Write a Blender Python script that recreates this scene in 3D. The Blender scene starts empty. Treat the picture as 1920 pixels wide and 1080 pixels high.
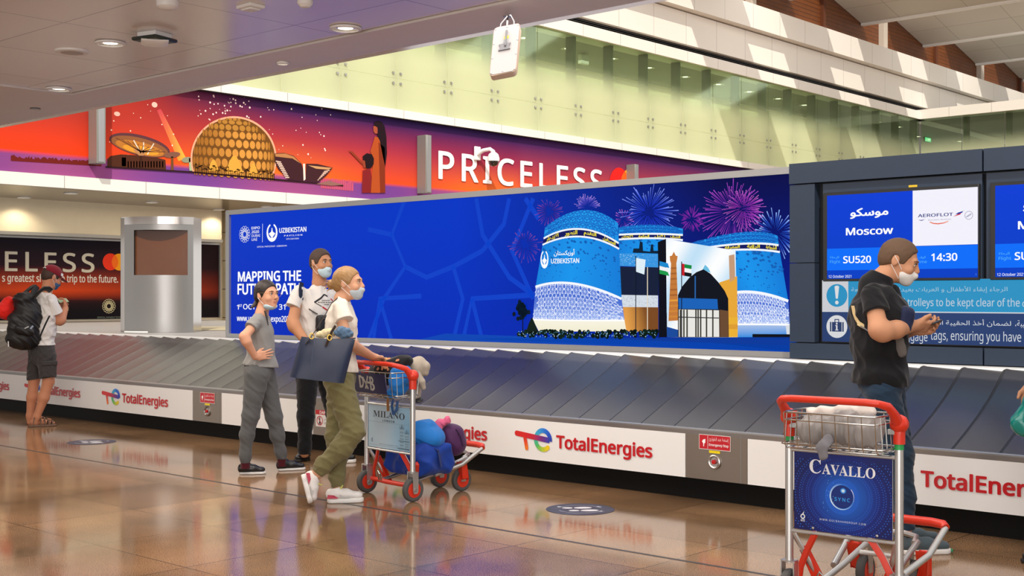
import bpy, math, random, os
import numpy as np
from mathutils import Vector, Matrix
from mathutils.geometry import tessellate_polygon

# ------------------------------------------------------------------ camera, world, lights, exposure
SC = bpy.context.scene
COL = SC.collection
F = 2348.0            # focal length in pixels of a 1920-wide frame
HOR = 556.0           # horizon row
EYE = 1.44            # camera height
YAW = math.radians(41.95)
SN, CS = math.sin(YAW), math.cos(YAW)

cam_d = bpy.data.cameras.new('camera')
cam_d.sensor_width = 36.0
cam_d.lens = 36.0 * F / 1920.0
cam_d.shift_y = (HOR - 540.0) / 1920.0
cam_d.clip_start = 0.1
cam_d.clip_end = 300
CAM = bpy.data.objects.new('camera', cam_d)
CAM.location = (0, 0, EYE)
CAM.rotation_euler = (math.pi / 2, 0, YAW)
COL.objects.link(CAM)
SC.camera = CAM

SC.view_settings.view_transform = 'Standard'
SC.view_settings.look = 'None'
SC.view_settings.gamma = 1.0
SC.view_settings.exposure = 0.0
SC.view_settings.use_curve_mapping = False
SC.render.film_transparent = False

W = bpy.data.worlds.new('world')
SC.world = W
W.use_nodes = True
bg = W.node_tree.nodes['Background']
bg.inputs['Color'].default_value = (1.0, 0.97, 0.95, 1)
bg.inputs['Strength'].default_value = 1.05


def lamp(name, kind, loc, power, color=(1, 1, 1), rot=(0, 0, 0), size=1.0, size_y=None, spot=None, blend=0.6):
    d = bpy.data.lights.new(name, kind)
    d.energy = power
    d.color = color
    if kind == 'AREA':
        d.size = size
        if size_y:
            d.shape = 'RECTANGLE'
            d.size_y = size_y
    elif kind == 'SUN':
        d.angle = size
    else:
        d.shadow_soft_size = size
    if spot:
        d.spot_size = spot
        d.spot_blend = blend
    o = bpy.data.objects.new(name, d)
    o.location = loc
    o.rotation_euler = rot
    COL.objects.link(o)
    return o


# sun through the sawtooth roof lights of the high hall
SUN_DIR = Vector((-0.50, 0.50, -0.735)).normalized()
sun = lamp('sun', 'SUN', (0, 10, 30), 4.0, (1.0, 0.93, 0.82), size=0.012)
sun.rotation_euler = SUN_DIR.to_track_quat('-Z', 'Y').to_euler()
# area lights added high in the hall, standing in for roof-window daylight
for yy in (20, 32, 46):
    lamp('hall_fill', 'AREA', (-13, yy, 10.8), 300, (1.0, 0.95, 0.88), (0, math.radians(20), 0), 8, 3)
lamp('hall_fill', 'AREA', (-10.5, 13.5, 8.5), 120, (1.0, 0.95, 0.9), (math.radians(0), math.radians(15), 0), 9, 4)
# area lights added under the ceiling to brighten the walkway where the passengers stand
lamp('walkway_fill', 'AREA', (-4.0, 5.2, 3.22), 120, (1.0, 0.94, 0.88), (0, 0, 0), 6, 2)
lamp('walkway_fill', 'AREA', (-9.5, 5.0, 3.22), 115, (1.0, 0.89, 0.77), (0, 0, 0), 6, 2)
lamp('walkway_fill', 'AREA', (-1.0, 2.2, 3.22), 110, (1.0, 0.96, 0.92), (0, 0, 0), 5, 2)
lamp('rear_fill', 'AREA', (2.5, -7.5, 1.7), 520, (1.0, 0.98, 0.97), (math.radians(90), 0, math.radians(25)), 12, 2.8)  # unseen fill lamp added behind the camera to lighten ceiling and people
lamp('mezzanine_light', 'AREA', (-22.3, 24, 7.9), 470, (1.0, 0.96, 0.84), (0, 0, 0), 2.5, 30)
lamp('soffit_light', 'AREA', (-21.6, 13, 3.2), 35, (1.0, 0.85, 0.6), (0, 0, 0), 1.2, 9)

# ------------------------------------------------------------------ geometry helpers
RX, RY = CS, SN                      # camera right in plan
FX, FY = -SN, CS                     # camera forward in plan


def ray(u, v):
    cx = (u - 960.0) / F
    return Vector((cx * RX + FX, cx * RY + FY, (HOR - v) / F))


def on_z(u, v, z):
    r = ray(u, v)
    return Vector((0, 0, EYE)) + r * ((z - EYE) / r.z)


def on_x(u, v, x):
    r = ray(u, v)
    return Vector((0, 0, EYE)) + r * (x / r.x)


def on_y(u, v, y):
    r = ray(u, v)
    return Vector((0, 0, EYE)) + r * (y / r.y)


def at_d(u, v, d):
    return Vector((0, 0, EYE)) + ray(u, v) * d


def lin(c):
    if isinstance(c, str):
        c = c.lstrip('#')
        c = [int(c[i:i + 2], 16) / 255.0 for i in (0, 2, 4)]
        c = [x / 12.92 if x <= 0.04045 else ((x + 0.055) / 1.055) ** 2.4 for x in c]
    return tuple(c[:3])


MATS = {}


def pr(name, col, rough=0.5, metal=0.0, spec=0.5, coat=0.0, bump=0.0, bscale=200.0, vary=0.0, vscale=8.0, sheen=0.0, trans=0.0):
    """procedural principled material: optional noise variation of colour and fine bump"""
    if name in MATS:
        return MATS[name]
    m = bpy.data.materials.new(name)
    m.use_nodes = True
    nt = m.node_tree
    b = nt.nodes['Principled BSDF']
    c = lin(col)
    b.inputs['Base Color'].default_value = (*c, 1)
    b.inputs['Roughness'].default_value = rough
    b.inputs['Metallic'].default_value = metal
    b.inputs['Specular IOR Level'].default_value = spec
    b.inputs['Coat Weight'].default_value = coat
    b.inputs['Sheen Weight'].default_value = sheen
    b.inputs['Transmission Weight'].default_value = trans
    if bump or vary:
        tc = nt.nodes.new('ShaderNodeTexCoord')
    if bump:
        n = nt.nodes.new('ShaderNodeTexNoise')
        n.inputs['Scale'].default_value = bscale
        n.inputs['Detail'].default_value = 3
        nt.links.new(tc.outputs['Object'], n.inputs['Vector'])
        bp = nt.nodes.new('ShaderNodeBump')
        bp.inputs['Strength'].default_value = bump
        bp.inputs['Distance'].default_value = 0.0012
        nt.links.new(n.outputs['Fac'], bp.inputs['Height'])
        nt.links.new(bp.outputs['Normal'], b.inputs['Normal'])
    if vary:
        n = nt.nodes.new('ShaderNodeTexNoise')
        n.inputs['Scale'].default_value = vscale
        n.inputs['Detail'].default_value = 4
        nt.links.new(tc.outputs['Object'], n.inputs['Vector'])
        mx = nt.nodes.new('ShaderNodeMix')
        mx.data_type = 'RGBA'
        mx.inputs[6].default_value = (*[max(0, x * (1 - vary)) for x in c], 1)
        mx.inputs[7].default_value = (*[min(1, x * (1 + vary)) for x in c], 1)
        nt.links.new(n.outputs['Fac'], mx.inputs[0])
        nt.links.new(mx.outputs[2], b.inputs['Base Color'])
    MATS[name] = m
    return m


def em(name, col, strength=1.0):
    if name in MATS:
        return MATS[name]
    m = bpy.data.materials.new(name)
    m.use_nodes = True
    nt = m.node_tree
    nt.nodes.clear()
    e = nt.nodes.new('ShaderNodeEmission')
    e.inputs['Color'].default_value = (*lin(col), 1)
    e.inputs['Strength'].default_value = strength
    o = nt.nodes.new('ShaderNodeOutputMaterial')
    nt.links.new(e.outputs[0], o.inputs[0])
    MATS[name] = m
    return m


def print_mat(name, glow=0.0, rough=0.4, spec=0.4):
    """printed picture: colours come from the attribute 'ink'; glow > 0 for back-lit sheets and screens"""
    if name in MATS:
        return MATS[name]
    m = bpy.data.materials.new(name)
    m.use_nodes = True
    nt = m.node_tree
    b = nt.nodes['Principled BSDF']
    a = nt.nodes.new('ShaderNodeAttribute')
    a.attribute_name = 'ink'
    b.inputs['Roughness'].default_value = rough
    b.inputs['Specular IOR Level'].default_value = spec
    if glow:
        b.inputs['Base Color'].default_value = (0.0, 0.0, 0.0, 1)
        nt.links.new(a.outputs['Color'], b.inputs['Emission Color'])
        b.inputs['Emission Strength'].default_value = glow
    else:
        nt.links.new(a.outputs['Color'], b.inputs['Base Color'])
    MATS[name] = m
    return m


def mesh_obj(name, verts, faces, mats, fmat=None, parent=None, smooth=True, angle=35, bevel=0.0, inks=None, seg=2):
    me = bpy.data.meshes.new(name)
    me.from_pydata([tuple(v) for v in verts], [], faces)
    for m in (mats if isinstance(mats, (list, tuple)) else [mats]):
        me.materials.append(m)
    if fmat is not None:
        me.polygons.foreach_set('material_index', fmat)
    if smooth:
        me.polygons.foreach_set('use_smooth', [True] * len(me.polygons))
        me.set_sharp_from_angle(angle=math.radians(angle))
    if inks is not None:
        at = me.color_attributes.new('ink', 'FLOAT_COLOR', 'POINT')
        at.data.foreach_set('color', np.asarray(inks, dtype=np.float32).ravel())
    me.update()
    o = bpy.data.objects.new(name, me)
    COL.objects.link(o)
    if parent is not None:
        put(o, parent)
    if bevel:
        b = o.modifiers.new('bevel', 'BEVEL')
        b.width = bevel
        b.segments = seg
        b.limit_method = 'ANGLE'
        b.angle_limit = math.radians(40)
    return o


WORLD_M = {}


def put(o, parent):
    """parent a mesh built in world coordinates"""
    o.parent = parent
    pm = WORLD_M.get(parent.name)
    if pm is not None:
        o.matrix_parent_inverse = pm.inverted()


def thing(name, label, cat, loc=(0, 0, 0), rz=0.0, group=None):
    o = bpy.data.objects.new(name, None)
    o.empty_display_size = 0.1
    o.location = loc
    o.rotation_euler = (0, 0, rz)
    COL.objects.link(o)
    WORLD_M[o.name] = Matrix.Translation(Vector(loc)) @ Matrix.Rotation(rz, 4, 'Z')
    return tag(o, label, cat, group)


def tag(o, label, cat, group=None):
    o['label'] = label
    o['category'] = cat
    if group:
        o['group'] = group
    return o


def struct(o):
    o['kind'] = 'structure'
    return o


def copy_tree(o, loc, label=None):
    c = o.copy()
    COL.objects.link(c)
    c.location = loc
    if label:
        c['label'] = label

    def rec(src, dst):
        for ch in list(src.children):
            k = ch.copy()
            COL.objects.link(k)
            k.parent = dst
            rec(ch, k)
    rec(o, c)
    return c


class MB:
    """collects shapes, then links them as ONE mesh object"""

    def __init__(self, *mats):
        self.v, self.f, self.m = [], [], []
        self.mats = list(mats)

    def add(self, vs, fs, mat=0):
        n = len(self.v)
        self.v += [Vector(p) for p in vs]
        self.f += [tuple(i + n for i in f) for f in fs]
        self.m += [mat] * len(fs)
        return self

    def box(self, a, b, mat=0):
        x0, y0, z0 = a
        x1, y1, z1 = b
        vs = [(x, y, z) for z in (z0, z1) for x, y in ((x0, y0), (x1, y0), (x1, y1), (x0, y1))]
        return self.add(vs, [(3, 2, 1, 0), (4, 5, 6, 7), (0, 1, 5, 4), (1, 2, 6, 5), (2, 3, 7, 6), (3, 0, 4, 7)], mat)

    def obox(self, c, ax, ay, az, mat=0):
        """oriented box from centre and three half-extent vectors"""
        c, ax, ay, az = Vector(c), Vector(ax), Vector(ay), Vector(az)
        vs = [c + sx * ax + sy * ay + sz * az for sz in (-1, 1) for sx, sy in ((-1, -1), (1, -1), (1, 1), (-1, 1))]
        return self.add(vs, [(3, 2, 1, 0), (4, 5, 6, 7), (0, 1, 5, 4), (1, 2, 6, 5), (2, 3, 7, 6), (3, 0, 4, 7)], mat)

    def tube(self, pts, r, mat=0, n=10, closed=False, flat=None):
        """round bar along points; r is a number or a list; flat=(w,h) with a fixed 'up' gives a strap"""
        P = [Vector(p) for p in pts]
        N = len(P)
        rs = r if isinstance(r, (list, tuple)) else [r] * N
        vs = []
        prev = None
        for i, p in enumerate(P):
            if closed:
                t = (P[(i + 1) % N] - P[i - 1])
            else:
                t = P[min(i + 1, N - 1)] - P[max(i - 1, 0)]
            t.normalize()
            if prev is None:
                up = Vector((0, 0, 1)) if abs(t.z) < 0.9 else Vector((1, 0, 0))
                if flat is not None and len(flat) > 2:
                    up = Vector(flat[2])
                a = up - t * up.dot(t)
            else:
                a = prev - t * prev.dot(t)
            a.normalize()
            prev = a
            b = t.cross(a)
            for k in range(n):
                an = 2 * math.pi * k / n
                if flat is not None:
                    ca, sa = math.cos(an), math.sin(an)
                    q = 0.35
                    w = math.copysign(abs(sa) ** q, sa) * flat[0] / 2
                    h = math.copysign(abs(ca) ** q, ca) * flat[1] / 2
                    vs.append(p + b * w + a * h)
                else:
                    vs.append(p + (a * math.cos(an) + b * math.sin(an)) * rs[i])
        fs = []
        for i in range(N if closed else N - 1):
            j = (i + 1) % N
            for k in range(n):
                l = (k + 1) % n
                fs.append((i * n + k, i * n + l, j * n + l, j * n + k))
        if not closed:
            fs.append(tuple(range(n - 1, -1, -1)))
            fs.append(tuple((N - 1) * n + k for k in range(n)))
        return self.add(vs, fs, mat)

    def lathe(self, prof, c, axis=(0, 0, 1), n=24, mat=0, sx=1.0):
        """profile [(radius, height)] turned round an axis through c"""
        ax = Vector(axis).normalized()
        a = (Vector((0, 0, 1)) if abs(ax.z) < 0.9 else Vector((1, 0, 0)))
        a = (a - ax * a.dot(ax)).normalized()
        b = ax.cross(a)
        c = Vector(c)
        vs, fs = [], []
        for (r, h) in prof:
            for k in range(n):
                an = 2 * math.pi * k / n
                vs.append(c + ax * h + a * (r * math.cos(an)) + b * (r * math.sin(an) * sx))
        for i in range(len(prof) - 1):
            for k in range(n):
                l = (k + 1) % n
                fs.append((i * n + k, i * n + l, (i + 1) * n + l, (i + 1) * n + k))
        if prof[0][0] > 1e-6:
            fs.append(tuple(range(n - 1, -1, -1)))
        if prof[-1][0] > 1e-6:
            fs.append(tuple((len(prof) - 1) * n + k for k in range(n)))
        return self.add(vs, fs, mat)

    def extrude(self, poly, vec, mat=0):
        """solid from a 3-D polygon swept along vec"""
        P = [Vector(p) for p in poly]
        n = len(P)
        vec = Vector(vec)
        tris = tessellate_polygon([P])
        vs = P + [p + vec for p in P]
        fs = [tuple(t) for t in tris] + [tuple(i + n for i in reversed(t)) for t in tris]
        for i in range(n):
            j = (i + 1) % n
            fs.append((i, j, j + n, i + n))
        return self.add(vs, fs, mat)

    def grid(self, fn, nu, nv, mat=0):
        vs = [fn(i / nu, j / nv) for j in range(nv + 1) for i in range(nu + 1)]
        fs = [(j * (nu + 1) + i, j * (nu + 1) + i + 1, (j + 1) * (nu + 1) + i + 1, (j + 1) * (nu + 1) + i)
              for j in range(nv) for i in range(nu)]
        return self.add(vs, fs, mat)

    def build(self, name, parent=None, **kw):
        return mesh_obj(name, self.v, self.f, self.mats, self.m, parent, **kw)


# ------------------------------------------------------------------ lettering
FDIR = os.path.join(bpy.utils.system_resource('DATAFILES'), 'fonts')
FONTS = {}


def font(k):
    if k not in FONTS:
        fn = {'sans': 'NotoSansHebrew-Regular.woff2', 'ar': 'NotoSansArabic-VariableFont_wdth,wght.woff2', 'math': 'NotoSansMath-Regular.woff2'}[k]
        try:
            FONTS[k] = bpy.data.fonts.load(os.path.join(FDIR, fn))
        except Exception:
            FONTS[k] = None
    return FONTS[k]


AR = {}
for _b, _n, _s in ((0xFE8D, 2, 'ا'), (0xFE8F, 4, 'ب'), (0xFE93, 2, 'ة'), (0xFE95, 4, 'ت'), (0xFE99, 4, 'ث'), (0xFE9D, 4, 'ج'),
                   (0xFEA1, 4, 'ح'), (0xFEA5, 4, 'خ'), (0xFEA9, 2, 'د'), (0xFEAB, 2, 'ذ'), (0xFEAD, 2, 'ر'), (0xFEAF, 2, 'ز'),
                   (0xFEB1, 4, 'س'), (0xFEB5, 4, 'ش'), (0xFEB9, 4, 'ص'), (0xFEBD, 4, 'ض'), (0xFEC1, 4, 'ط'), (0xFEC5, 4, 'ظ'),
                   (0xFEC9, 4, 'ع'), (0xFECD, 4, 'غ'), (0xFED1, 4, 'ف'), (0xFED5, 4, 'ق'), (0xFED9, 4, 'ك'), (0xFEDD, 4, 'ل'),
                   (0xFEE1, 4, 'م'), (0xFEE5, 4, 'ن'), (0xFEE9, 4, 'ه'), (0xFEED, 2, 'و'), (0xFEEF, 2, 'ى'), (0xFEF1, 4, 'ي'),
                   (0xFE83, 2, 'أ'), (0xFE87, 2, 'إ'), (0xFEFB, 2, '\ue000'), (0xFEF7, 2, '\ue001'), (0xFEF9, 2, '\ue002')):
    AR[_s] = (_b, _n)


def arabic(s):
    """contextual forms, laid out left to right"""
    s = s.replace('لا', '\ue000').replace('لأ', '\ue001').replace('لإ', '\ue002')
    out = []
    for i, ch in enumerate(s):
        if ch not in AR:
            out.append(ch)
            continue
        b, n = AR[ch]
        pv = i > 0 and s[i - 1] in AR and AR[s[i - 1]][1] == 4
        nx = n == 4 and i + 1 < len(s) and s[i + 1] in AR
        out.append(chr(b + (3 if pv and nx else 2 if nx else 1 if pv else 0)))
    return ''.join(reversed(out))


def serif(s):
    return ''.join(chr(0x1D400 + ord(c) - 65) if 'A' <= c <= 'Z' else c for c in s)


TXT = {}


def text_tris(s, fk='sans', bold=0.0, space=1.0):
    key = (s, fk, bold, space)
    if key in TXT:
        return TXT[key]
    cu = bpy.data.curves.new('lettering', 'FONT')
    cu.body = s
    ft = font(fk)
    if ft:
        cu.font = ft
    cu.offset = bold
    cu.space_character = space
    cu.resolution_u = 3
    ob = bpy.data.objects.new('lettering', cu)
    me = bpy.data.meshes.new_from_object(ob)
    me.calc_loop_triangles()
    vs = [(v.co.x, v.co.y) for v in me.vertices]
    fs = [tuple(t.vertices) for t in me.loop_triangles]
    bpy.data.objects.remove(ob)
    bpy.data.curves.remove(cu)
    bpy.data.meshes.remove(me)
    TXT[key] = (vs, fs)
    return TXT[key]


class Art:
    """flat printed picture on a plane; coordinates (s, t) in metres along the plane, layers stacked by fractions of a millimetre"""

    def __init__(self, o, sdir, tdir, step=0.0006):
        self.o, self.sd, self.td = Vector(o), Vector(sdir).normalized(), Vector(tdir).normalized()
        self.n = self.sd.cross(self.td)
        self.v, self.f, self.c = [], [], []
        self.h = step
        self.step = step

    def px(self, u, v):
        r = ray(u, v)
        c = Vector((0, 0, EYE))
        k = (self.o - c).dot(self.n) / r.dot(self.n)
        p = c + r * k - self.o
        return (p.dot(self.sd), p.dot(self.td))

    def raw(self, st, fs, cols, h=None):
        n = len(self.v)
        h = self.h if h is None else h
        self.v += [self.o + self.sd * s + self.td * t + self.n * h for s, t in st]
        self.f += [tuple(i + n for i in f) for f in fs]
        if isinstance(cols, str) or (isinstance(cols, tuple) and not hasattr(cols[0], '__len__')):
            cols = [lin(cols)] * len(st)
        self.c += [(*lin(c), 1.0) for c in cols]
        return self

    def up(self, k=1):
        self.h += self.step * k
        return self

    def poly(self, st, col):
        P = [Vector((s, t, 0)) for s, t in st]
        tris = [tuple(x) for x in tessellate_polygon([P])]
        out = []
        for a, b, c in tris:
            ar = (P[b] - P[a]).cross(P[c] - P[a]).z
            out.append((a, b, c) if ar > 0 else (a, c, b))
        return self.raw(st, out, col)

    def ppx(self, pts, col):
        return self.poly([self.px(*p) for p in pts], col)

    def rect(self, s0, t0, s1, t1, col):
        return self.raw([(s0, t0), (s1, t0), (s1, t1), (s0, t1)], [(0, 1, 2, 3)], col)

    def grad(self, s0, t0, s1, t1, fn, nu=24, nv=12):
        """fn(a, b) -> colour with a, b in 0..1"""
        st, cols = [], []
        for j in range(nv + 1):
            for i in range(nu + 1):
                st.append((s0 + (s1 - s0) * i / nu, t0 + (t1 - t0) * j / nv))
                cols.append(fn(i / nu, j / nv))
        fs = [(j * (nu + 1) + i, j * (nu + 1) + i + 1, (j + 1) * (nu + 1) + i + 1, (j + 1) * (nu + 1) + i)
              for j in range(nv) for i in range(nu)]
        return self.raw(st, fs, cols)

    def ell(self, s, t, rs, rt, col, n=28, a0=0.0, a1=360.0, rot=0.0):
        cr, sr = math.cos(rot), math.sin(rot)
        st = []
        full = a1 - a0 >= 359.9
        for k in range(n if full else n + 1):
            an = math.radians(a0 + (a1 - a0) * k / n)
            x, y = rs * math.cos(an), rt * math.sin(an)
            st.append((s + x * cr - y * sr, t + x * sr + y * cr))
        return self.raw(st, [tuple(range(len(st)))], col)

    def ring(self, s, t, r0, r1, col, n=32, a0=0.0, a1=360.0, asp=1.0):
        st = []
        for k in range(n + 1):
            an = math.radians(a0 + (a1 - a0) * k / n)
            st += [(s + r0 * math.cos(an) * asp, t + r0 * math.sin(an)), (s + r1 * math.cos(an) * asp, t + r1 * math.sin(an))]
        cols = col
        if isinstance(col, list):
            cols = []
            for k in range(n + 1):
                x = k / n * (len(col) - 1)
                i = min(int(x), len(col) - 2)
                c = tuple(a + (b - a) * (x - i) for a, b in zip(lin(col[i]), lin(col[i + 1])))
                cols += [c, c]
        return self.raw(st, [(2 * k, 2 * k + 1, 2 * k + 3, 2 * k + 2) for k in range(n)], cols)

    def line(self, st, w, col, w1=None):
        P = [Vector(p) for p in st]
        n = len(P)
        out = []
        for i, p in enumerate(P):
            t = P[min(i + 1, n - 1)] - P[max(i - 1, 0)]
            if t.length < 1e-9:
                t = Vector((1, 0))
            t.normalize()
            ww = (w if w1 is None else w + (w1 - w) * i / (n - 1)) / 2
            nn = Vector((-t.y, t.x)) * ww
            out += [tuple(p + nn), tuple(p - nn)]
        cols = col
        if isinstance(col, list):
            cols = []
            for i in range(n):
                x = i / (n - 1) * (len(col) - 1)
                q = min(int(x), len(col) - 2)
                c = tuple(a + (b - a) * (x - q) for a, b in zip(lin(col[q]), lin(col[q + 1])))
                cols += [c, c]
        return self.raw(out, [(2 * i + 1, 2 * i + 3, 2 * i + 2, 2 * i) for i in range(n - 1)], cols)

    def text(self, s, s0, t0, s1, t1, col, fk='sans', bold=0.0, space=1.0, shear=0.0, ref=None):
        """lettering stretched to the box; ref: measure the vertical extent on these characters instead"""
        bold0, bold = bold, 0.0
        vs, fs = text_tris(s, fk, bold, space)
        if not vs:
            return self
        x0 = min(v[0] for v in vs)
        x1 = max(v[0] for v in vs)
        rv = text_tris(ref, fk, bold)[0] if ref else vs
        y0 = min(v[1] for v in rv)
        y1 = max(v[1] for v in rv)
        shifts = [(0.0, 0.0)]
        if bold0:
            shifts += [(bold0 * math.cos(q * math.pi / 4 + .39), 0.8 * bold0 * math.sin(q * math.pi / 4 + .39)) for q in range(8)]
        k = (s1 - s0) / max(x1 - x0, 1e-6)
        kt = (t1 - t0) / max(y1 - y0, 1e-6)
        for i, (dx, dy) in enumerate(shifts):
            st = []
            for x, y in vs:
                b = (y - y0) / max(y1 - y0, 1e-6)
                a = (x - x0) / max(x1 - x0, 1e-6)
                st.append((s0 + (s1 - s0) * a + shear * b * (t1 - t0) + dx * k, t0 + (t1 - t0) * b + dy * kt))
            self.raw(st, fs, col, self.h + i * self.step * 0.12)
        return self

    def tpx(self, s, u0, v0, u1, v1, col, **kw):
        """box given by its left-bottom (u0, v0) and right-top (u1, v1)"""
        a, b = self.px(u0, v0), self.px(u1, v1)
        return self.text(s, a[0], a[1], b[0], b[1], col, **kw)

    def build(self, name, mat, parent=None):
        return mesh_obj(name, self.v, self.f, mat, None, parent, smooth=False, inks=self.c)


# ------------------------------------------------------------------ setting: floor, ceilings, walls
def brick_mat(name, c1, c2, mortar, w, h, msize, axes='xy', off=(0, 0), rough=0.5, spec=0.5, metal=0.0, coat=0.0,
              speck=0.0, sscale=60.0, cloud=0.0, stagger=0.0, bump=0.25, rvar=0.0):
    m = bpy.data.materials.new(name)
    m.use_nodes = True
    nt = m.node_tree
    L = nt.links.new
    b = nt.nodes['Principled BSDF']
    tc = nt.nodes.new('ShaderNodeTexCoord')
    sp = nt.nodes.new('ShaderNodeSeparateXYZ')
    cb = nt.nodes.new('ShaderNodeCombineXYZ')
    L(tc.outputs['Object'], sp.inputs[0])
    for k, ax in enumerate(axes):
        ad = nt.nodes.new('ShaderNodeMath')
        ad.operation = 'ADD'
        ad.inputs[1].default_value = 200 * (w, h)[k] - off[k]
        L(sp.outputs['xyz'.index(ax)], ad.inputs[0])
        L(ad.outputs[0], cb.inputs[k])
    br = nt.nodes.new('ShaderNodeTexBrick')
    br.offset = stagger
    br.squash = 1.0
    br.inputs['Scale'].default_value = 1.0
    br.inputs['Color1'].default_value = (*lin(c1), 1)
    br.inputs['Color2'].default_value = (*lin(c2), 1)
    br.inputs['Mortar'].default_value = (*lin(mortar), 1)
    br.inputs['Mortar Size'].default_value = msize
    br.inputs['Mortar Smooth'].default_value = 0.1
    br.inputs['Brick Width'].default_value = w
    br.inputs['Row Height'].default_value = h
    L(cb.outputs[0], br.inputs['Vector'])
    col = br.outputs['Color']
    for amt, sc, det in ((speck, sscale, 2), (cloud, 1.1, 5)):
        if not amt:
            continue
        n = nt.nodes.new('ShaderNodeTexNoise')
        n.inputs['Scale'].default_value = sc
        n.inputs['Detail'].default_value = det
        L(tc.outputs['Object'], n.inputs['Vector'])
        mr = nt.nodes.new('ShaderNodeMapRange')
        mr.inputs['From Min'].default_value = 0.32
        mr.inputs['From Max'].default_value = 0.68
        mr.inputs['To Min'].default_value = 1 - amt
        mr.inputs['To Max'].default_value = 1 + amt
        L(n.outputs['Fac'], mr.inputs['Value'])
        mx = nt.nodes.new('ShaderNodeMix')
        mx.data_type = 'RGBA'
        mx.blend_type = 'MULTIPLY'
        mx.inputs[0].default_value = 1
        L(col, mx.inputs[6])
        L(mr.outputs[0], mx.inputs[7])
        col = mx.outputs[2]
        if sc < 5 and rvar:
            m2 = nt.nodes.new('ShaderNodeMapRange')
            m2.inputs['To Min'].default_value = max(0.02, rough - rvar)
            m2.inputs['To Max'].default_value = rough + rvar
            L(n.outputs['Fac'], m2.inputs['Value'])
            L(m2.outputs[0], b.inputs['Roughness'])
    L(col, b.inputs['Base Color'])
    if bump:
        bp = nt.nodes.new('ShaderNodeBump')
        bp.inputs['Strength'].default_value = bump
        bp.inputs['Distance'].default_value = 0.002
        bp.invert = True
        L(br.outputs['Fac'], bp.inputs['Height'])
        L(bp.outputs['Normal'], b.inputs['Normal'])
    if not (cloud and rvar):
        b.inputs['Roughness'].default_value = rough
    b.inputs['Specular IOR Level'].default_value = spec
    b.inputs['Metallic'].default_value = metal
    b.inputs['Coat Weight'].default_value = coat
    MATS[name] = m
    return m


GRANITE = brick_mat('polished_granite', '#977656', '#7e6045', '#46341f', 0.91, 0.795, 0.004, 'xy', (-5.74, 5.38), rough=0.10, spec=0.6,
                    speck=0.6, sscale=170, cloud=0.30, rvar=0.05, bump=0.1)
JOINT = pr('joint_metal', '#3a332c', 0.4)
TILE = brick_mat('ceiling_pans', '#e8e0db', '#e4dcd7', '#b0a6a3', 1.1, 1.1, 0.006, 'xy', (-7.95, 5.39), rough=0.2, spec=0.8, bump=0.3)
PLASTER = pr('grey_bulkhead', '#e2d9d3', 0.5, vary=0.03)
LIP = pr('bulkhead_lip', '#b0a7ac', 0.18, metal=0.55)
GAP = pr('shadow_gap', '#2a2624', 0.8)
WHITE_P = brick_mat('white_cladding', '#e6e0d8', '#e2dcd3', '#8f8880', 1.57, 60.0, 0.006, 'yz', (13.92, 0), rough=0.45, bump=0.3)
WHITE_X = brick_mat('white_cladding_far', '#e6e0d8', '#e2dcd3', '#8f8880', 1.57, 60.0, 0.006, 'xz', (0, 0), rough=0.42, bump=0.3)
CREAM = pr('cream_paint', '#d8ccb4', 0.6, vary=0.04)
MEZZ = pr('mezzanine_wall_paint', '#e6dfb4', 0.6)
MEZZ_C = pr('mezzanine_ceiling_paint', '#8d8a80', 0.6)
RUST = brick_mat('rust_slats', '#6e3a14', '#64340f', '#3a1c08', 400.0, 0.14, 0.010, 'yz', (0, 0), rough=0.45, speck=0.10, sscale=3, bump=0.8)
ROOF = brick_mat('roof_lining', '#c9c4bb', '#c3beb5', '#9f9a92', 2.4, 1.3, 0.012, 'xy', (0, 41.7), rough=0.6, bump=0.2)
SOFFIT = pr('soffit_metal', '#9a948a', 0.22, metal=0.6)
DECK = pr('deck_grey', '#8f8d8c', 0.45, vary=0.06)
CLAD = brick_mat('cream_cladding', '#c9bb9c', '#c5b797', '#6a5f4c', 4.0, 0.62, 0.012, 'yz', (14, 0.36), rough=0.5, bump=0.5)
STEEL = pr('brushed_steel', '#b9b7b4', 0.28, metal=1.0, vary=0.05, vscale=3)
STEEL_D = pr('satin_aluminium', '#a8a8a8', 0.38, metal=0.8)
BLACK = pr('black_paint', '#0c0b0b', 0.35)
BLACK_M = pr('black_plastic', '#17171a', 0.45)
WHITE = pr('white_plastic', '#e9e7e4', 0.45)

m = MB(GRANITE).box((-32, -12, -0.2), (12, 72, 0))
struct(m.build('floor', smooth=False))
m = MB(JOINT).box((-30, 5.685, -0.02), (12, 5.715, 0.0008))
struct(m.build('trim_1', smooth=False))

# low ceiling over the walkway, its plain border and shiny lip
m = MB(TILE).box((-10.64, -8, 3.30), (12, 5.81, 3.6))
struct(m.build('ceiling', smooth=False))
m = MB(PLASTER, GAP)
m.box((-10.66, 5.83, 3.285), (12, 6.36, 3.62), 0)
m.box((-23.0, -8, 3.285), (-10.66, 6.36, 3.62), 0)
m.box((-10.66, 5.81, 3.31), (12, 5.83, 3.62), 1)
struct(m.build('trim_2', smooth=False))
m = MB(LIP).extrude([(-23, 6.36, 3.285), (-23, 6.50, 3.30), (-23, 6.53, 3.62), (-23, 6.36, 3.62)], (35, 0, 0))
struct(m.build('trim_3', smooth=False))

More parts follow.
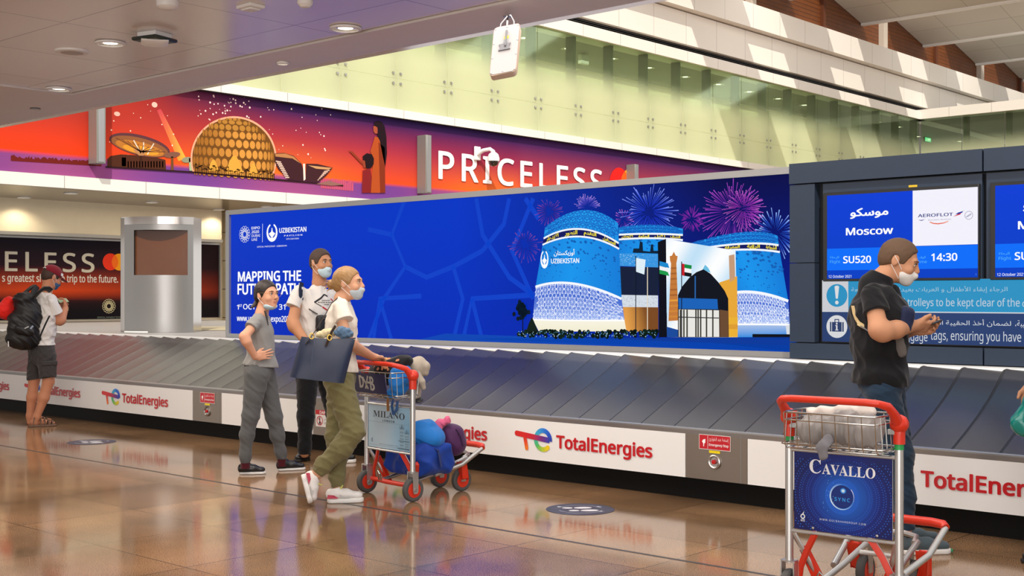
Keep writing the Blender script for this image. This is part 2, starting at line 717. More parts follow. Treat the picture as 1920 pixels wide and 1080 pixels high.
# the long wall with banner, mezzanine glazing and clerestory (faces +x, runs along y)
m = MB(WHITE_P).box((-20.3, 6.6, 3.29), (-19.95, 45.2, 3.50)).box((-20.35, 6.6, 3.50), (-20.02, 45.2, 5.30)).box((-20.4, 6.6, 5.30), (-19.9, 45.2, 5.48))
struct(m.build('wall_left', smooth=False))
m = MB(WHITE_P, BLACK_M)
m.box((-20.5, 6.6, 8.07), (-19.95, 60, 8.37)).box((-20.5, 6.6, 8.57), (-20.0, 60, 9.47)).box((-20.6, 6.6, 9.50), (-19.72, 60, 10.22))
m.box((-20.5, 6.6, 8.37), (-20.25, 60, 8.57), 1)
for z in (8.42, 8.47, 8.52):
    m.box((-20.25, 6.6, z - 0.008), (-20.12, 60, z + 0.008), 1)
struct(m.build('wall_left', smooth=False))
m = MB(RUST).box((-20.95, 6.6, 10.0), (-20.7, 75, 15.0))
struct(m.build('wall_left', smooth=False))
m = MB(pr('pale_mullion', '#b9ada0', 0.5))
for px in (1408, 1656, 1838):
    y = on_x(px, 50, -20.6).y
    m.box((-20.7, y - 0.16, 10.2), (-20.5, y + 0.16, 14.5))
struct(m.build('trim_4', smooth=False))
m = MB(pr('rust_post', '#552a10', 0.5))
for px in (1543, 1754, 1913):
    y = on_x(px, 50, -20.65).y
    m.box((-20.7, y - 0.09, 10.2), (-20.58, y + 0.09, 14.5))
struct(m.build('trim_5', smooth=False))

# mezzanine behind the glass
m = MB(MEZZ_C).box((-26, 6.6, 8.10), (-20.5, 60, 8.4))
struct(m.build('ceiling_mezzanine', smooth=False))
m = MB(MEZZ).box((-23.2, 6.6, 5.2), (-23.0, 42.5, 8.1))
struct(m.build('wall_mezzanine', smooth=False))
m = MB(PLASTER).box((-26, 6.6, 5.0), (-20.35, 60, 5.28))
struct(m.build('floor_mezzanine', smooth=False))
# far return of the mezzanine (faces the camera)
m = MB(WHITE_X).box((-20.3, 45.2, 3.3), (-8, 45.6, 5.48)).box((-20.3, 45.0, 8.07), (-8, 45.6, 8.42))
m.box((-19.9, 60, 0), (-5, 60.3, 9.4))
struct(m.build('wall_far', smooth=False))
m = MB(MEZZ_C).box((-20.3, 45.6, 8.1), (-8, 60, 8.35))
struct(m.build('ceiling_far', smooth=False))

# roof: sawtooth folded plates with roof lights between them
m = MB(ROOF, WHITE)
for k in range(-2, 6):
    yt = 41.7 + 5.2 * k
    y0 = yt - 5.2 + 1.8
    prof = [(yt, 11.2), (y0, 12.0), (y0, 12.12), (yt + 0.1, 11.32)]
    m.extrude([(-20.65, y, z) for y, z in prof], (34, 0, 0), 0)
    m.box((-20.66, yt - 0.05, 11.13), (13, yt + 0.12, 11.21), 1)
struct(m.build('roof', smooth=False))

# lower back wall, its bulkhead, soffit and cladding
m = MB(SOFFIT).box((-26, 6.53, 3.285), (-19.98, 45, 3.4))
struct(m.build('ceiling_soffit', smooth=False))
m = MB(CREAM, SOFFIT).box((-23.4, 4, 0), (-23.0, 16.3, 3.3), 0)
m.box((-23.0, 4, 2.66), (-22.6, 15.82, 3.285), 0).box((-23.0, 4, 2.60), (-22.58, 15.84, 2.66), 1)
struct(m.build('wall_back', smooth=False))
m = MB(CLAD).box((-23.4, 16.12, 0), (-22.75, 22, 3.285))
struct(m.build('wall_back', smooth=False))


# mezzanine glazing: two rows of frosted panes, point fixings, fins behind
def frost_mat():
    m = bpy.data.materials.new('frosted_glass')
    m.use_nodes = True
    nt = m.node_tree
    L = nt.links.new
    nt.nodes.clear()
    out = nt.nodes.new('ShaderNodeOutputMaterial')
    tc = nt.nodes.new('ShaderNodeTexCoord')
    sp = nt.nodes.new('ShaderNodeSeparateXYZ')
    L(tc.outputs['Object'], sp.inputs[0])
    mr = nt.nodes.new('ShaderNodeMapRange')
    mr.interpolation_type = 'SMOOTHSTEP'
    mr.inputs['From Min'].default_value = 6.55
    mr.inputs['From Max'].default_value = 7.45
    mr.inputs['To Min'].default_value = 0.90
    mr.inputs['To Max'].default_value = 0.05
    L(sp.outputs[2], mr.inputs['Value'])
    df = nt.nodes.new('ShaderNodeBsdfDiffuse')
    df.inputs['Color'].default_value = (*lin('#dde0c2'), 1)
    tl = nt.nodes.new('ShaderNodeBsdfTranslucent')
    tl.inputs['Color'].default_value = (*lin('#f2f4da'), 1)
    m1 = nt.nodes.new('ShaderNodeMixShader')
    m1.inputs[0].default_value = 0.55
    L(df.outputs[0], m1.inputs[1])
    L(tl.outputs[0], m1.inputs[2])
    tr = nt.nodes.new('ShaderNodeBsdfTransparent')
    tr.inputs['Color'].default_value = (*lin('#dbe9d6'), 1)
    m2 = nt.nodes.new('ShaderNodeMixShader')
    L(mr.outputs[0], m2.inputs[0])
    L(tr.outputs[0], m2.inputs[1])
    L(m1.outputs[0], m2.inputs[2])
    gl = nt.nodes.new('ShaderNodeBsdfGlossy')
    gl.inputs['Roughness'].default_value = 0.06
    lw = nt.nodes.new('ShaderNodeLayerWeight')
    lw.inputs['Blend'].default_value = 0.28
    mm = nt.nodes.new('ShaderNodeMath')
    mm.operation = 'MULTIPLY'
    mm.inputs[1].default_value = 0.18
    L(lw.outputs['Fresnel'], mm.inputs[0])
    m3 = nt.nodes.new('ShaderNodeMixShader')
    L(mm.outputs[0], m3.inputs[0])
    L(m2.outputs[0], m3.inputs[1])
    L(gl.outputs[0], m3.inputs[2])
    L(m3.outputs[0], out.inputs[0])
    return m


FROST = frost_mat()
FIN = pr('grey_fin', '#55564f', 0.5)
win = bpy.data.objects.new('window_1', None)
COL.objects.link(win)
struct(win)
WORLD_M[win.name] = Matrix.Identity(4)
MOD = 1.565
for k in range(-4, 18):
    y0 = 18.55 + (k - 1) * MOD + 0.012
    y1 = y0 + MOD - 0.024
    if y0 < 12.2 or y1 > 45.3:
        continue
    MB(FROST).box((-20.06, y0, 6.178), (-20.04, y1, 8.07)).build('pane', win, smooth=False)
    MB(FROST).box((-20.06, y0, 5.48), (-20.04, y1, 6.172)).build('pane', win, smooth=False)
    y = y1 + 0.012
    MB(FIN).box((-20.40, y - 0.06, 5.3), (-20.16, y + 0.06, 8.08)).build('fin', win, smooth=False)
    c = MB(STEEL)
    for dy in (-0.11, 0.11):
        for dz in (-0.11, 0.11):
            c.lathe([(0.0, 0.03), (0.028, 0.026), (0.034, 0.0), (0.014, -0.03), (0.014, -0.25)], (-20.04, y + dy, 6.175 + dz), (1, 0, 0), 10)
    c.build('glass_clamp', win)
win2 = bpy.data.objects.new('window_2', None)
COL.objects.link(win2)
struct(win2)
WORLD_M[win2.name] = Matrix.Identity(4)
for k in range(7):
    x0 = -20.0 + k * 1.565
    MB(FROST).box((x0 + 0.015, 45.18, 5.48), (x0 + 1.55, 45.2, 8.07)).build('pane', win2, smooth=False)
    MB(FIN).box((x0 + 1.5, 45.5, 5.3), (x0 + 1.64, 45.75, 8.1)).build('fin', win2, smooth=False)

# ------------------------------------------------------------------ carousel
BELT = pr('belt_plates', '#585759', 0.27, metal=0.6, vary=0.15, vscale=2.5)
PANEL = pr('white_enamel', '#f0efed', 0.3, spec=0.5)
X0, X1 = -22.4, 1.2
CY = 7.42                               # kerb face
car = thing('baggage_carousel', 'long baggage carousel with dark sloping overlapping belt plates and white advertising kerb', 'baggage carousel', (-8, 8, 0))
m = MB(pr('plinth_black', '#0b0a09', 0.6, spec=0.2)).box((X0, CY + 0.10, 0), (X1, CY + 1.2, 0.17))
m.build('plinth', car, smooth=False)
m = MB(STEEL_D).extrude([(X0, CY - 0.004, 0.500), (X0, CY - 0.004, 0.509), (X0, CY + 0.012, 0.515), (X0, CY + 0.06, 0.508), (X0, CY + 0.06, 0.47), (X0, CY, 0.47)], (X1 - X0, 0, 0))
m.build('kerb_rail', car, smooth=False)
# belt: overlapping plates, each a little higher on its leading edge
m = MB(BELT, pr('belt_gap', '#121214', 0.6), pr('belt_edge', '#2e2e30', 0.5, metal=0.3))
PB, PT = Vector((0, CY + 0.05, 0.495)), Vector((0, 8.545, 0.935))
nrm = Vector((0, -(PT.z - PB.z), PT.y - PB.y)).normalized()
pitch = 0.292
n_pl = int((X1 - X0) / pitch)
for i in range(n_pl):
    xa = X0 + i * pitch
    prof = [(0.0, 0.0), (0.014, 0.012), (0.034, 0.018), (0.06, 0.014), (pitch - 0.01, 0.003), (pitch + 0.02, 0.001)]
    vs = []
    NR = 5
    for j in range(NR + 1):
        b = j / NR
        sag = 0.010 * math.sin(math.pi * b)
        for dx, h in prof:
            p = PB.lerp(PT, b) + nrm * (h + sag)
            vs.append((xa + dx - 0.08 * b + 0.035 * math.sin(math.pi * b), p.y, p.z))
    npf = len(prof)
    fs = [(j * npf + k, j * npf + k + 1, (j + 1) * npf + k + 1, (j + 1) * npf + k) for j in range(NR) for k in range(npf - 1)]
    n0 = len(m.m)
    m.add(vs, fs)
    m.m[n0:] = [(1, 2, 0, 0, 0)[k] for j in range(NR) for k in range(npf - 1)]
m.build('belt', car, angle=25)
m = MB(pr('rail_alu', '#d4d3d2', 0.32, metal=0.35)).extrude([(X0, 8.53, 0.92), (X0, 8.54, 0.952), (X0, 8.56, 0.960), (X0, 8.605, 0.960), (X0, 8.605, 0.9), (X0, 8.53, 0.9)], (X1 - X0, 0, 0))
m.build('upper_rail', car, smooth=False)
m = MB(DECK).box((-22.9, 8.605, 0.86), (X1, 15.0, 0.955))
m.build('deck', car, smooth=False)
# curved belt of the deck behind
m = MB(pr('deck_sand', '#a39a80', 0.6, vary=0.1)).lathe([(1.1, 0.0), (1.05, 0.012), (0.0, 0.012)], (-15.6, 11.4, 0.96), n=40)
m.build('deck_cover', car)


# ------------------------------------------------------------------ advertising kerb of the carousel
rnd = random.Random(7)
PRINT = print_mat('printed_vinyl', rough=0.3)
LIT = print_mat('backlit_sheet', glow=1.0, rough=0.3, spec=0.04)
SCREEN = print_mat('screen_pixels', glow=1.0, rough=0.3, spec=0.06)
KA = lambda: Art((0, CY - 0.002, 0), (1, 0, 0), (0, 0, 1))


def zm(u0, v0, k):
    return lambda x, y: (u0 + x / k, v0 + y / k)


_k = KA()
kx = lambda u, v=800: _k.px(u, v)[0]
z8 = zm(640, 720, 3.0)
LO = _k.px(*z8(970, 320))               # origin of the measured logo
lg = lambda x, y: (lambda q: (q[0] - LO[0], q[1] - LO[1]))(_k.px(*z8(x, y)))


def kerb_logo(panel, x, label=None):
    a = Art((x, CY - 0.004, LO[1]), (1, 0, 0), (0, 0, 1), 0.0004)
    RED, OR, BL = '#d8201c', '#f07a1e', '#2a3fb4'
    c = lg(1135, 315)
    r1 = (lg(1135, 250)[1] - lg(1135, 383)[1]) / 2
    r0 = r1 * 0.60
    asp = 1.0
    a.ring(c[0], c[1], r0, r1, ['#2b3ea8', '#2457d0', '#2a7fe0', '#3aa8dc', '#35b8a4', '#57bf62', '#b9cf3a', '#f3d11f'], 40, -5, 312, asp)
    a.up()
    e = (c[0] + math.cos(math.radians(312)) * (r0 + r1) / 2, c[1] + math.sin(math.radians(312)) * (r0 + r1) / 2)
    a.ell(e[0], e[1], (r1 - r0) / 2, (r1 - r0) / 2, '#f3d11f', 14)
    p0, p1 = lg(988, 276), lg(1172, 318)
    th = (r1 - r0) * 1.15
    a.line([(p0[0] + (p1[0] - p0[0]) * k / 8, p0[1] + (p1[1] - p0[1]) * k / 8) for k in range(9)], th, [RED, RED, '#c8203a', '#7a2a7c', BL])
    a.up()
    a.ell(p0[0], p0[1], th / 2, th / 2, RED, 16)
    a.up()
    q0, q1 = lg(1034, 300), lg(1044, 360)
    a.line([q0, ((q0[0] + q1[0]) / 2, (q0[1] + q1[1]) / 2), q1], th * 0.8, [RED, '#e8501c', OR])
    a.up()
    a.ell(q1[0], q1[1], th * 0.4, th * 0.4, OR, 14)
    a.up()
    b, t = lg(1213, 358), lg(1213, 290)
    en = lg(1748, 408)[0]
    a.text('TotalEnergies', b[0], b[1], en, t[1], '#c41f26', bold=0.03, ref='T')
    a.build('printed_logo', PRINT, panel)


SEG = [('w', -40, 361), ('s', 361, 415), ('w', 415, 587), ('s', 587, 672), ('w', 672, 1285), ('s', 1285, 1401), ('w', 1401, 2100)]
xs_logo = {}
P6 = LO[0]
t_off = [(0, [kx(17) - 0, kx(45), kx(190)])]
LW = lg(1748, 408)[0]
for kind, ua, ub in SEG:
    xa, xb = (X0 if ua < 0 else kx(ua)), (X1 if ub > 2000 else kx(ub))
    if kind == 'w':
        n = max(1, round((xb - xa) / 2.6))
        for i in range(n):
            a0, a1 = xa + (xb - xa) * i / n, xa + (xb - xa) * (i + 1) / n
            p = MB(PANEL).box((a0 + 0.002, CY, 0.16), (a1 - 0.002, CY + 0.03, 0.50)).build('kerb_panel', car, smooth=False)
            for x in [kx(17) - LW, kx(45), kx(190), kx(913) - LW, P6, kx(1728) - (lg(1213, 358)[0])]:
                if a0 <= x + LW / 2 < a1:
                    kerb_logo(p, x)
    else:
        p = MB(pr('kerb_steel', '#94897e', 0.36, metal=0.85, vary=0.05, vscale=3)).box((xa + 0.002, CY, 0.16), (xb - 0.002, CY + 0.03, 0.50)).build('control_panel', car, smooth=False)
        MB(STEEL_D).box((xb - 0.05, CY - 0.003, 0.16), (xb - 0.047, CY, 0.50)).build('panel_seam', p, smooth=False)
        if ua == 587:
            a = KA()
            s0, t1 = a.px(592, 768)
            t0 = a.px(592, 799)[1]
            s1 = s0 + 0.30
            a.rect(s0, t0, s1, t1, '#f0eeec')
            a.up()
            a.rect(s0, t1 - 0.042, s1, t1, '#c8202a')
            a.up()
            a.text('DANGER', s0 + 0.06, t1 - 0.035, s1 - 0.06, t1 - 0.007, '#ffffff', bold=0.02)
            cs, ct = s0 + 0.06, (t0 + t1 - 0.042) / 2
            a.ell(cs, ct + 0.024, 0.008, 0.008, '#222222', 12)
            a.line([(cs, ct + 0.016), (cs, ct - 0.01), (cs - 0.012, ct - 0.034)], 0.012, '#222222')
            a.line([(cs, ct - 0.01), (cs + 0.012, ct - 0.034)], 0.010, '#222222')
            a.up()
            a.ring(cs, ct, 0.036, 0.044, '#c8202a')
            a.line([(cs - 0.028, ct + 0.028), (cs + 0.028, ct - 0.028)], 0.007, '#c8202a')
            a.text('DO NOT WALK', s0 + 0.125, ct - 0.028, s1 - 0.015, ct - 0.012, '#222222')
            a.text(arabic('ممنوع المشي'), s0 + 0.125, ct + 0.006, s1 - 0.015, ct + 0.032, '#333333', fk='ar')
            a.build('danger_sign', PRINT, p)
            continue
        ub0 = 1340 if ua > 1000 else 389
        vb0 = 866 if ua > 1000 else 771
        bx, bz = _k.px(ub0, vb0)
        a = KA()
        s0, s1 = bx - 0.125, bx + 0.125
        if ua > 1000:
            t0, t1 = a.px(1340, 843)[1], a.px(1340, 817)[1]
        else:
            t0, t1 = a.px(389, 755)[1], a.px(389, 737)[1]
        a.rect(s0 - 0.004, t0 - 0.004, s1 + 0.004, t1 + 0.004, '#e8e0dc')
        a.up()
        a.rect(s0, t0, s1, t1, '#c31f2b')
        a.up()
        a.rect(s0 + 0.068, t0 + 0.004, s0 + 0.0705, t1 - 0.004, '#f2e8e6')
        a.text('Emergency Stop', s0 + 0.080, t0 + 0.018, s1 - 0.012, t0 + 0.040, '#ffffff', bold=0.015)
        a.text(arabic('إضغط عند الطوارئ'), s0 + 0.080, t0 + 0.052, s1 - 0.012, t1 - 0.012, '#f4dede', fk='ar')
        hc = (s0 + 0.036, (t0 + t1) / 2)
        a.poly([(hc[0] - 0.014, hc[1] + 0.002), (hc[0] - 0.004, hc[1] + 0.016), (hc[0] + 0.014, hc[1] + 0.02), (hc[0] + 0.013, hc[1] - 0.006), (hc[0] + 0.004, hc[1] - 0.012), (hc[0] + 0.003, hc[1] - 0.032), (hc[0] - 0.003, hc[1] - 0.032), (hc[0] - 0.004, hc[1] - 0.012)], '#ffffff')
        a.rect(bx - 0.045, t0 - 0.026, bx + 0.045, t0 - 0.008, '#f2d81e')
        a.build('emergency_sign', PRINT, p)
        b = MB(STEEL, pr('yellow_plastic', '#e6b41e', 0.4), pr('red_button', '#c01818', 0.35))
        b.lathe([(0.052, 0), (0.050, 0.012), (0.042, 0.016), (0.034, 0.010), (0.033, 0.004)], (bx, CY, bz), (0, -1, 0), 28, 0)
        b.lathe([(0.033, 0.003), (0.0, 0.004)], (bx, CY, bz), (0, -1, 0), 24, 1)
        b.lathe([(0.014, 0.003), (0.016, 0.012), (0.015, 0.020), (0.0, 0.022)], (bx, CY, bz), (0, -1, 0), 20, 2)
        b.build('stop_button', p)

# ------------------------------------------------------------------ the long back-lit billboard
BY = 8.80
BX0, BX1, BZ0, BZ1 = -12.38, -4.885, 1.004, 2.405
bill = thing('lightbox_billboard', 'long blue illuminated billboard with round blue towers and fireworks in grey frame', 'billboard', (-8.6, 9, 0.96))
m = MB(STEEL_D)
m.box((BX0 - 0.07, BY - 0.03, 0.957), (BX0, BY + 0.5, 2.46)).box((BX0, BY - 0.03, BZ1), (BX1, BY + 0.5, 2.46)).box((BX0, BY - 0.03, 0.957), (BX1, BY + 0.5, BZ0))
m.build('frame', bill, smooth=False)
MB(BLACK_M).box((BX0, BY + 0.02, BZ0), (BX1, BY + 0.48, BZ1)).build('casing', bill, smooth=False)
A = Art((0, BY, 0), (1, 0, 0), (0, 0, 1))


def mixc(a, b, t):
    a, b = lin(a), lin(b)
    t = max(0.0, min(1.0, t))
    return tuple(x + (y - x) * t for x, y in zip(a, b))


def bill_bg(a, b):
    c = mixc('#042ab0', '#043ccc', min(1, b * 1.2))
    c = mixc(c, '#0430bc', 0.5)
    d = max(0.0, min(1.0, (a - 0.50) / 0.4))
    c = mixc(c, mixc('#06209a', '#050a48', b), d)
    return c


A.grad(BX0, BZ0, BX1, BZ1, bill_bg, 40, 10)
A.up()
# pale geometric ornament of the backdrop
orn = [[(893, 372), (905, 440), (955, 520), (1010, 560)], [(955, 372), (945, 420), (905, 470)], [(985, 372), (1010, 410)], [(1000, 372), (960, 470), (1000, 560)],
       [(700, 640), (712, 560), (790, 555)], [(735, 640), (712, 560)], [(760, 372), (735, 440), (760, 500), (720, 560)], [(690, 430), (735, 440)],
       [(868, 640), (885, 560), (1000, 553)], [(905, 640), (885, 560)], [(720, 560), (690, 640)], [(760, 500), (800, 520), (850, 500), (905, 470)], [(850, 500), (868, 560), (850, 640)]]
for l in orn:
    A.line([A.px(*p) for p in l], 0.05, '#0e42c8')
A.up()
zb = zm(980, 340, 3.375)
P = lambda x, y: A.px(*zb(x, y))


def burst(x, y, r, cols, n, w, seed, arc=(0, 360)):
    q = random.Random(seed)
    for i in range(n):
        an = math.radians(arc[0] + (arc[1] - arc[0]) * (i + q.random() * 0.8) / n)
        r0, r1 = r * q.uniform(0.12, 0.4), r * q.uniform(0.6, 1.0)
        p0 = P(x + r0 * math.cos(an), y - r0 * math.sin(an))
        p1 = P(x + r1 * math.cos(an), y - r1 * math.sin(an) + 0.05 * r)
        A.line([p0, ((p0[0] + p1[0]) / 2, (p0[1] + p1[1]) / 2), p1], w * 0.3, cols, w1=w * q.uniform(0.4, 0.8))


burst(170, 190, 95, ['#12126a', '#5a2a8c', '#8a4aa0'], 34, 0.010, 1)
burst(410, 165, 95, ['#1a2a9a', '#5a52c8', '#b090e0'], 30, 0.010, 2, (0, 180))
burst(640, 240, 75, ['#1a1a80', '#7a3ab0', '#c070d0'], 20, 0.011, 3)
burst(800, 195, 195, ['#1430d0', '#3a58e8', '#8aa2ff'], 60, 0.010, 4)
burst(1070, 240, 95, ['#6a1e9a', '#8a2aa8', '#5a1a8a'], 34, 0.014, 5)
burst(1330, 195, 225, ['#3a1a8a', '#7a2aa8', '#b04ac8'], 80, 0.010, 6)
burst(1400, 170, 150, ['#8a2a9a', '#a83ab0', '#d070c8'], 50, 0.009, 9)
burst(1600, 330, 175, ['#10308c', '#2a5ad0', '#9ac0ff'], 46, 0.013, 7)
burst(15, 400, 115, ['#0a1a7a', '#3a2a9a', '#8a4a9a'], 34, 0.012, 8)
A.up()


def row(r, a):
    (x0, y0), (x1, y1), (x2, y2) = r
    l0, l1, l2 = (1 - a) * (1 - 2 * a), 4 * a * (1 - a), a * (2 * a - 1)
    return x0 * l0 + x1 * l1 + x2 * l2, y0 * l0 + y1 * l1 + y2 * l2


def band(r0, r1, cols, n=20, j=4):
    st, cc = [], []
    for q in range(j + 1):
        b = q / j
        for i in range(n + 1):
            a = i / n
            p, s = row(r0, a), row(r1, a)
            st.append(P(p[0] + (s[0] - p[0]) * b, p[1] + (s[1] - p[1]) * b))
            cc.append(cols(a, b))
    fs = [((q + 1) * (n + 1) + i, (q + 1) * (n + 1) + i + 1, q * (n + 1) + i + 1, q * (n + 1) + i) for q in range(j) for i in range(n)]
    A.raw(st, fs, cc)


def rline(r, w, col, n=20):
    A.line([P(*row(r, i / n)) for i in range(n + 1)], w, col)


def between(r0, r1, a, b):
    p, s = row(r0, a), row(r1, a)
    return P(p[0] + (s[0] - p[0]) * b, p[1] + (s[1] - p[1]) * b)


def tower(R, words, seed, ncell=9, dense=1.0):
    q = random.Random(seed)
    blue = lambda a, b: mixc('#1478d4', '#1a96ee', 1 - abs(a - 0.45) * 1.6)
    band(R[0], R[1], lambda a, b: mixc('#1a86dc', '#22a0ee', 1 - abs(a - .4)))
    band(R[1], R[2], lambda a, b: lin('#12185e'))
    band(R[2], R[3], blue)
    if len(R) > 4:
        band(R[3], R[4], lambda a, b: mixc('#3560cc', '#9ab4f0', b * b * 0.9 + 0.1 * a))
        band(R[4], R[5], lambda a, b: mixc(R[6], '#fffef4', 0.4 * (1 - b)))
    A.up()
    # hexagon ornament of the crown
    for i in range(ncell):
        for j in range(3):
            a, b = (i + 0.5 + 0.5 * (j % 2)) / (ncell + 0.5), (j + 0.5) / 3
            da, db = 0.40 / ncell, 0.17
            hexa = [between(R[0], R[1], min(1, max(0, a + da * x)), min(1, max(0, b + db * y))) for x, y in ((0, 1), (1, .5), (1, -.5), (0, -1), (-1, -.5), (-1, .5), (0, 1))]
            A.line(hexa, 0.010, '#1464c0')
            c = between(R[0], R[1], a, b)
            for k in (0, 2, 4):
                A.line([c, hexa[k]], 0.008, '#1464c0')
    # loose diamonds thinning out downward
    for k in range(int(110 * dense)):
        a, b = q.random(), q.random() ** 1.3 * 0.92
        s = 0.011 * (1.25 - b)
        c = between(R[2], R[3], a, b)
        A.poly([(c[0] - s * 1.5, c[1] + s * 0.3), (c[0], c[1] - s), (c[0] + s * 1.5, c[1] - s * 0.3), (c[0], c[1] + s)], '#1260b4')
    if len(R) > 4:
        nc = int(ncell * 1.0)
        for i in range(nc):
            for j in range(3):
                a, b = (i + 0.5 + 0.5 * (j % 2)) / (nc + 0.5), (j + 0.5) / 3
                pts = []
                for k in range(16):
                    an = 2 * math.pi * k / 16
                    rr = 1.0 if k % 2 == 0 else 0.55
                    pts.append(between(R[3], R[4], min(1, max(0, a + math.cos(an) * rr * 0.56 / nc)), min(1, max(0, b + math.sin(an) * rr * 0.19))))
                A.line(pts + pts[:1], 0.008, '#dfe8ff')
                c = between(R[3], R[4], a, b)
                for k in range(0, 16, 2):
                    A.line([c, pts[k]], 0.0045, '#c4d4fa')
        for k in range(int(160 * dense)):
            a, b = q.random(), 1 - q.random() ** 2 * 0.5
            c = between(R[3], R[4], a, b)
            A.ell(c[0], c[1], 0.006, 0.005, '#f4f7ff', 6)
        A.up()
        rline(R[4], 0.014, '#ffffff')
        rline(R[3], 0.022, '#f4f8ff')
    A.up()
    rline(R[1], 0.016, '#f2f6ff')
    rline(R[2], 0.016, '#f2f6ff')
    A.up()
    n = len(words)
    for i, wd in enumerate(words):
        a = (i + 0.5) / n
        p0, p1 = between(R[1], R[2], a - 0.33 / n, 0.80), between(R[1], R[2], a + 0.33 / n, 0.18)
        # follow the curve of the band by shearing each word
        e0, e1 = between(R[1], R[2], a - 0.33 / n, 0.5), between(R[1], R[2], a + 0.33 / n, 0.5)
        vs, fs = text_tris(arabic(wd), 'ar', 0.02)
        x0, x1 = min(v[0] for v in vs), max(v[0] for v in vs)
        y0, y1 = min(v[1] for v in vs), max(v[1] for v in vs)
        hh = abs(between(R[1], R[2], a, 0.14)[1] - between(R[1], R[2], a, 0.86)[1])
        st = []
        for x, y in vs:
            k = (x - x0) / (x1 - x0)
            st.append((e0[0] + (e1[0] - e0[0]) * k, e0[1] + (e1[1] - e0[1]) * k + ((y - y0) / (y1 - y0) - 0.5) * hh))
        A.raw(st, fs, '#f4e234')
    A.up()


# back tower, right tower
tower([((610, 292), (820, 276), (1015, 300)), ((610, 338), (820, 332), (1015, 340)), ((610, 368), (820, 360), (1015, 372)), ((610, 470), (820, 470), (1010, 480))],
      ['الإيمان', 'الحكمة', 'الأمل', 'الشرف'], 2, 7, 0.5)
tower([((1065, 392), (1400, 322), (1615, 345)), ((1090, 432), (1400, 395), (1622, 405)), ((1092, 455), (1400, 432), (1630, 448)),
       ((1340, 705), (1500, 706), (1683, 758)), ((1345, 905), (1520, 905), (1692, 908)), ((1348, 988), (1520, 985), (1700, 970)), '#2a8ae0'],
      ['القوة', 'المعرفة', 'الرؤية', 'الشجاعة'], 3, 8, 0.8)
A.ppx([zb(1668, 912), zb(1705, 905), zb(1718, 970), zb(1675, 985)], '#d8dde4')
# blocks between the towers
A.ppx([zb(600, 455), zb(862, 460), zb(862, 545), zb(600, 535)], '#3a96e0')
for k in range(150):
    x, y = rnd.uniform(612, 856), rnd.uniform(462, 535)
    c = P(x, y)
    A.ell(c[0], c[1], 0.005, 0.003, rnd.choice(['#8ac4f0', '#1e6cc0', '#c4e2fa']), 6)
A.ppx([zb(700, 452), zb(705, 425), zb(740, 425), zb(745, 380), zb(762, 385), zb(765, 440), zb(810, 445), zb(815, 400), zb(828, 400), zb(832, 440), zb(860, 440), zb(860, 458)], '#0c2238')
A.ppx([zb(605, 540), zb(862, 545), zb(862, 724), zb(605, 720)], '#16203a')
A.ppx([zb(615, 718), zb(860, 722), zb(860, 797), zb(625, 795)], '#d4dce6')
for k in range(130):
    c = P(rnd.uniform(630, 855), rnd.uniform(726, 790))
    A.ell(c[0], c[1], 0.005, 0.003, '#9aa8b8', 6)
a0, a1 = P(620, 948), P(862, 797)
A.grad(a0[0], a0[1], a1[0], a1[1], lambda a, b: mixc('#f0a850', '#7a4a24', min(1, abs(a - 0.15) * 1.6 + 0.2 * b)), 14, 4)
A.up()
tower([((145, 292), (385, 183), (607, 265)), ((137, 362), (370, 302), (612, 392)), ((130, 402), (372, 350), (615, 428)),
       ((85, 668), (330, 648), (630, 744)), ((68, 874), (330, 880), (648, 880)), ((105, 948), (330, 950), (660, 948)), '#f2ecd2'],
      ['الازدهار', 'التطور', 'التقدم', 'المستقبل'], 1, 10, 1.0)
A.tpx('UZBEKISTAN', *zb(185, 520), *zb(362, 486), '#ffffff', bold=0.018)
A.tpx(arabic('أوزبكستان'), *zb(203, 476), *zb(333, 428), '#ffffff', fk='ar', bold=0.01)


def bird(A, s, t, h, w, col):
    """wreath with a spread-winged bird"""
    for sg in (-1, 1):
        pts = []
        for k in range(13):
            an = math.radians(-95 + 165 * k / 12)
            pts.append((s + sg * w * 0.5 * math.cos(an), t + h * 0.5 * math.sin(an)))
        inn = []
        for k in range(13):
            an = math.radians(-95 + 165 * k / 12)
            f = 0.62 + 0.16 * (k / 12)
            inn.append((s + sg * w * 0.5 * f * math.cos(an), t + h * (0.02 + 0.5 * f * math.sin(an))))
        pl = pts + inn[::-1]
        A.poly(pl if sg > 0 else pl[::-1], col)
    A.poly([(s - w * .05, t - h * .42), (s + w * .05, t - h * .42), (s + w * .07, t + h * .08), (s + w * .03, t + h * .2), (s - w * .03, t + h * .2), (s - w * .07, t + h * .08)], col)
    A.poly([(s, t - h * .3), (s + w * .3, t - h * .05), (s + w * .08, t + h * .05), (s, t), (s - w * .08, t + h * .05), (s - w * .3, t - h * .05)], col)
    A.ell(s, t + h * .22, w * .045, h * .04, col, 10)


def rosette(A, s, t, r, col, w, n=14, asp=1.0):
    for rr, cr in ((0.80, 0.19), (0.55, 0.13), (0.38, 0.09)):
        for k in range(n):
            an = 2 * math.pi * (k + (0.5 if rr == 0.55 else 0)) / n
            A.ring(s + r * rr * math.cos(an) * asp, t + r * rr * math.sin(an), r * cr - w, r * cr, col, 10, asp=asp)


def ctr(u0, v0, u1, v1):
    a, b = A.px(u0, v1), A.px(u1, v0)
    return (a[0] + b[0]) / 2, (a[1] + b[1]) / 2, abs(b[0] - a[0]), abs(b[1] - a[1])


c = ctr(*zb(118, 436), *zb(168, 552))
bird(A, c[0], c[1], c[3], c[2], '#ffffff')
A.up()
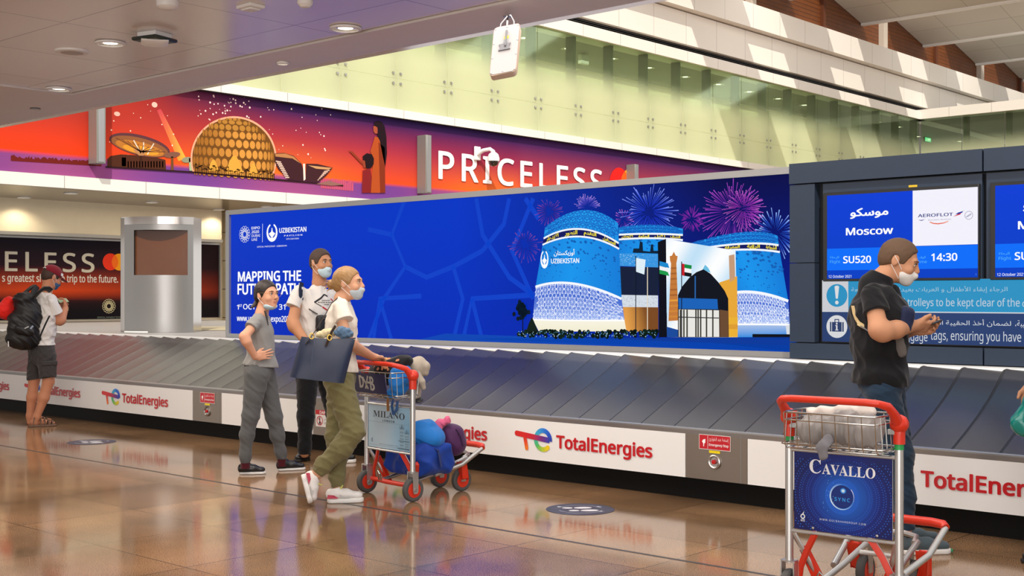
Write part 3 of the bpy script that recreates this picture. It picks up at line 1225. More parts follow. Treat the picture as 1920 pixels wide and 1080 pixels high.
# portal with picture wall
A.ppx([zb(860, 385), zb(912, 364), zb(920, 986), zb(870, 986)], '#0c0e1a')
q = [P(912, 365), P(1352, 438), P(1366, 988), P(918, 986)]
st, cc = [], []
for j in range(9):
    for i in range(13):
        a, b = i / 12, j / 8
        top = (q[0][0] + (q[1][0] - q[0][0]) * a, q[0][1] + (q[1][1] - q[0][1]) * a)
        bot = (q[3][0] + (q[2][0] - q[3][0]) * a, q[3][1] + (q[2][1] - q[3][1]) * a)
        st.append((top[0] + (bot[0] - top[0]) * b, top[1] + (bot[1] - top[1]) * b))
        cc.append(mixc(mixc('#bfe0f6', '#ffffff', 0.5 + 0.5 * math.sin(a * 9 + b * 7)), '#f0c060', max(0, (b - 0.55)) * 1.3 * a))
A.raw(st, [((j + 1) * 13 + i, (j + 1) * 13 + i + 1, j * 13 + i + 1, j * 13 + i) for j in range(8) for i in range(12)], cc)
A.up()
mn = [zb(950, 470), zb(962, 445), zb(974, 470), zb(986, 474), zb(982, 500), zb(978, 520), zb(992, 880), zb(928, 884), zb(944, 520), zb(938, 500), zb(936, 474)]
A.ppx(mn, '#c47a3a')
for k in range(10):
    A.ppx([zb(943 - k * 1.3, 545 + k * 34), zb(979 + k * 1.2, 543 + k * 34), zb(980 + k * 1.2, 554 + k * 34), zb(942 - k * 1.3, 556 + k * 34)], '#f0a840' if k > 5 else '#9a5a2c')
A.ppx([zb(1250, 640), zb(1310, 620), zb(1362, 600), zb(1366, 985), zb(1250, 985)], '#e8a83a')
A.ppx([zb(1310, 470), zb(1345, 462), zb(1350, 620), zb(1315, 640)], '#c49a7a')
A.ppx([zb(1305, 860), zb(1366, 860), zb(1366, 985), zb(1305, 985)], '#f4cc30')
A.ppx([zb(1305, 905), zb(1366, 905), zb(1366, 935), zb(1305, 935)], '#a83828')
A.ppx([zb(918, 920), zb(990, 940), zb(990, 986), zb(918, 986)], '#1a4a9a')
A.ppx([zb(1143, 560), zb(1160, 528), zb(1180, 548), zb(1196, 580)], '#6abce0')
A.up()
arch = [zb(988, 986)] + [zb(*p) for p in ((988, 720), (1015, 665), (1060, 610), (1105, 575), (1150, 557), (1195, 585), (1245, 640), (1285, 695), (1306, 742), (1310, 986))]
A.ppx(arch, '#10131f')
A.up()
A.ppx([zb(992, 738), zb(1238, 745), zb(1242, 810), zb(992, 806)], '#1a62b8')
A.ppx([zb(994, 810), zb(1248, 816), zb(1250, 984), zb(994, 984)], '#e8e6e0')
A.ppx([zb(1252, 812), zb(1306, 820), zb(1308, 984), zb(1254, 984)], '#6a4a32')
A.up()
for x in (1000, 1022, 1042, 1098, 1112, 1128, 1165, 1205):
    A.ppx([zb(x, 812), zb(x + 9, 812), zb(x + 9, 984), zb(x, 984)], '#3a3830')
A.ppx([zb(994, 856), zb(1248, 862), zb(1248, 868), zb(994, 862)], '#2a2c34')
A.ppx([zb(1094, 600), zb(1102, 598), zb(1102, 740), zb(1094, 740)], '#2a62a8')
# flags
for x, y in ((722, 470), (870, 488), (1012, 508)):
    A.line([P(x, y), P(x, 992)], 0.009, '#10182c')
A.line([P(796, 542), P(796, 950)], 0.009, '#e6d8c0')
A.ppx([zb(724, 485), zb(784, 496), zb(776, 590), zb(724, 572)], '#dfeef6')
for c_, y0, y1 in (('#1a8ad0', 505, 535), ('#f0f2f4', 535, 560), ('#1c9a4a', 560, 585)):
    A.ppx([zb(872, y0), zb(925, y0 + 14), zb(934, y1 + 14), zb(872, y1)], c_)
for c_, y0, y1 in (('#128a44', 524, 548), ('#f4f4f4', 548, 574), ('#14161c', 574, 598)):
    A.ppx([zb(1030, y0), zb(1076, y0 + 8), zb(1074, y1 + 8), zb(1030, y1)], c_)
A.ppx([zb(1014, 520), zb(1031, 524), zb(1031, 600), zb(1014, 594)], '#c8202c')
# planting and forecourt
g0, g1 = A.px(*zb(-420, 1060)), A.px(*zb(1790, 988))
gy = lambda x: P(x, 986)[1]
A.poly([(BX0 + 3.9, P(-200, 1000)[1]), (BX1, BZ0 + 0.0), (BX1, P(1755, 985)[1]), P(900, 988), (BX0 + 4.9, P(0, 985)[1])], '#0a3a9c')
A.poly([(BX0 + 3.2, BZ0), (BX1, BZ0), (BX1, BZ0 + 0.05), (BX0 + 3.6, BZ0 + 0.07)], '#0c46b4')
A.ppx([zb(1460, 966), zb(1758, 968), zb(1758, 996), zb(1460, 988)], '#10131c')
A.up()
for k in range(120):
    x = rnd.uniform(-20, 855)
    c = P(x, rnd.uniform(948, 985))
    A.ell(c[0], c[1], 0.022, 0.022, rnd.choice(['#0d1c16', '#12261c', '#0a1412']), 8)
A.up()
for k in range(150):
    c = P(rnd.uniform(-20, 850), rnd.uniform(950, 984))
    A.ell(c[0], c[1], 0.004, 0.005, rnd.choice(['#7ab8e0', '#c8e8f4', '#4a90c0']), 6)
for x, y, rx_, ry_ in ((8, 830, 30, 60), (0, 800, 24, 40)):
    for k in range(30):
        c = P(x + rnd.gauss(0, rx_ * .5), y + rnd.gauss(0, ry_ * .5))
        A.ell(c[0], c[1], 0.022, 0.022, rnd.choice(['#0a1622', '#0c1c2c']), 8)
A.line([P(8, 850), P(8, 960)], 0.012, '#0a1018')
A.ppx([zb(30, 950), zb(45, 900), zb(60, 868), zb(68, 862), zb(80, 890), zb(105, 950)], '#122018')
A.up()
# headline block
z7 = zm(430, 400, 4.155)
WH = '#ffffff'
A.tpx('MAPPING THE', *z7(78, 531), *z7(566, 446), WH, bold=0.028)
A.tpx('FUTURE PATH', *z7(75, 631), *z7(560, 546), WH, bold=0.028)
A.tpx('1', *z7(68, 748), *z7(82, 712), WH, bold=0.012)
A.tpx('ST', *z7(84, 728), *z7(108, 710), WH, bold=0.012)
A.tpx('OCT 2021 - 31', *z7(117, 747), *z7(444, 709), WH, bold=0.012)
A.tpx('ST', *z7(446, 724), *z7(470, 705), WH, bold=0.012)
A.tpx('MAR 2022', *z7(482, 747), *z7(700, 706), WH, bold=0.012)
A.tpx('www.uzbekistanexpo2020.uz', *z7(68, 838), *z7(545, 800), WH, bold=0.014, ref='bk')
c = ctr(*z7(85, 95), *z7(172, 232))
rosette(A, c[0], c[1], c[3] / 2, WH, 0.0035, 14, c[2] / c[3])
for i, s in enumerate(('EXPO', '2020', 'DUBAI', 'UAE')):
    A.tpx(s, *z7(182, 126 + 30 * i), *z7((246, 240, 248, 226)[i], 102 + 30 * i), WH, bold=0.012 if i < 2 else 0.0)
A.line([A.px(*z7(268, 82)), A.px(*z7(266, 225))], 0.006, WH)
c = ctr(*z7(299, 77), *z7(384, 224))
bird(A, c[0], c[1], c[3], c[2], WH)
A.tpx('UZBEKISTAN', *z7(399, 153), *z7(608, 104), WH, bold=0.022)
A.tpx('PAVILION', *z7(437, 181), *z7(577, 162), WH, bold=0.015, space=1.4)
A.tpx('EXPO 2020 DUBAI', *z7(453, 206), *z7(551, 190), WH)
A.tpx('OFFICIAL PARTICIPANT - UZBEKISTAN', *z7(225, 268), *z7(456, 246), WH)
A.build('screen', LIT, bill)

# ------------------------------------------------------------------ dark pylon with flight screens and passenger notices
SLATE = pr('slate_metal', '#2d394b', 0.35, metal=0.3, vary=0.04)
PY = 8.66
PX0 = -4.872
pyl = thing('information_pylon', 'dark slate information wall with flight screens and notices at carousel end', 'information wall', (-2, 9, 0.96))
S = Art((0, PY, 0), (1, 0, 0), (0, 0, 1))
sx = lambda u, v=500: S.px(u, v)[0]
m = MB(SLATE, BLACK_M)
jx = sx(1847)
zj = S.px(1640, 397)[1]
zt0 = S.px(1501, 345)[1]
zs0 = S.px(1541, 641)[1]
stx = sx(1531)
for a0, a1 in ((PX0, jx - 0.006), (jx + 0.006, 1.2)):
    m.box((a0, PY - 0.04, zt0), (a1, PY + 0.4, 2.463), 0)
    m.box((a0, PY - 0.03, 0.965), (a1, PY + 0.4, zs0 - 0.012), 0)
zjx = S.px(1515, 493)[1]
m.box((PX0, PY - 0.03, zs0 - 0.004), (stx, PY + 0.4, zjx - 0.003), 0).box((PX0, PY - 0.03, zjx + 0.003), (stx, PY + 0.4, zt0 - 0.008), 0)
m.box((PX0 + 0.01, PY + 0.06, 0.97), (1.2, PY + 0.38, 2.45), 1)
m.build('cladding', pyl, smooth=False)
m = MB(SLATE)
z_s1 = S.px(1545, 527)[1]
m.box((sx(1543), PY + 0.0, z_s1 + 0.004), (jx - 0.02, PY + 0.06, zt0 - 0.012)).box((jx + 0.01, PY, z_s1 + 0.004), (1.2, PY + 0.06, zt0 - 0.012))
m.build('screen_surround', pyl, smooth=False)
MB(pr('yellow_label', '#d8b21e', 0.5)).box((sx(1704), PY - 0.003, S.px(1711, 351)[1]), (sx(1720), PY, S.px(1711, 347)[1])).build('label', pyl, smooth=False)
zs = zm(1540, 330, 5.053)


def flight_screen(dx):
    p0, p1 = S.px(*zs(55, 975)), S.px(*zs(1483, 103))
    fr = MB(BLACK_M)
    s0, t0, s1, t1 = p0[0] + dx, p0[1], p1[0] + dx, p1[1]
    e = 0.02
    fr.box((s0 - e, PY - 0.03, t0 - e), (s1 + e, PY + 0.02, t1 + e))
    f = fr.build('flight_screen', pyl, bevel=0.004)
    a = Art((dx, PY - 0.031, 0), (1, 0, 0), (0, 0, 1))
    A2 = Art((0, PY - 0.031, 0), (1, 0, 0), (0, 0, 1))
    Q = lambda x, y: A2.px(*zs(x, y))
    T = lambda s, x0, y0, x1, y1, c, **k: a.text(s, *Q(x0, y0), *Q(x1, y1), c, **k)
    q0, q1 = Q(55, 975), Q(1483, 103)
    w, h = q1[0] - q0[0], q1[1] - q0[1]
    a.grad(q0[0], q0[1], q1[0], q1[1], lambda u, v: mixc('#0640c4', '#0a3fd6', v), 4, 4)
    a.up()
    f1, f2 = (Q(55, 690)[1]), (Q(55, 895)[1])
    a.rect(q0[0], f2, q1[0], f1, '#0a6efa')
    sw = Q(866, 400)[0]
    a.rect(sw, f1 + 0.003, q1[0], q1[1], '#f3f1fb')
    a.up()
    T(arabic('موسكو'), 278, 405, 632, 292, '#ffffff', fk='ar', bold=0.02)
    T('Moscow', 237, 562, 678, 478, '#ffffff', bold=0.024)
    T('SU520', 210, 826, 470, 755, '#ffffff', bold=0.022)
    T('14:30', 1045, 806, 1287, 730, '#ffffff', bold=0.022)
    for x0, x1, sa, se in ((82, 180, 'الرحلة', 'Flight'), (905, 1000, 'الوقت', 'Time')):
        T(arabic(sa), x0, 788, x1 - 12, 757, '#58b8f8', fk='ar')
        T(se, x0, 826, x1, 798, '#58b8f8', ref='F')
    T('12 October 2021', 70, 965, 285, 938, '#e8eefc', bold=0.008, ref='1')
    T('1', 1461, 942, 1468, 924, '#78a8f0')
    T('AEROFLOT', 917, 392, 1248, 347, '#1d2f7c', bold=0.016)
    T('Russian Airlines', 1013, 424, 1230, 402, '#8a8aa2', shear=0.25, ref='R')
    a.line([Q(1028, 436), Q(1065, 450), Q(1110, 453), Q(1160, 445), Q(1205, 428)], 0.008, ['#f0a08a', '#e8604a', '#e8705a', '#f4b8a8'])
    a.poly([Q(1240, 388), Q(1285, 360), Q(1325, 338), Q(1362, 312), Q(1345, 345), Q(1310, 362)], '#e6e6ee')
    a.up()
    a.poly([Q(1270, 362), Q(1300, 345), Q(1345, 332), Q(1335, 348), Q(1300, 362)], '#2a3fa0')
    a.poly([Q(1250, 386), Q(1290, 364), Q(1330, 348), Q(1315, 366), Q(1275, 372)], '#d42a34')
    a.poly([Q(920, 416), Q(945, 418), Q(985, 410), Q(955, 424), Q(940, 424)], '#2a3a86')
    c0 = Q(1398, 372)
    a.ring(c0[0], c0[1], 0.026, 0.030, '#a8a8bc', 24)
    for k in range(7):
        c1 = Q(1380 + 6 * k, 385 - 4 * k + 3 * (k % 2))
        a.ell(c1[0], c1[1], 0.008, 0.004, '#b4b4c6', 8)
    a.build('picture', SCREEN, f)


flight_screen(0.0)
flight_screen(sx(1865, 400) - sx(1551, 400))
zi = zm(1280, 360, 3.0)
I = Art((0, PY - 0.012, 0), (1, 0, 0), (0, 0, 1))
Q = lambda x, y: I.px(*zi(x, y))
t3 = Q(785, 497)[1]
t2, t1_, t0_ = Q(785, 668)[1], Q(785, 674)[1], Q(785, 840)[1]
s0 = Q(785, 600)[0]
sb = Q(932, 600)[0]
MB(BLACK_M).box((s0 - 0.004, PY - 0.0115, t0_ - 0.004), (1.2, PY + 0.06, t3 + 0.003)).build('notice_backing', pyl, smooth=False)
I.rect(s0, t2, 1.2, t3, '#17a0d8').rect(s0, t0_, 1.2, t1_, '#143c78').rect(s0, t1_, 1.2, t2, '#e4e8ee')
I.up()
I.rect(s0, t2, sb, t3, '#e2e4ea')
I.up()
c = Q(868, 582)
r = (Q(868, 518)[1] - Q(868, 646)[1]) / 2
I.ell(c[0], c[1], r, r, '#169fd6', 36)
I.up()
I.poly([(c[0] - r * .22, c[1] + r * .78), (c[0] - r * .10, c[1] - r * .28), (c[0] + r * .10, c[1] - r * .28), (c[0] + r * .22, c[1] + r * .78), (c[0] + r * .1, c[1] + r * .86), (c[0] - r * .1, c[1] + r * .86)], '#f2f4f8')
I.ell(c[0], c[1] - r * .62, r * .17, r * .17, '#f2f4f8', 18)
c = Q(868, 757)
I.ell(c[0], c[1], r, r, '#eef0f4', 36)
I.up()
NV = '#16386e'
for a0, a1 in ((-.66, -.52), (-.46, .46), (.52, .66)):
    I.rect(c[0] + r * a0, c[1] - r * .44, c[0] + r * a1, c[1] + r * .4, NV)
I.rect(c[0] - r * .22, c[1] + r * .4, c[0] - r * .14, c[1] + r * .66, NV).rect(c[0] + r * .14, c[1] + r * .4, c[0] + r * .22, c[1] + r * .66, NV).rect(c[0] - r * .22, c[1] + r * .58, c[0] + r * .22, c[1] + r * .66, NV)
I.up()
I.rect(c[0] - r * .07, c[1] - r * .34, c[0] + r * .07, c[1] + r * .12, '#eef0f4').ell(c[0], c[1] + r * .26, r * .085, r * .085, '#eef0f4', 14)
I.rect(c[0] - r * .15, c[1] - r * .34, c[0] + r * .15, c[1] - r * .27, '#eef0f4').rect(c[0] - r * .15, c[1] + r * .05, c[0], c[1] + r * .12, '#eef0f4')
T = lambda s, x0, y0, x1, y1, c, **k: I.text(s, *Q(x0, y0), *Q(x1, y1), c, **k)
T(arabic('الرجاء إبقاء الأطفال و العربات بعيدا عن حزام الأمتعة'), 950, 572, 1828, 528, '#b9dcf0', fk='ar')
T('nd trolleys to be kept clear of the', 1205, 641, 1897, 604, '#cfe2f2', bold=0.006, ref='t')
T('Children a', 990, 641, 1198, 604, '#cfe2f2', bold=0.006, ref='C')
T('carousel', 1912, 645, 2090, 606, '#cfe2f2', bold=0.006, ref='l')
T(arabic('لضمان أخذ الحقيبة الخاصة بكم'), 1262, 757, 1848, 718, '#eef2f8', fk='ar')
T(arabic('بطاقات الحقيبة،'), 1872, 764, 2120, 724, '#eef2f8', fk='ar')
T('Please check baggage', 960, 829, 1378, 790, '#e6ecf4', ref='k')
T('tags, ensuring you have', 1396, 831, 1905, 794, '#e6ecf4', ref='t')
T('the right bag', 1925, 834, 2200, 794, '#e6ecf4', ref='t')
I.build('passenger_notice', print_mat('notice_film', glow=0.75, rough=0.3), pyl)


# ------------------------------------------------------------------ sunset banner on the long wall
def dots(A, pts, seed, n, box, rng, col):
    q = random.Random(seed)
    for k in range(n):
        c = A.px(q.uniform(box[0], box[2]), q.uniform(box[1], box[3]))
        r = q.uniform(*rng)
        A.ell(c[0], c[1], r, r, col, 8)


BAN = print_mat('banner_fabric', rough=0.7, spec=0.15)
XW = -20.018
Y_L, Y_R = 7.4, 38.0
ban = thing('wall_banner', 'long sunset banner with golden dome and white lettering high on the wall', 'banner', (-20, 20, 3.5))
B = Art((XW, 0, 0), (0, 1, 0), (0, 0, 1), 0.0012)
zt, zbm = 5.29, 3.51
hz = lambda y: 3.86


def ban_bg(a, b):
    y = Y_L + (Y_R - Y_L) * a
    z = zbm + (zt - zbm) * b
    g = (z - 3.86) / (5.29 - 3.86)
    if g < 0:
        return mixc('#6c3a86', '#93477c', 0.5 + 0.5 * math.sin(y * 1.3))
    warm = mixc('#d8481a', '#ea6c1a', 0.5 + 0.5 * math.sin(y * 0.9 + 0.6))
    top = mixc('#6e2024', '#2e1650', (y - 12.0) / 3.5)
    if y < 13.6:
        warm = mixc('#e83c0c', warm, (y - 11.2) / 2.4)
        top = mixc('#c03012', top, (y - 11.0) / 2.2)
    mid = mixc('#b03428', '#982a44', (y - 12) / 8)
    c = mixc(warm, mid, g / 0.5) if g < 0.5 else mixc(mid, top, (g - 0.5) / 0.42)
    if y > 22.5:
        c = mixc(mixc('#e0521f', '#9a3448', g / .5), mixc('#9a3448', '#3c1a54', (g - .5) / .4), 1 if g > .5 else 0)
        if g <= .5:
            c = mixc('#e0521f', '#9a3448', g / .5)
    return c


B.grad(Y_L, zbm, Y_R, zt, ban_bg, 90, 24)
B.up()
zz = zm(190, 170, 4.085)
P = lambda x, y: B.px(*zz(x, y))
# search lights and sparks
B.raw([P(425, 150), P(455, 140), P(650, 520), P(590, 540)], [(3, 2, 1, 0)], [lin('#c0404a'), lin('#c0404a'), lin('#ffb040'), lin('#f89030')])
B.up()
dots(B, None, 3, 46, (370, 178, 470, 225), (0.007, 0.02), '#ffd8d0')
dots(B, None, 4, 30, (480, 195, 620, 300), (0.007, 0.020), '#ffe0d8')
dots(B, None, 5, 22, (205, 195, 330, 300), (0.007, 0.016), '#ffd8c0')
c = P(120, 178)
B.ell(c[0], c[1], 0.06, 0.04, '#f8b0a0', 16)
B.ell(P(407, 108)[0], P(407, 108)[1], 0.06, 0.05, '#f8b8a8', 12)
B.up()
# skyline
for x in range(1680, 1920, 14):
    B.ppx([zz(x, 745 + (x - 1680) * .09), zz(x, 690 - rnd.uniform(0, 34) + (x - 1680) * .09), zz(x + 11, 692 - rnd.uniform(0, 30) + (x - 1680) * .09), zz(x + 11, 748 + (x - 1680) * .09)], '#c0506a')
for k in range(34):
    u = 20 + k * 5
    b0 = 298 + u * 0.06
    B.ppx([(u, b0 + 2), (u, b0 - 3 - rnd.uniform(0, 7)), (u + 5, b0 - 3 - rnd.uniform(0, 6)), (u + 5, b0 + 3)], '#6a1a14')
# left pavilion: tilted dish on columns
B.ppx([zz(45, 525), zz(70, 500), zz(150, 488), zz(330, 498), zz(420, 512), zz(490, 530), zz(495, 605), zz(45, 582)], '#4a2414')
B.ppx([zz(155, 512), zz(188, 512), zz(188, 580), zz(155, 578)], '#c8641c')
for x in range(200, 480, 22):
    B.ppx([zz(x, 540), zz(x + 9, 541), zz(x + 9, 590), zz(x, 588)], '#7a4020')
B.up()


def disc(x, y, rx, ry, rot, col):
    pts = []
    for k in range(40):
        an = 2 * math.pi * k / 40
        dx, dy = rx * math.cos(an), ry * math.sin(an)
        pts.append(zz(x + dx * math.cos(rot) - dy * math.sin(rot), y + dx * math.sin(rot) + dy * math.cos(rot)))
    B.ppx(pts, col)


disc(292, 418, 238, 78, 0.24, '#5a3238')
B.up()
disc(290, 426, 224, 64, 0.24, '#8a5430')
B.up()
disc(292, 440, 190, 46, 0.24, '#b4702c')
B.up()
disc(300, 455, 140, 30, 0.2, '#d8902c')
B.up()
for k in range(10):
    B.line([P(300, 470), P(110 + k * 42, 360 + k * 12)], 0.012, '#6a3c22')
for x0, y0, x1, y1 in ((245, 380, 300, 480), (322, 395, 318, 480), (400, 405, 350, 490)):
    B.line([P(x0, y0), P(x1, y1)], 0.02, '#e0d0c0')
B.ppx([zz(238, 450), zz(360, 456), zz(320, 498), zz(285, 498)], '#b07a50')
B.ppx([zz(296, 498), zz(308, 498), zz(310, 585), zz(294, 584)], '#3a1c10')
disc(540, 492, 62, 22, -0.12, '#7a5040')
B.ppx([zz(533, 505), zz(548, 505), zz(552, 610), zz(530, 608)], '#6a4424')
disc(655, 530, 42, 22, -0.1, '#8a8a70')
B.ppx([zz(668, 520), zz(690, 505), zz(692, 615), zz(672, 612)], '#9ab088')
B.up()
# golden dome with ring lattice
dome = []
for k in range(41):
    an = math.radians(200 - 220 * k / 40)
    dome.append(zz(1010 + 317 * math.cos(an), 525 - 314 * math.sin(an)))
glow = []
for k in range(41):
    an = math.radians(200 - 220 * k / 40)
    glow.append(zz(1010 + 330 * math.cos(an), 522 - 326 * math.sin(an)))
base = [zz(1325, 678), zz(1010, 655), zz(705, 622)]
B.ppx(glow + base, '#e8a080')
B.up()
B.ppx(dome + base, '#6a4214')
B.up()


def sph(lon, lat):
    return (1010 + 314 * math.cos(lat) * math.sin(lon), 560 - 345 * math.sin(lat) + 24 * math.sin(lon) * math.cos(lat))


for j in range(8):
    lat = math.radians(-13 + 13.2 * j)
    n = max(5, int(19 * math.cos(lat)))
    for i in range(n):
        lon = math.radians(-90 + 180 * (i + 0.5 * (j % 2) + 0.25) / n)
        x, y = sph(lon, lat)
        w = 314 * math.cos(lat) * math.cos(lon) * math.pi / n * 0.44
        h = 314 * math.radians(13.2) * 0.46 * max(0.3, math.cos(lat - 0.1))
        if w < 3:
            continue
        c, e, f = P(x, y), P(x + w, y), P(x, y - h)
        tone = mixc('#8a5418', '#cf8f3e', 0.55 + 0.45 * math.sin(lon * 2.2 + 0.8) * math.cos(lat)) if j < 5 else mixc('#7c4c18', '#b07a30', 0.5 + 0.5 * math.cos(lon))
        B.ell(c[0], c[1], abs(e[0] - c[0]), abs(f[1] - c[1]), tone, 14)
B.up()
for x, w, h in ((1015, 68, 140), (855, 40, 90), (1160, 40, 95)):
    y0 = 615 + (x - 850) * .12
    B.ppx([zz(x - w, y0)] + [zz(x + w * s, y0 - h * (1 - abs(s) ** 1.8)) for s in (-.8, -.5, -.2, 0, .2, .5, .8)] + [zz(x + w, y0)], '#d89a3c')
for k in range(44):
    x = 715 + k * 14
    y0 = 622 + (x - 700) * 0.09
    h = rnd.uniform(25, 62)
    B.ppx([zz(x, y0 + 6), zz(x + 2, y0 - h), zz(x + 5, y0 - h), zz(x + 6, y0 + 6)], '#1a0c08')
    c = P(x + 3, y0 - h)
    for q in range(5):
        e = P(x + 3 + rnd.uniform(-14, 14), y0 - h + rnd.uniform(-6, 10))
        B.line([c, e], 0.018, '#1a0c08', w1=0.006)
B.ppx([zz(690, 618), zz(1330, 674), zz(1850, 722), zz(1850, 732), zz(1330, 688), zz(690, 630), zz(30, 590), zz(30, 578)], '#2a1014')
B.up()
# right pavilions: ribbed shells
B.ppx([zz(1325, 480), zz(1400, 478), zz(1470, 500), zz(1530, 560), zz(1552, 640), zz(1548, 690), zz(1430, 680), zz(1350, 600), zz(1325, 545)], '#3a1a20')
B.ppx([zz(1565, 560), zz(1650, 562), zz(1768, 590), zz(1720, 650), zz(1660, 700), zz(1560, 690)], '#3c1c22')
B.up()
for k in range(10):
    B.line([P(1332 + k * 8, 540 + k * 14), P(1372 + k * 7, 548 + k * 13)], 0.022, '#d8b8a8')
B.ppx([zz(1328, 484), zz(1405, 482), zz(1470, 505), zz(1525, 560), zz(1460, 520), zz(1330, 505)], '#b07848')
B.ppx([zz(1580, 572), zz(1760, 592), zz(1735, 606), zz(1640, 598)], '#c09060')
for k in range(7):
    B.line([P(1745 - k * 14, 610 + k * 12), P(1700 - k * 8, 620 + k * 11)], 0.02, '#c8a898')
B.ppx([zz(1540, 560), zz(1556, 560), zz(1560, 680), zz(1545, 690)], '#e8d0c4')
B.ppx([zz(1640, 715), zz(1740, 690), zz(1850, 722), zz(1760, 728)], '#8a6058')
# mother and child looking at the sunset
zw = zm(640, 0, 3.0)
B.up()
W_ = lambda pts, c: B.ppx([zw(*p) for p in pts], c)
W_([(35, 848), (60, 852), (110, 905), (120, 915), (112, 925), (52, 862)], '#8a3420')
W_([(185, 768), (172, 815), (160, 850), (176, 900), (168, 1000), (160, 1085), (240, 1085), (243, 900), (232, 800), (215, 775)], '#a8481c')
W_([(117, 960), (160, 945), (168, 1000), (162, 1085), (112, 1085)], '#7a1c20')
B.up()
W_([(178, 705), (185, 685), (205, 680), (222, 685), (240, 710), (250, 770), (253, 860), (243, 940), (228, 870), (212, 790), (198, 765), (205, 720)], '#1c0a14')
W_([(176, 712), (188, 705), (200, 720), (200, 752), (186, 752), (178, 740)], '#9a4a30')
W_([(116, 880), (140, 862), (168, 868), (180, 892), (178, 925), (160, 948), (135, 945), (130, 905), (118, 900)], '#1a0a12')
W_([(118, 902), (132, 902), (138, 940), (122, 945), (116, 925)], '#8a3c28')
W_([(205, 800), (240, 830), (244, 1085), (215, 1085)], '#7a2c14')
B.up()
# big white word and the two discs
p0, p1 = B.px(822, 335), B.px(1127, 315)
B.text('PRICELESS', p0[0], p0[1], p1[0], B.px(822, 283)[1], '#f0eae8', bold=0.018, space=1.22)
c0 = B.px(1160, 344)
rr = abs(B.px(1142, 344)[0] - c0[0])
B.ell(c0[0] + 1.15 * rr, c0[1], rr, rr, '#f49a1e', 32)
B.up()
B.ell(c0[0], c0[1], rr, rr, '#e8201c', 32)
B.up()
a = math.acos(0.575)
lens = [(c0[0] + rr * math.cos(t), c0[1] + rr * math.sin(t)) for t in [a * (k / 6 - 1) for k in range(13)]]
lens += [(c0[0] + 1.15 * rr + rr * math.cos(t), c0[1] + rr * math.sin(t)) for t in [math.pi - a + a * k / 6 for k in range(1, 12)]]
B.poly(lens, '#f4601c')
B.build('printed_sheet', BAN, ban)
MB(BLACK_M).box((-20.018, Y_L, 5.285), (-19.93, Y_R, 5.30)).build('top_rail', ban, smooth=False)

for px, v0, v1 in ((191, 200, 306), (805, 253, 362), (1195, 308, 352)):
    y = on_x(px, v1, -19.7).y
    z0 = on_x(px, v1, -19.7).z
    z1 = min(on_x(px, v0, -19.7).z, 5.2)
    if px < 300:
        z1 = 5.2
    z0 = max(z0, 3.66)
    m = MB(pr('grey_metal', '#8f9089', 0.4, metal=0.4), STEEL_D)
    m.box((-20.0, y - 0.085, z0), (-19.72, y + 0.085, z1), 0)
    m.box((-19.72, y - 0.06, z0 + 0.02), (-19.71, y + 0.06, z1 - 0.02), 1)
    o = m.build('bracket_post', None, bevel=0.012)
    tag(o, {191: 'grey vertical metal post on the banner left of the golden dome', 805: 'grey vertical metal post on the banner before the white lettering',
            1195: 'grey vertical metal post on the banner after the red and orange discs'}[px], 'post')

# lower banner on the back wall
XB = -22.985
low = thing('wall_banner', 'dark banner with pale lettering on back wall behind the steel kiosk', 'banner', (-23, 13, 0.96))
D = Art((XB, 0, 0), (0, 1, 0), (0, 0, 1), 0.0012)
y0, y1 = 6.0, D.px(409, 500)[0]
z0, z1 = 0.99, 2.56


def low_bg(a, b):
    y = y0 + (y1 - y0) * a
    hot = max(0.0, 1 - abs(y - 12.2) / 3.4)
    hot = max(hot, 0.5 * max(0, 1 - abs(y - 15.2) / 0.8))
    if b > 0.36:
        c = mixc('#d8481a', '#2a1420', ((b - 0.36) / 0.30))
        c = mixc(c, '#14121f', (b - 0.66) / 0.3)
    else:
        c = mixc('#d8481a', '#2a1014', (0.36 - b) / 0.13)
        c = mixc(c, '#100a10', (0.23 - b) / 0.12)
    return mixc('#1a1018' if b < 0.3 else '#2a1418', c, 0.25 + 0.75 * hot)


D.grad(y0, z0, y1, z1, low_bg, 50, 30)
D.up()
SL = '#cfc8b8'
e0, e1 = D.px(10, 508), D.px(176, 476)
vs, _f = text_tris('PRICELESS', 'sans', 0.0, 1.25)
vs2, _f = text_tris('ELESS', 'sans', 0.0, 1.25)
k = (max(v[0] for v in vs) - min(v[0] for v in vs)) / (max(v[0] for v in vs2) - min(v[0] for v in vs2))
D.text('PRICELESS', e1[0] - (e1[0] - e0[0]) * k, e0[1], e1[0], e1[1], SL, bold=0.016, space=1.25)
t0, t1 = D.px(4, 528), D.px(221, 514)
D.text('s greatest show is a trip to the future.', t0[0], t0[1], t1[0], D.px(4, 515)[1], '#dcd4c8', bold=0.02, ref='st')
c0 = D.px(207, 491)
rr = abs(D.px(207, 475)[1] - c0[1])
D.ell(c0[0] + 1.15 * rr, c0[1], rr, rr, '#f4a01e', 32)
D.up()
D.ell(c0[0], c0[1], rr, rr, '#ea3a20', 32)
D.up()
lens = [(c0[0] + rr * math.cos(t), c0[1] + rr * math.sin(t)) for t in [a * (q / 6 - 1) for q in range(13)]]
lens += [(c0[0] + 1.15 * rr + rr * math.cos(t), c0[1] + rr * math.sin(t)) for t in [math.pi - a + a * q / 6 for q in range(1, 12)]]
D.poly(lens, '#f4701e')
c0 = D.px(204, 574)
rosette(D, c0[0], c0[1], abs(D.px(204, 560)[1] - c0[1]), '#e0d4a8', 0.01, 16)
t0, t1 = D.px(182, 597), D.px(240, 593)
D.text('OFFICIAL PAYMENT TECHNOLOGY', t0[0], t0[1], t1[0], t1[1], '#8a9488')
D.build('printed_sheet', print_mat('satin_print', rough=0.5, spec=0.12), low)
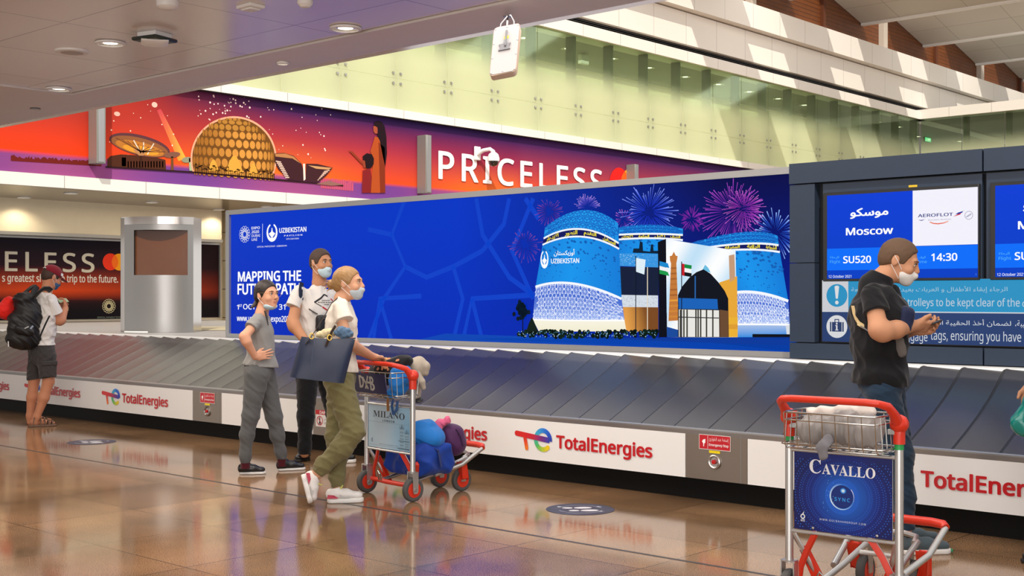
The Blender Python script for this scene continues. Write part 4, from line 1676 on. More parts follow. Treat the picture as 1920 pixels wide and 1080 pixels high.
fm = MB(STEEL_D).box((-22.99, y0, z1), (-22.93, y1 + 0.03, z1 + 0.035)).box((-22.99, y1, z0), (-22.93, y1 + 0.03, z1))
fm.build('frame', low, smooth=False)

# ------------------------------------------------------------------ steel display kiosk on the carousel deck
KD = 16.9


def fr(u, d):
    """origin on the ray, with axes right / away / up"""
    o = at_d(u, HOR, d)
    o.z = 0
    return lambda x, y, z: Vector((o.x + RX * x + FX * y, o.y + RY * x + FY * y, z))


K = fr(293, KD)
kb, kt = 0.957, 2.50
kio = thing('display_kiosk', 'brushed steel curved information kiosk with dark brown screen on the deck', 'kiosk', K(0, 0.2, kb))


def arc_plan(x0, x1, y0, bulge, n=18):
    return [(x0 + (x1 - x0) * i / n, y0 - bulge * (1 - (2 * i / n - 1) ** 2)) for i in range(n + 1)]


front = arc_plan(-0.43, 0.50, 0.0, 0.16)
KST = pr('kiosk_steel', '#9a9896', 0.36, metal=0.85, vary=0.03, vscale=2)
POL = pr('polished_steel', '#c4bfba', 0.12, metal=1.0)


def kiosk_wall(m, za, zb, pl, mat=0):
    n = len(pl)
    vs = [K(x, y, za) for x, y in pl] + [K(x, y, zb) for x, y in pl]
    m.add(vs, [(i, i + 1, i + 1 + n, i + n) for i in range(n - 1)], mat)


# curved front sheet with the screen opening cut out
sx0, sx1 = -0.275, 0.435
sz0, sz1 = 1.44 - (516 - 556) / F * KD, 1.44 - (432 - 556) / F * KD
m = MB(KST)
fp = sorted(front + [(sx0, -0.16 * (1 - (2 * (sx0 + .43) / .93 - 1) ** 2)), (sx1, -0.16 * (1 - (2 * (sx1 + .43) / .93 - 1) ** 2))])
kiosk_wall(m, kb, sz0, fp)
kiosk_wall(m, sz1, kt - 0.09, fp)
kiosk_wall(m, sz0, sz1, [p for p in fp if p[0] <= sx0 + 1e-6])
kiosk_wall(m, sz0, sz1, [p for p in fp if p[0] >= sx1 - 1e-6])
m.build('front_sheet', kio)
m = MB(BLACK_M)
mid = [p for p in fp if sx0 - 1e-6 <= p[0] <= sx1 + 1e-6]
back = [(x, 0.0) for x, y in mid]
m.add([K(*mid[0], sz0), K(*mid[0], sz1), K(sx0, 0.0, sz1), K(sx0, 0.0, sz0)], [(0, 1, 2, 3)])
m.add([K(*mid[-1], sz0), K(*mid[-1], sz1), K(sx1, 0.0, sz1), K(sx1, 0.0, sz0)], [(3, 2, 1, 0)])
n = len(mid)
for z in (sz0, sz1):
    m.add([K(x, y, z) for x, y in mid] + [K(x, 0.0, z) for x, y in mid], [(i, i + 1, i + 1 + n, i + n) for i in range(n - 1)])
m.build('screen_recess', kio, smooth=False)
m = MB(pr('dark_brown_screen', '#5a3116', 0.16, spec=0.6, vary=0.15, vscale=3)).add([K(sx0, -0.02, sz0), K(sx1, -0.02, sz0), K(sx1, -0.02, sz1), K(sx0, -0.02, sz1)], [(0, 1, 2, 3)])
m.build('screen', kio, smooth=False)
m = MB(POL)
pl = [(-0.50, 0.42), (-0.50, 0.06), (-0.43, 0.0)]
kiosk_wall(m, kb, kt, pl)
kiosk_wall(m, kb, kt, [(0.50, 0.0), (0.505, 0.42), (-0.50, 0.42)])
m.build('side_sheet', kio, smooth=False)
m = MB(POL)
cap = arc_plan(-0.43, 0.505, 0.0, 0.165)
kiosk_wall(m, kt - 0.09, kt, cap)
full = cap + [(0.505, 0.42), (-0.50, 0.42), (-0.50, 0.06)]
m.extrude([K(x, y, kt) for x, y in full], (0, 0, 0.012))
m.build('cap_band', kio)
m = MB(WHITE)
m.add([K(x, y - .004, kb) for x, y in front[:8]] + [K(x, y - .004, kb + .018) for x, y in front[:8]], [(i, i + 1, i + 9, i + 8) for i in range(7)])
m.build('base_strip', kio)

# ------------------------------------------------------------------ ceiling fittings
GLOW = em('lamp_glow', '#fff4dc', 5.0)
REFL = pr('lamp_reflector', '#e8e2d4', 0.15, metal=0.8)


def downlight(r, name='downlight'):
    t = thing(name, 'x', 'ceiling light', (0, 0, 0))
    MB(WHITE).lathe([(r * 1.25, 0.0), (r * 1.24, -0.012), (r * 1.02, -0.016), (r * 0.98, 0.02)], (0, 0, 0), n=28).build('trim_ring', t)
    MB(REFL).lathe([(r * 1.0, -0.004), (r * 0.82, 0.03), (r * .6, 0.035)], (0, 0, 0), n=24).build('reflector', t)
    MB(GLOW).lathe([(r * 0.80, 0.0), (r * 0.6, -0.016), (0.0, -0.020)], (0, 0, 0.012), n=20).build('bulb', t)
    return t


big = downlight(0.088)
spots = [((207, 80), 'round lit downlight between the ceiling speaker and the square sensor'), ((110, 166), 'round lit downlight at the far corner of the tiled ceiling'),
         ((648, 52), 'round lit downlight in the bluish ceiling part above the billboard')]
for i, ((u, v), lb) in enumerate(spots):
    p = on_z(u, v, 3.296)
    o = big if i == 0 else copy_tree(big, p)
    o.location = p
    o['label'] = lb
    o['group'] = 'downlights in the tiled ceiling'
    lamp('downlight_beam', 'SPOT', (p.x, p.y, p.z - 0.05), 45, (1.0, 0.9, 0.75), (0, 0, 0), 0.06, spot=2.2)
sm = downlight(0.038, 'small_downlight')
sm.location = on_z(530, 117, 3.281)
sm['label'] = 'small lit downlight in the plain grey ceiling border'
MB(pr('dark_lens', '#4a4848', 0.2)).lathe([(0.05, 0.0), (0.05, -0.008), (0.0, -0.012)], (0, 0, 0), n=20).build('small_downlight', None)
o = bpy.data.objects['small_downlight.001'] if 'small_downlight.001' in bpy.data.objects else None
if o:
    o.location = on_z(66, 203, 3.284)
    tag(o, 'small unlit dark spot fitting in ceiling border at far left', 'ceiling light')
p = on_z(135, 95, 3.30)
t = thing('ceiling_speaker', 'flat white round ceiling speaker left of a lit downlight', 'speaker', p)
WORLD_M.pop(t.name)
MB(WHITE).lathe([(0.125, 0), (0.122, -0.014), (0.105, -0.018)], (0, 0, 0), n=32).build('rim', t)
MB(pr('speaker_mesh', '#b9b3ad', 0.6, bump=0.5, bscale=400)).lathe([(0.105, -0.017), (0.0, -0.022)], (0, 0, 0), n=32).build('grille', t)
p = on_z(290, 62, 3.30)
t = thing('wireless_access_point', 'square white ceiling unit with dark band beside a lit downlight', 'access point', p, 0.25)
WORLD_M.pop(t.name)
MB(WHITE).box((-0.085, -0.085, -0.035), (0.085, 0.085, 0)).build('mount', t, bevel=0.006)
MB(pr('dark_green_band', '#2a3430', 0.4)).box((-0.115, -0.115, -0.062), (0.115, 0.115, -0.035)).build('band', t, bevel=0.02)
MB(WHITE).lathe([(0.135, -0.060), (0.13, -0.070), (0.09, -0.085), (0.0, -0.092)], (0, 0, 0), n=4).build('dome', t, bevel=0.01)
p = on_z(470, 10, 3.30)
o = MB(WHITE).box((-0.075, -0.06, -0.022), (0.075, 0.06, 0)).box((-0.05, -0.04, -0.034), (0.05, 0.04, -0.022)).build('call_point', None, bevel=0.005)
o.location = p
tag(o, 'small flat white box on the ceiling tiles near the top edge', 'detector')
p = on_z(314, 2, 3.30)
o = MB(WHITE).lathe([(0.07, 0), (0.068, -0.035), (0.05, -0.05), (0.0, -0.055)], (0, 0, 0), n=24).build('smoke_detector', None)
o.location = p
tag(o, 'white rounded smoke detector at the top edge above the square unit', 'detector')
p = on_z(572, 2, 3.30)
o = MB(WHITE).lathe([(0.05, 0), (0.048, -0.02), (0.03, -0.04), (0.0, -0.045)], (0, 0, 0), n=20).build('smoke_detector', None)
o.location = p
tag(o, 'small white smoke detector at the top edge in the bluish ceiling', 'detector')

sof = downlight(0.10, 'soffit_downlight')
sl = [(45, 370, 'first from the left'), (133, 362, 'second from the left'), (285, 379, 'third from the left'), (410, 393, 'fourth from the left'), (500, 387, 'fifth from the left')]
for i, (u, v, w) in enumerate(sl):
    p = on_z(u, v, 3.281)
    o = sof if i == 0 else copy_tree(sof, p)
    o.location = p
    o['label'] = 'lit downlight in the low soffit under the banner, ' + w
    o['group'] = 'downlights under the mezzanine'
    lamp('soffit_beam', 'SPOT', (p.x, p.y, p.z - 0.06), 30, (1.0, 0.86, 0.62), (0, 0, 0), 0.06, spot=2.4)

mz = downlight(0.14, 'mezzanine_downlight')
ml = [(983, 71), (1064, 91), (1148, 110), (1217, 127), (1285, 144), (1347, 158), (1405, 172), (1459, 185), (1508, 197), (1603, 218), (1645, 229), (1685, 238), (1720, 256), (1799, 265)]
nth = ['first', 'second', 'third', 'fourth', 'fifth', 'sixth', 'seventh', 'eighth', 'ninth', 'tenth', 'eleventh', 'twelfth', 'thirteenth', 'last']
for i, (u, v) in enumerate(ml):
    p = on_z(u, v, 8.095)
    if p.y > 58:
        p = on_z(u, v, 8.095) * 0.9
        p.z = 8.095
    o = mz if i == 0 else copy_tree(mz, p)
    o.location = p
    o['label'] = 'lit downlight behind the frosted mezzanine glass, ' + nth[i] + ' from the left'
    o['group'] = 'downlights behind the mezzanine glass'

# exit sign behind the glass
p = on_x(1740, 262, -22.0)
o = MB(BLACK_M).box((-0.05, -0.32, -0.1), (0.0, 0.32, 0.1)).build('exit_sign', None)
o.location = p
tag(o, 'small glowing green exit sign behind the glass near the far corner', 'exit sign')
g = Art((0.002, 0, 0), (0, 1, 0), (0, 0, 1))
g.rect(-0.30, -0.085, 0.30, 0.085, '#1fc078').up()
g.text('EXIT', -0.05, -0.05, 0.25, 0.05, '#ffffff', bold=0.03)
g.ell(-0.18, 0.05, 0.018, 0.018, '#ffffff', 10).line([(-0.18, 0.03), (-0.19, -0.015), (-0.22, -0.06)], 0.03, '#ffffff').line([(-0.185, -0.01), (-0.15, -0.05)], 0.025, '#ffffff')
q = g.build('face', print_mat('exit_face', glow=2.0), None)
q.parent = o
MB(STEEL_D).box((-0.03, -0.01, 0.1), (-0.02, 0.01, 8.08 - p.z)).build('hanger', None).parent = o
p = on_x(1094, 112, -21.5)
o = MB(WHITE).box((-0.06, -0.17, -0.13), (0.06, 0.17, 0.13)).box((-0.02, -0.02, 0.13), (0.02, 0.02, 8.1 - p.z)).build('hanging_sign_box', None, bevel=0.01)
o.location = p
tag(o, 'white box hanging from the ceiling behind the upper glass', 'sign')

# ------------------------------------------------------------------ flat antenna hanging from the ceiling border
ad = 7.75
ant = thing('panel_antenna', 'white flat panel antenna hanging tilted from the grey ceiling border', 'antenna', at_d(950, 50, ad))
top = on_z(952, 30, 3.285)
c4 = [at_d(926, 52, ad), at_d(974, 43, ad + 0.02), at_d(969, 132, ad - 0.1), at_d(917, 141, ad - 0.12)]
nn = (c4[1] - c4[0]).cross(c4[3] - c4[0]).normalized()
nn = nn if nn.dot(Vector((FX, FY, 0))) > 0 else -nn
ex = (c4[1] - c4[0]).normalized()
ez = (c4[0] - c4[3]).normalized()
cc = sum(c4, Vector()) / 4
wd, hg = (c4[1] - c4[0]).length / 2, (c4[0] - c4[3]).length / 2
rim = []
for sxx, szz, a0 in ((1, 1, 0), (-1, 1, 90), (-1, -1, 180), (1, -1, 270)):
    for k in range(5):
        an = math.radians(a0 + 90 * k / 4)
        rim.append(cc + ex * (sxx * (wd - 0.025) + 0.025 * math.cos(an)) + ez * (szz * (hg - 0.025) + 0.025 * math.sin(an)))
AM = pr('antenna_shell', '#b0acab', 0.5)
MB(AM).extrude(rim, nn * 0.006).build('back_plate', ant, smooth=False)
side = (c4[1] - c4[0]).normalized()
rim2 = [p + nn * 0.006 for p in rim]
MB(pr('antenna_cover', '#d2b9a4', 0.5)).extrude([cc + (p - cc) * 1.02 for p in rim2], nn * 0.06 + ex * 0.012).build('cover', ant, bevel=0.008)
f = lambda x, z, d=0.0: cc + ex * (x * wd) + ez * (z * hg) - nn * d
for x, z in ((-.9, .92), (0, .93), (.9, .93), (-.92, .3), (.92, .3), (-.92, -.3), (.92, -.3), (-.9, -.93), (0, -.93), (.9, -.93)):
    MB(STEEL_D).lathe([(0.006, 0.0), (0.005, 0.003), (0, 0.004)], f(x, z), -nn, 8).build('screw', ant)
m = MB(pr('grey_bracket', '#77777a', 0.4, metal=0.6)).extrude([f(-.5, .2), f(.42, .2), f(.3, .07), f(.42, -.06), f(-.5, -.06), f(-.36, .07)], -nn * 0.012)
m.tube([f(0, .07, .02), f(0.02, .6, .03), Vector((top.x, top.y, top.z))], 0.006, n=8)
m.build('bracket', ant, smooth=False)
m = MB(STEEL_D).tube([f(-.55, .98, -.02), f(-.5, 1.2, -.02), f(-.1, 1.45, -.02), top], 0.004, n=6).tube([f(.55, .98, -.02), f(.52, 1.2, -.02), f(.2, 1.5, -.02), top], 0.004, n=6)
m.lathe([(0.03, 0.0), (0.03, -0.006), (0, -0.008)], top, n=14)
m.build('wire_hanger', ant)
MB(pr('yellow_tag', '#d8c23c', 0.5)).extrude([f(-.15, .55), f(.22, .55), f(.22, .42), f(-.15, .42)], -nn * 0.002).build('tag', ant, smooth=False)
MB(pr('grey_tag', '#9aa0a2', 0.5)).extrude([f(-.18, .41), f(.2, .41), f(.2, .27), f(-.18, .27)], -nn * 0.002).build('tag', ant, smooth=False)

# dome camera on a wall arm in front of the banner
p = on_x(893, 288, -20.0)
dc = thing('dome_camera', 'white dome security camera on a curved wall arm over the lettering', 'security camera', p)
MB(WHITE).box((-19.99, p.y - 0.10, p.z - 0.16), (-19.94, p.y + 0.10, p.z + 0.16)).build('wall_plate', dc, bevel=0.02)
MB(WHITE).tube([(-19.95, p.y, p.z - .02), (-19.8, p.y + .02, p.z + .06), (-19.62, p.y + .06, p.z + .08), (-19.55, p.y + .10, p.z + .02), (-19.55, p.y + .10, p.z - 0.06)], 0.045, n=12).build('arm', dc)
MB(WHITE).lathe([(0.06, 0.10), (0.11, 0.06), (0.14, -0.03), (0.14, -0.10), (0.12, -0.10)], (-19.55, p.y + .10, p.z - 0.10), n=24).build('housing', dc)
MB(pr('smoked_dome', '#14110f', 0.08, coat=1)).lathe([(0.118, 0.0), (0.11, -0.06), (0.07, -0.11), (0.0, -0.13)], (-19.55, p.y + .10, p.z - 0.20), n=24).build('lens_dome', dc)

# ------------------------------------------------------------------ round footprint stickers on the floor
for u, v, lb in ((1088, 955, 'dark blue round floor sticker with white footprints right of the loaded trolley'), (172, 829, 'dark blue round floor sticker with white footprints near man in cap')):
    c = on_z(u, v, 0)
    dirc = Vector((c.x, c.y, 0)).normalized()
    a = Art((c.x, c.y, 0.0012), (RX, RY, 0), (FX, FY, 0), 0.0004)
    a.ell(0, 0, 0.232, 0.232, '#1f2947', 48)
    a.up()
    a.ring(0, 0, 0.150, 0.156, '#c8ccd8', 40, 20, 160).ring(0, 0, 0.150, 0.156, '#c8ccd8', 40, 200, 340)
    for an in (35, 145, 325):
        x, y = 0.165 * math.cos(math.radians(an)), 0.165 * math.sin(math.radians(an))
        a.poly([(x - .02, y - .012), (x + .022, y), (x - .012, y + .02)], '#d8dce6')
    for oy, ox in ((0.052, -0.01), (-0.052, 0.03)):
        a.ell(ox + 0.03, oy, 0.062, 0.034, '#e8e6ea', 24, rot=0.12)
        a.ell(ox - 0.075, oy - 0.006, 0.036, 0.027, '#e8e6ea', 18)
    a.text('KEEP YOUR DISTANCE', -0.17, -0.20, -0.02, -0.185, '#aab2c8')
    o = a.build('floor_sticker', print_mat('floor_vinyl', rough=0.35), None)
    tag(o, lb, 'floor sticker', 'footprint stickers on the floor')


# ------------------------------------------------------------------ soft-body modelling: distance fields turned into one continuous skin
class Sdf:
    def __init__(s, lo, hi, h=0.005):
        s.lo = np.array(lo, float)
        s.h = h
        s.n = np.maximum(np.ceil((np.array(hi, float) - s.lo) / h).astype(int) + 1, 3)
        s.f = np.full(s.n, 1.0, np.float32)

    def _win(s, lo, hi):
        i0 = np.clip(np.floor((np.asarray(lo) - s.lo) / s.h).astype(int), 0, s.n - 1)
        i1 = np.clip(np.ceil((np.asarray(hi) - s.lo) / s.h).astype(int) + 1, 1, s.n)
        if np.any(i1 <= i0):
            return None, None
        sl = tuple(slice(a, b) for a, b in zip(i0, i1))
        g = [(np.arange(a, b, dtype=np.float32) * s.h + s.lo[k]).astype(np.float32) for k, (a, b) in enumerate(zip(i0, i1))]
        return sl, (g[0][:, None, None], g[1][None, :, None], g[2][None, None, :])

    def _op(s, sl, d, k, op):
        a = s.f[sl]
        if op == 'sub':
            d = -d
            if k > 0:
                hh = np.clip(0.5 - 0.5 * (a - d) / k, 0, 1)
                s.f[sl] = a * (1 - hh) + d * hh + k * hh * (1 - hh)
            else:
                s.f[sl] = np.maximum(a, d)
            return
        if k > 0:
            hh = np.clip(0.5 + 0.5 * (a - d) / k, 0, 1)
            s.f[sl] = a * (1 - hh) + d * hh - k * hh * (1 - hh)
        else:
            s.f[sl] = np.minimum(a, d)

    def cone(s, a, b, ra, rb=None, k=0.02, flat=None, op='u'):
        rb = ra if rb is None else rb
        a, b = np.array(a, float), np.array(b, float)
        m = max(ra, rb) + k + 4 * s.h
        sl, g = s._win(np.minimum(a, b) - m, np.maximum(a, b) + m)
        if sl is None:
            return s
        q = [g[i] - np.float32(a[i]) for i in range(3)]
        ab = b - a
        if flat is not None:
            nrm, fac = np.array(flat[0], float), flat[1]
            nrm = nrm / np.linalg.norm(nrm)
            dn = q[0] * nrm[0] + q[1] * nrm[1] + q[2] * nrm[2]
            q = [q[i] + dn * (nrm[i] * (fac - 1)) for i in range(3)]
            ab = ab + nrm * (ab.dot(nrm) * (fac - 1))
        L = max(ab.dot(ab), 1e-9)
        t = np.clip((q[0] * ab[0] + q[1] * ab[1] + q[2] * ab[2]) / L, 0, 1)
        d = np.sqrt((q[0] - t * ab[0]) ** 2 + (q[1] - t * ab[1]) ** 2 + (q[2] - t * ab[2]) ** 2) - (ra + (rb - ra) * t)
        s._op(sl, d.astype(np.float32), k, op)
        return s

    def chain(s, pts, k=0.02, flat=None, grow=0.0):
        for (a, ra), (b, rb) in zip(pts[:-1], pts[1:]):
            s.cone(a, b, ra + grow, rb + grow, k, flat)
        return s

    def ell(s, c, r, R=None, k=0.02, op='u'):
        c = np.array(c, float)
        r = np.array(r, float)
        m = r.max() + k + 4 * s.h
        sl, g = s._win(c - m, c + m)
        if sl is None:
            return s
        q = [g[i] - np.float32(c[i]) for i in range(3)]
        if R is not None:
            R = [np.array(v, float) for v in R]
            q = [q[0] * v[0] + q[1] * v[1] + q[2] * v[2] for v in R]
        k0 = np.sqrt((q[0] / r[0]) ** 2 + (q[1] / r[1]) ** 2 + (q[2] / r[2]) ** 2)
        k1 = np.sqrt((q[0] / r[0] ** 2) ** 2 + (q[1] / r[1] ** 2) ** 2 + (q[2] / r[2] ** 2) ** 2) + 1e-6
        s._op(sl, (k0 * (k0 - 1) / k1).astype(np.float32), k, op)
        return s

    def box(s, c, half, R=None, rnd_=0.01, k=0.02, op='u'):
        c = np.array(c, float)
        half = np.array(half, float)
        m = np.linalg.norm(half) + k + 4 * s.h
        sl, g = s._win(c - m, c + m)
        if sl is None:
            return s
        q = [g[i] - np.float32(c[i]) for i in range(3)]
        if R is not None:
            q = [q[0] * v[0] + q[1] * v[1] + q[2] * v[2] for v in [np.array(x, float) for x in R]]
        e = [np.abs(q[i]) - (half[i] - rnd_) for i in range(3)]
        out = np.sqrt(np.maximum(e[0], 0) ** 2 + np.maximum(e[1], 0) ** 2 + np.maximum(e[2], 0) ** 2)
        ins = np.minimum(np.maximum(np.maximum(e[0], e[1]), e[2]), 0)
        s._op(sl, (out + ins - rnd_).astype(np.float32), k, op)
        return s

    def cut(s, p, n, k=0.0):
        """keep the side n points away from"""
        n = np.array(n, float)
        n = n / np.linalg.norm(n)
        g = s._win(s.lo, s.lo + s.n * s.h)[1]
        d = (g[0] - p[0]) * n[0] + (g[1] - p[1]) * n[1] + (g[2] - p[2]) * n[2]
        s._op((slice(None),) * 3, (-d).astype(np.float32), k, 'sub')
        return s

    def ripple(s, amp, f=(18, 14, 26), seed=0):
        q = random.Random(seed)
        g = s._win(s.lo, s.lo + s.n * s.h)[1]
        d = 0
        for j in range(4):
            w = [f[i] * q.uniform(0.5, 1.6) * q.choice((-1, 1)) for i in range(3)]
            w2 = [f[i] * q.uniform(0.4, 1.0) for i in range(3)]
            d = d + 1.0 - 2.0 * np.abs(np.sin(0.5 * (g[0] * w[0] + g[1] * w[1] + g[2] * w[2] + 1.3 * np.sin(g[2] * w2[2] + g[0] * w2[0] + q.uniform(0, 6)) + q.uniform(0, 6))))
        s.f -= (amp * 0.5 * d).astype(np.float32)
        return s

    def mesh(s):
        f = s.f
        f[0], f[-1], f[:, 0], f[:, -1], f[:, :, 0], f[:, :, -1] = 1, 1, 1, 1, 1, 1
        ins = f < 0
        nx, ny, nz = f.shape
        cnt = np.zeros((nx - 1, ny - 1, nz - 1), np.uint8)
        offs = [(a, b, c) for a in (0, 1) for b in (0, 1) for c in (0, 1)]
        for a, b, c in offs:
            cnt += ins[a:nx - 1 + a, b:ny - 1 + b, c:nz - 1 + c]
        idx = np.argwhere((cnt > 0) & (cnt < 8))
        if len(idx) == 0:
            return np.zeros((0, 3)), []
        vals = np.stack([f[idx[:, 0] + a, idx[:, 1] + b, idx[:, 2] + c] for a, b, c in offs], 1)
        pos = np.zeros((len(idx), 3))
        num = np.zeros(len(idx))
        o = np.array(offs, float)
        for i in range(8):
            for j in range(i + 1, 8):
                if np.abs(o[i] - o[j]).sum() != 1:
                    continue
                va, vb = vals[:, i], vals[:, j]
                cr = (va < 0) != (vb < 0)
                t = np.where(cr, va / np.where(cr, va - vb, 1), 0)
                pos += np.where(cr[:, None], o[i] + (o[j] - o[i]) * t[:, None], 0)
                num += cr
        verts = (idx + pos / num[:, None]) * s.h + s.lo
        vid = np.full(cnt.shape, -1, np.int64)
        vid[idx[:, 0], idx[:, 1], idx[:, 2]] = np.arange(len(idx))
        quads = []
        for ax in range(3):
            sa = [slice(None)] * 3
            sb = [slice(None)] * 3
            sa[ax] = slice(0, -1)
            sb[ax] = slice(1, None)
            A_, B_ = ins[tuple(sa)], ins[tuple(sb)]
            e = np.argwhere(A_ != B_)
            fl = A_[e[:, 0], e[:, 1], e[:, 2]]
            u, v = (ax + 1) % 3, (ax + 2) % 3
            ok = (e[:, u] > 0) & (e[:, v] > 0) & (e[:, u] < f.shape[u] - 1) & (e[:, v] < f.shape[v] - 1)
            e, fl = e[ok], fl[ok]
            q = []
            for du, dv in ((-1, -1), (0, -1), (0, 0), (-1, 0)):
                w = e.copy()
                w[:, u] += du
                w[:, v] += dv
                q.append(vid[w[:, 0], w[:, 1], w[:, 2]])
            q = np.stack(q, 1)
            q[~fl] = q[~fl][:, ::-1]
            quads.append(q)
        return verts, np.concatenate(quads)


def sdf_obj(S, name, mat, parent, xf=None, inkfn=None):
    v, q = S.mesh()
    loc = v
    if xf is not None:
        v = xf(v)
    me = bpy.data.meshes.new(name)
    n = len(v)
    me.vertices.add(n)
    me.vertices.foreach_set('co', v.astype(np.float32).ravel())
    me.loops.add(len(q) * 4)
    me.loops.foreach_set('vertex_index', q.astype(np.int32).ravel())
    me.polygons.add(len(q))
    me.polygons.foreach_set('loop_start', np.arange(0, len(q) * 4, 4, dtype=np.int32))
    me.polygons.foreach_set('loop_total', np.full(len(q), 4, dtype=np.int32))
    me.polygons.foreach_set('use_smooth', np.ones(len(q), dtype=bool))
    me.materials.append(mat)
    if inkfn is not None:
        at = me.color_attributes.new('ink', 'FLOAT_COLOR', 'POINT')
        c = np.ones((n, 4), np.float32)
        c[:, :3] = inkfn(loc)
        at.data.foreach_set('color', c.ravel())
    me.update(calc_edges=True)
    me.validate()
    o = bpy.data.objects.new(name, me)
    COL.objects.link(o)
    if parent is not None:
        put(o, parent)
    return o


N3 = lambda v: np.array(v, float) / max(np.linalg.norm(v), 1e-9)


class Fig:
    """a figure (or soft thing) standing at a floor pixel; local axes: x to the right of view, y away, z up"""

    def __init__(s, name, label, cat, u, v, d=None, group=None):
        d = EYE * F / (v - HOR) if d is None else d
        r = ray(u, HOR)
        s.o = np.array(r * d)
        s.o[2] = 0
        s.A = N3([r.x, r.y, 0])
        s.R = np.array([s.A[1], -s.A[0], 0])
        s.dist = float(np.dot(s.o, s.A))
        s.root = thing(name, label, cat, tuple(s.o), 0, group) if name else None

    def L(s, u, v, dy=0.0):
        r = np.array(ray(u, v))
        t = (s.dist + dy) / np.dot(r, s.A)
        p = r * t
        return np.array([np.dot(p - s.o, s.R), dy, EYE + p[2]])

    def fl(s, u, v, z=0.0):
        p = np.array(on_z(u, v, z)) - s.o
        return np.array([np.dot(p, s.R), np.dot(p, s.A), z])

    def W(s, p):
        p = np.asarray(p, float)
        if p.ndim == 1:
            return Vector(tuple(s.o + s.R * p[0] + s.A * p[1] + np.array([0, 0, p[2]])))
        return s.o + p[:, 0:1] * s.R + p[:, 1:2] * s.A + p[:, 2:3] * np.array([[0, 0, 1.0]])

    def obj(s, S, name, mat, parent=None, **k):
        return sdf_obj(S, name, mat, parent or s.root, s.W, **k)


SKIN_N = [0]


def skin_mat(name, col):
    m = pr(name, col, 0.55, spec=0.28, vary=0.06, vscale=14)
    b = m.node_tree.nodes['Principled BSDF']
    b.inputs['Subsurface Weight'].default_value = 0.06
    b.inputs['Subsurface Radius'].default_value = (0.01, 0.004, 0.002)
    return m


def surface(o):
    from mathutils.bvhtree import BVHTree
    me = o.data
    return BVHTree.FromPolygons([v.co.copy() for v in me.vertices], [tuple(p.vertices) for p in me.polygons])


def drape(tree, p, d, lift=0.003):
    """drop a world point along d onto a garment"""
    d = Vector(d).normalized()
    h = tree.ray_cast(Vector(p) - d * 0.35, d, 0.8)
    return (h[0] - d * lift) if h[0] is not None else Vector(p)


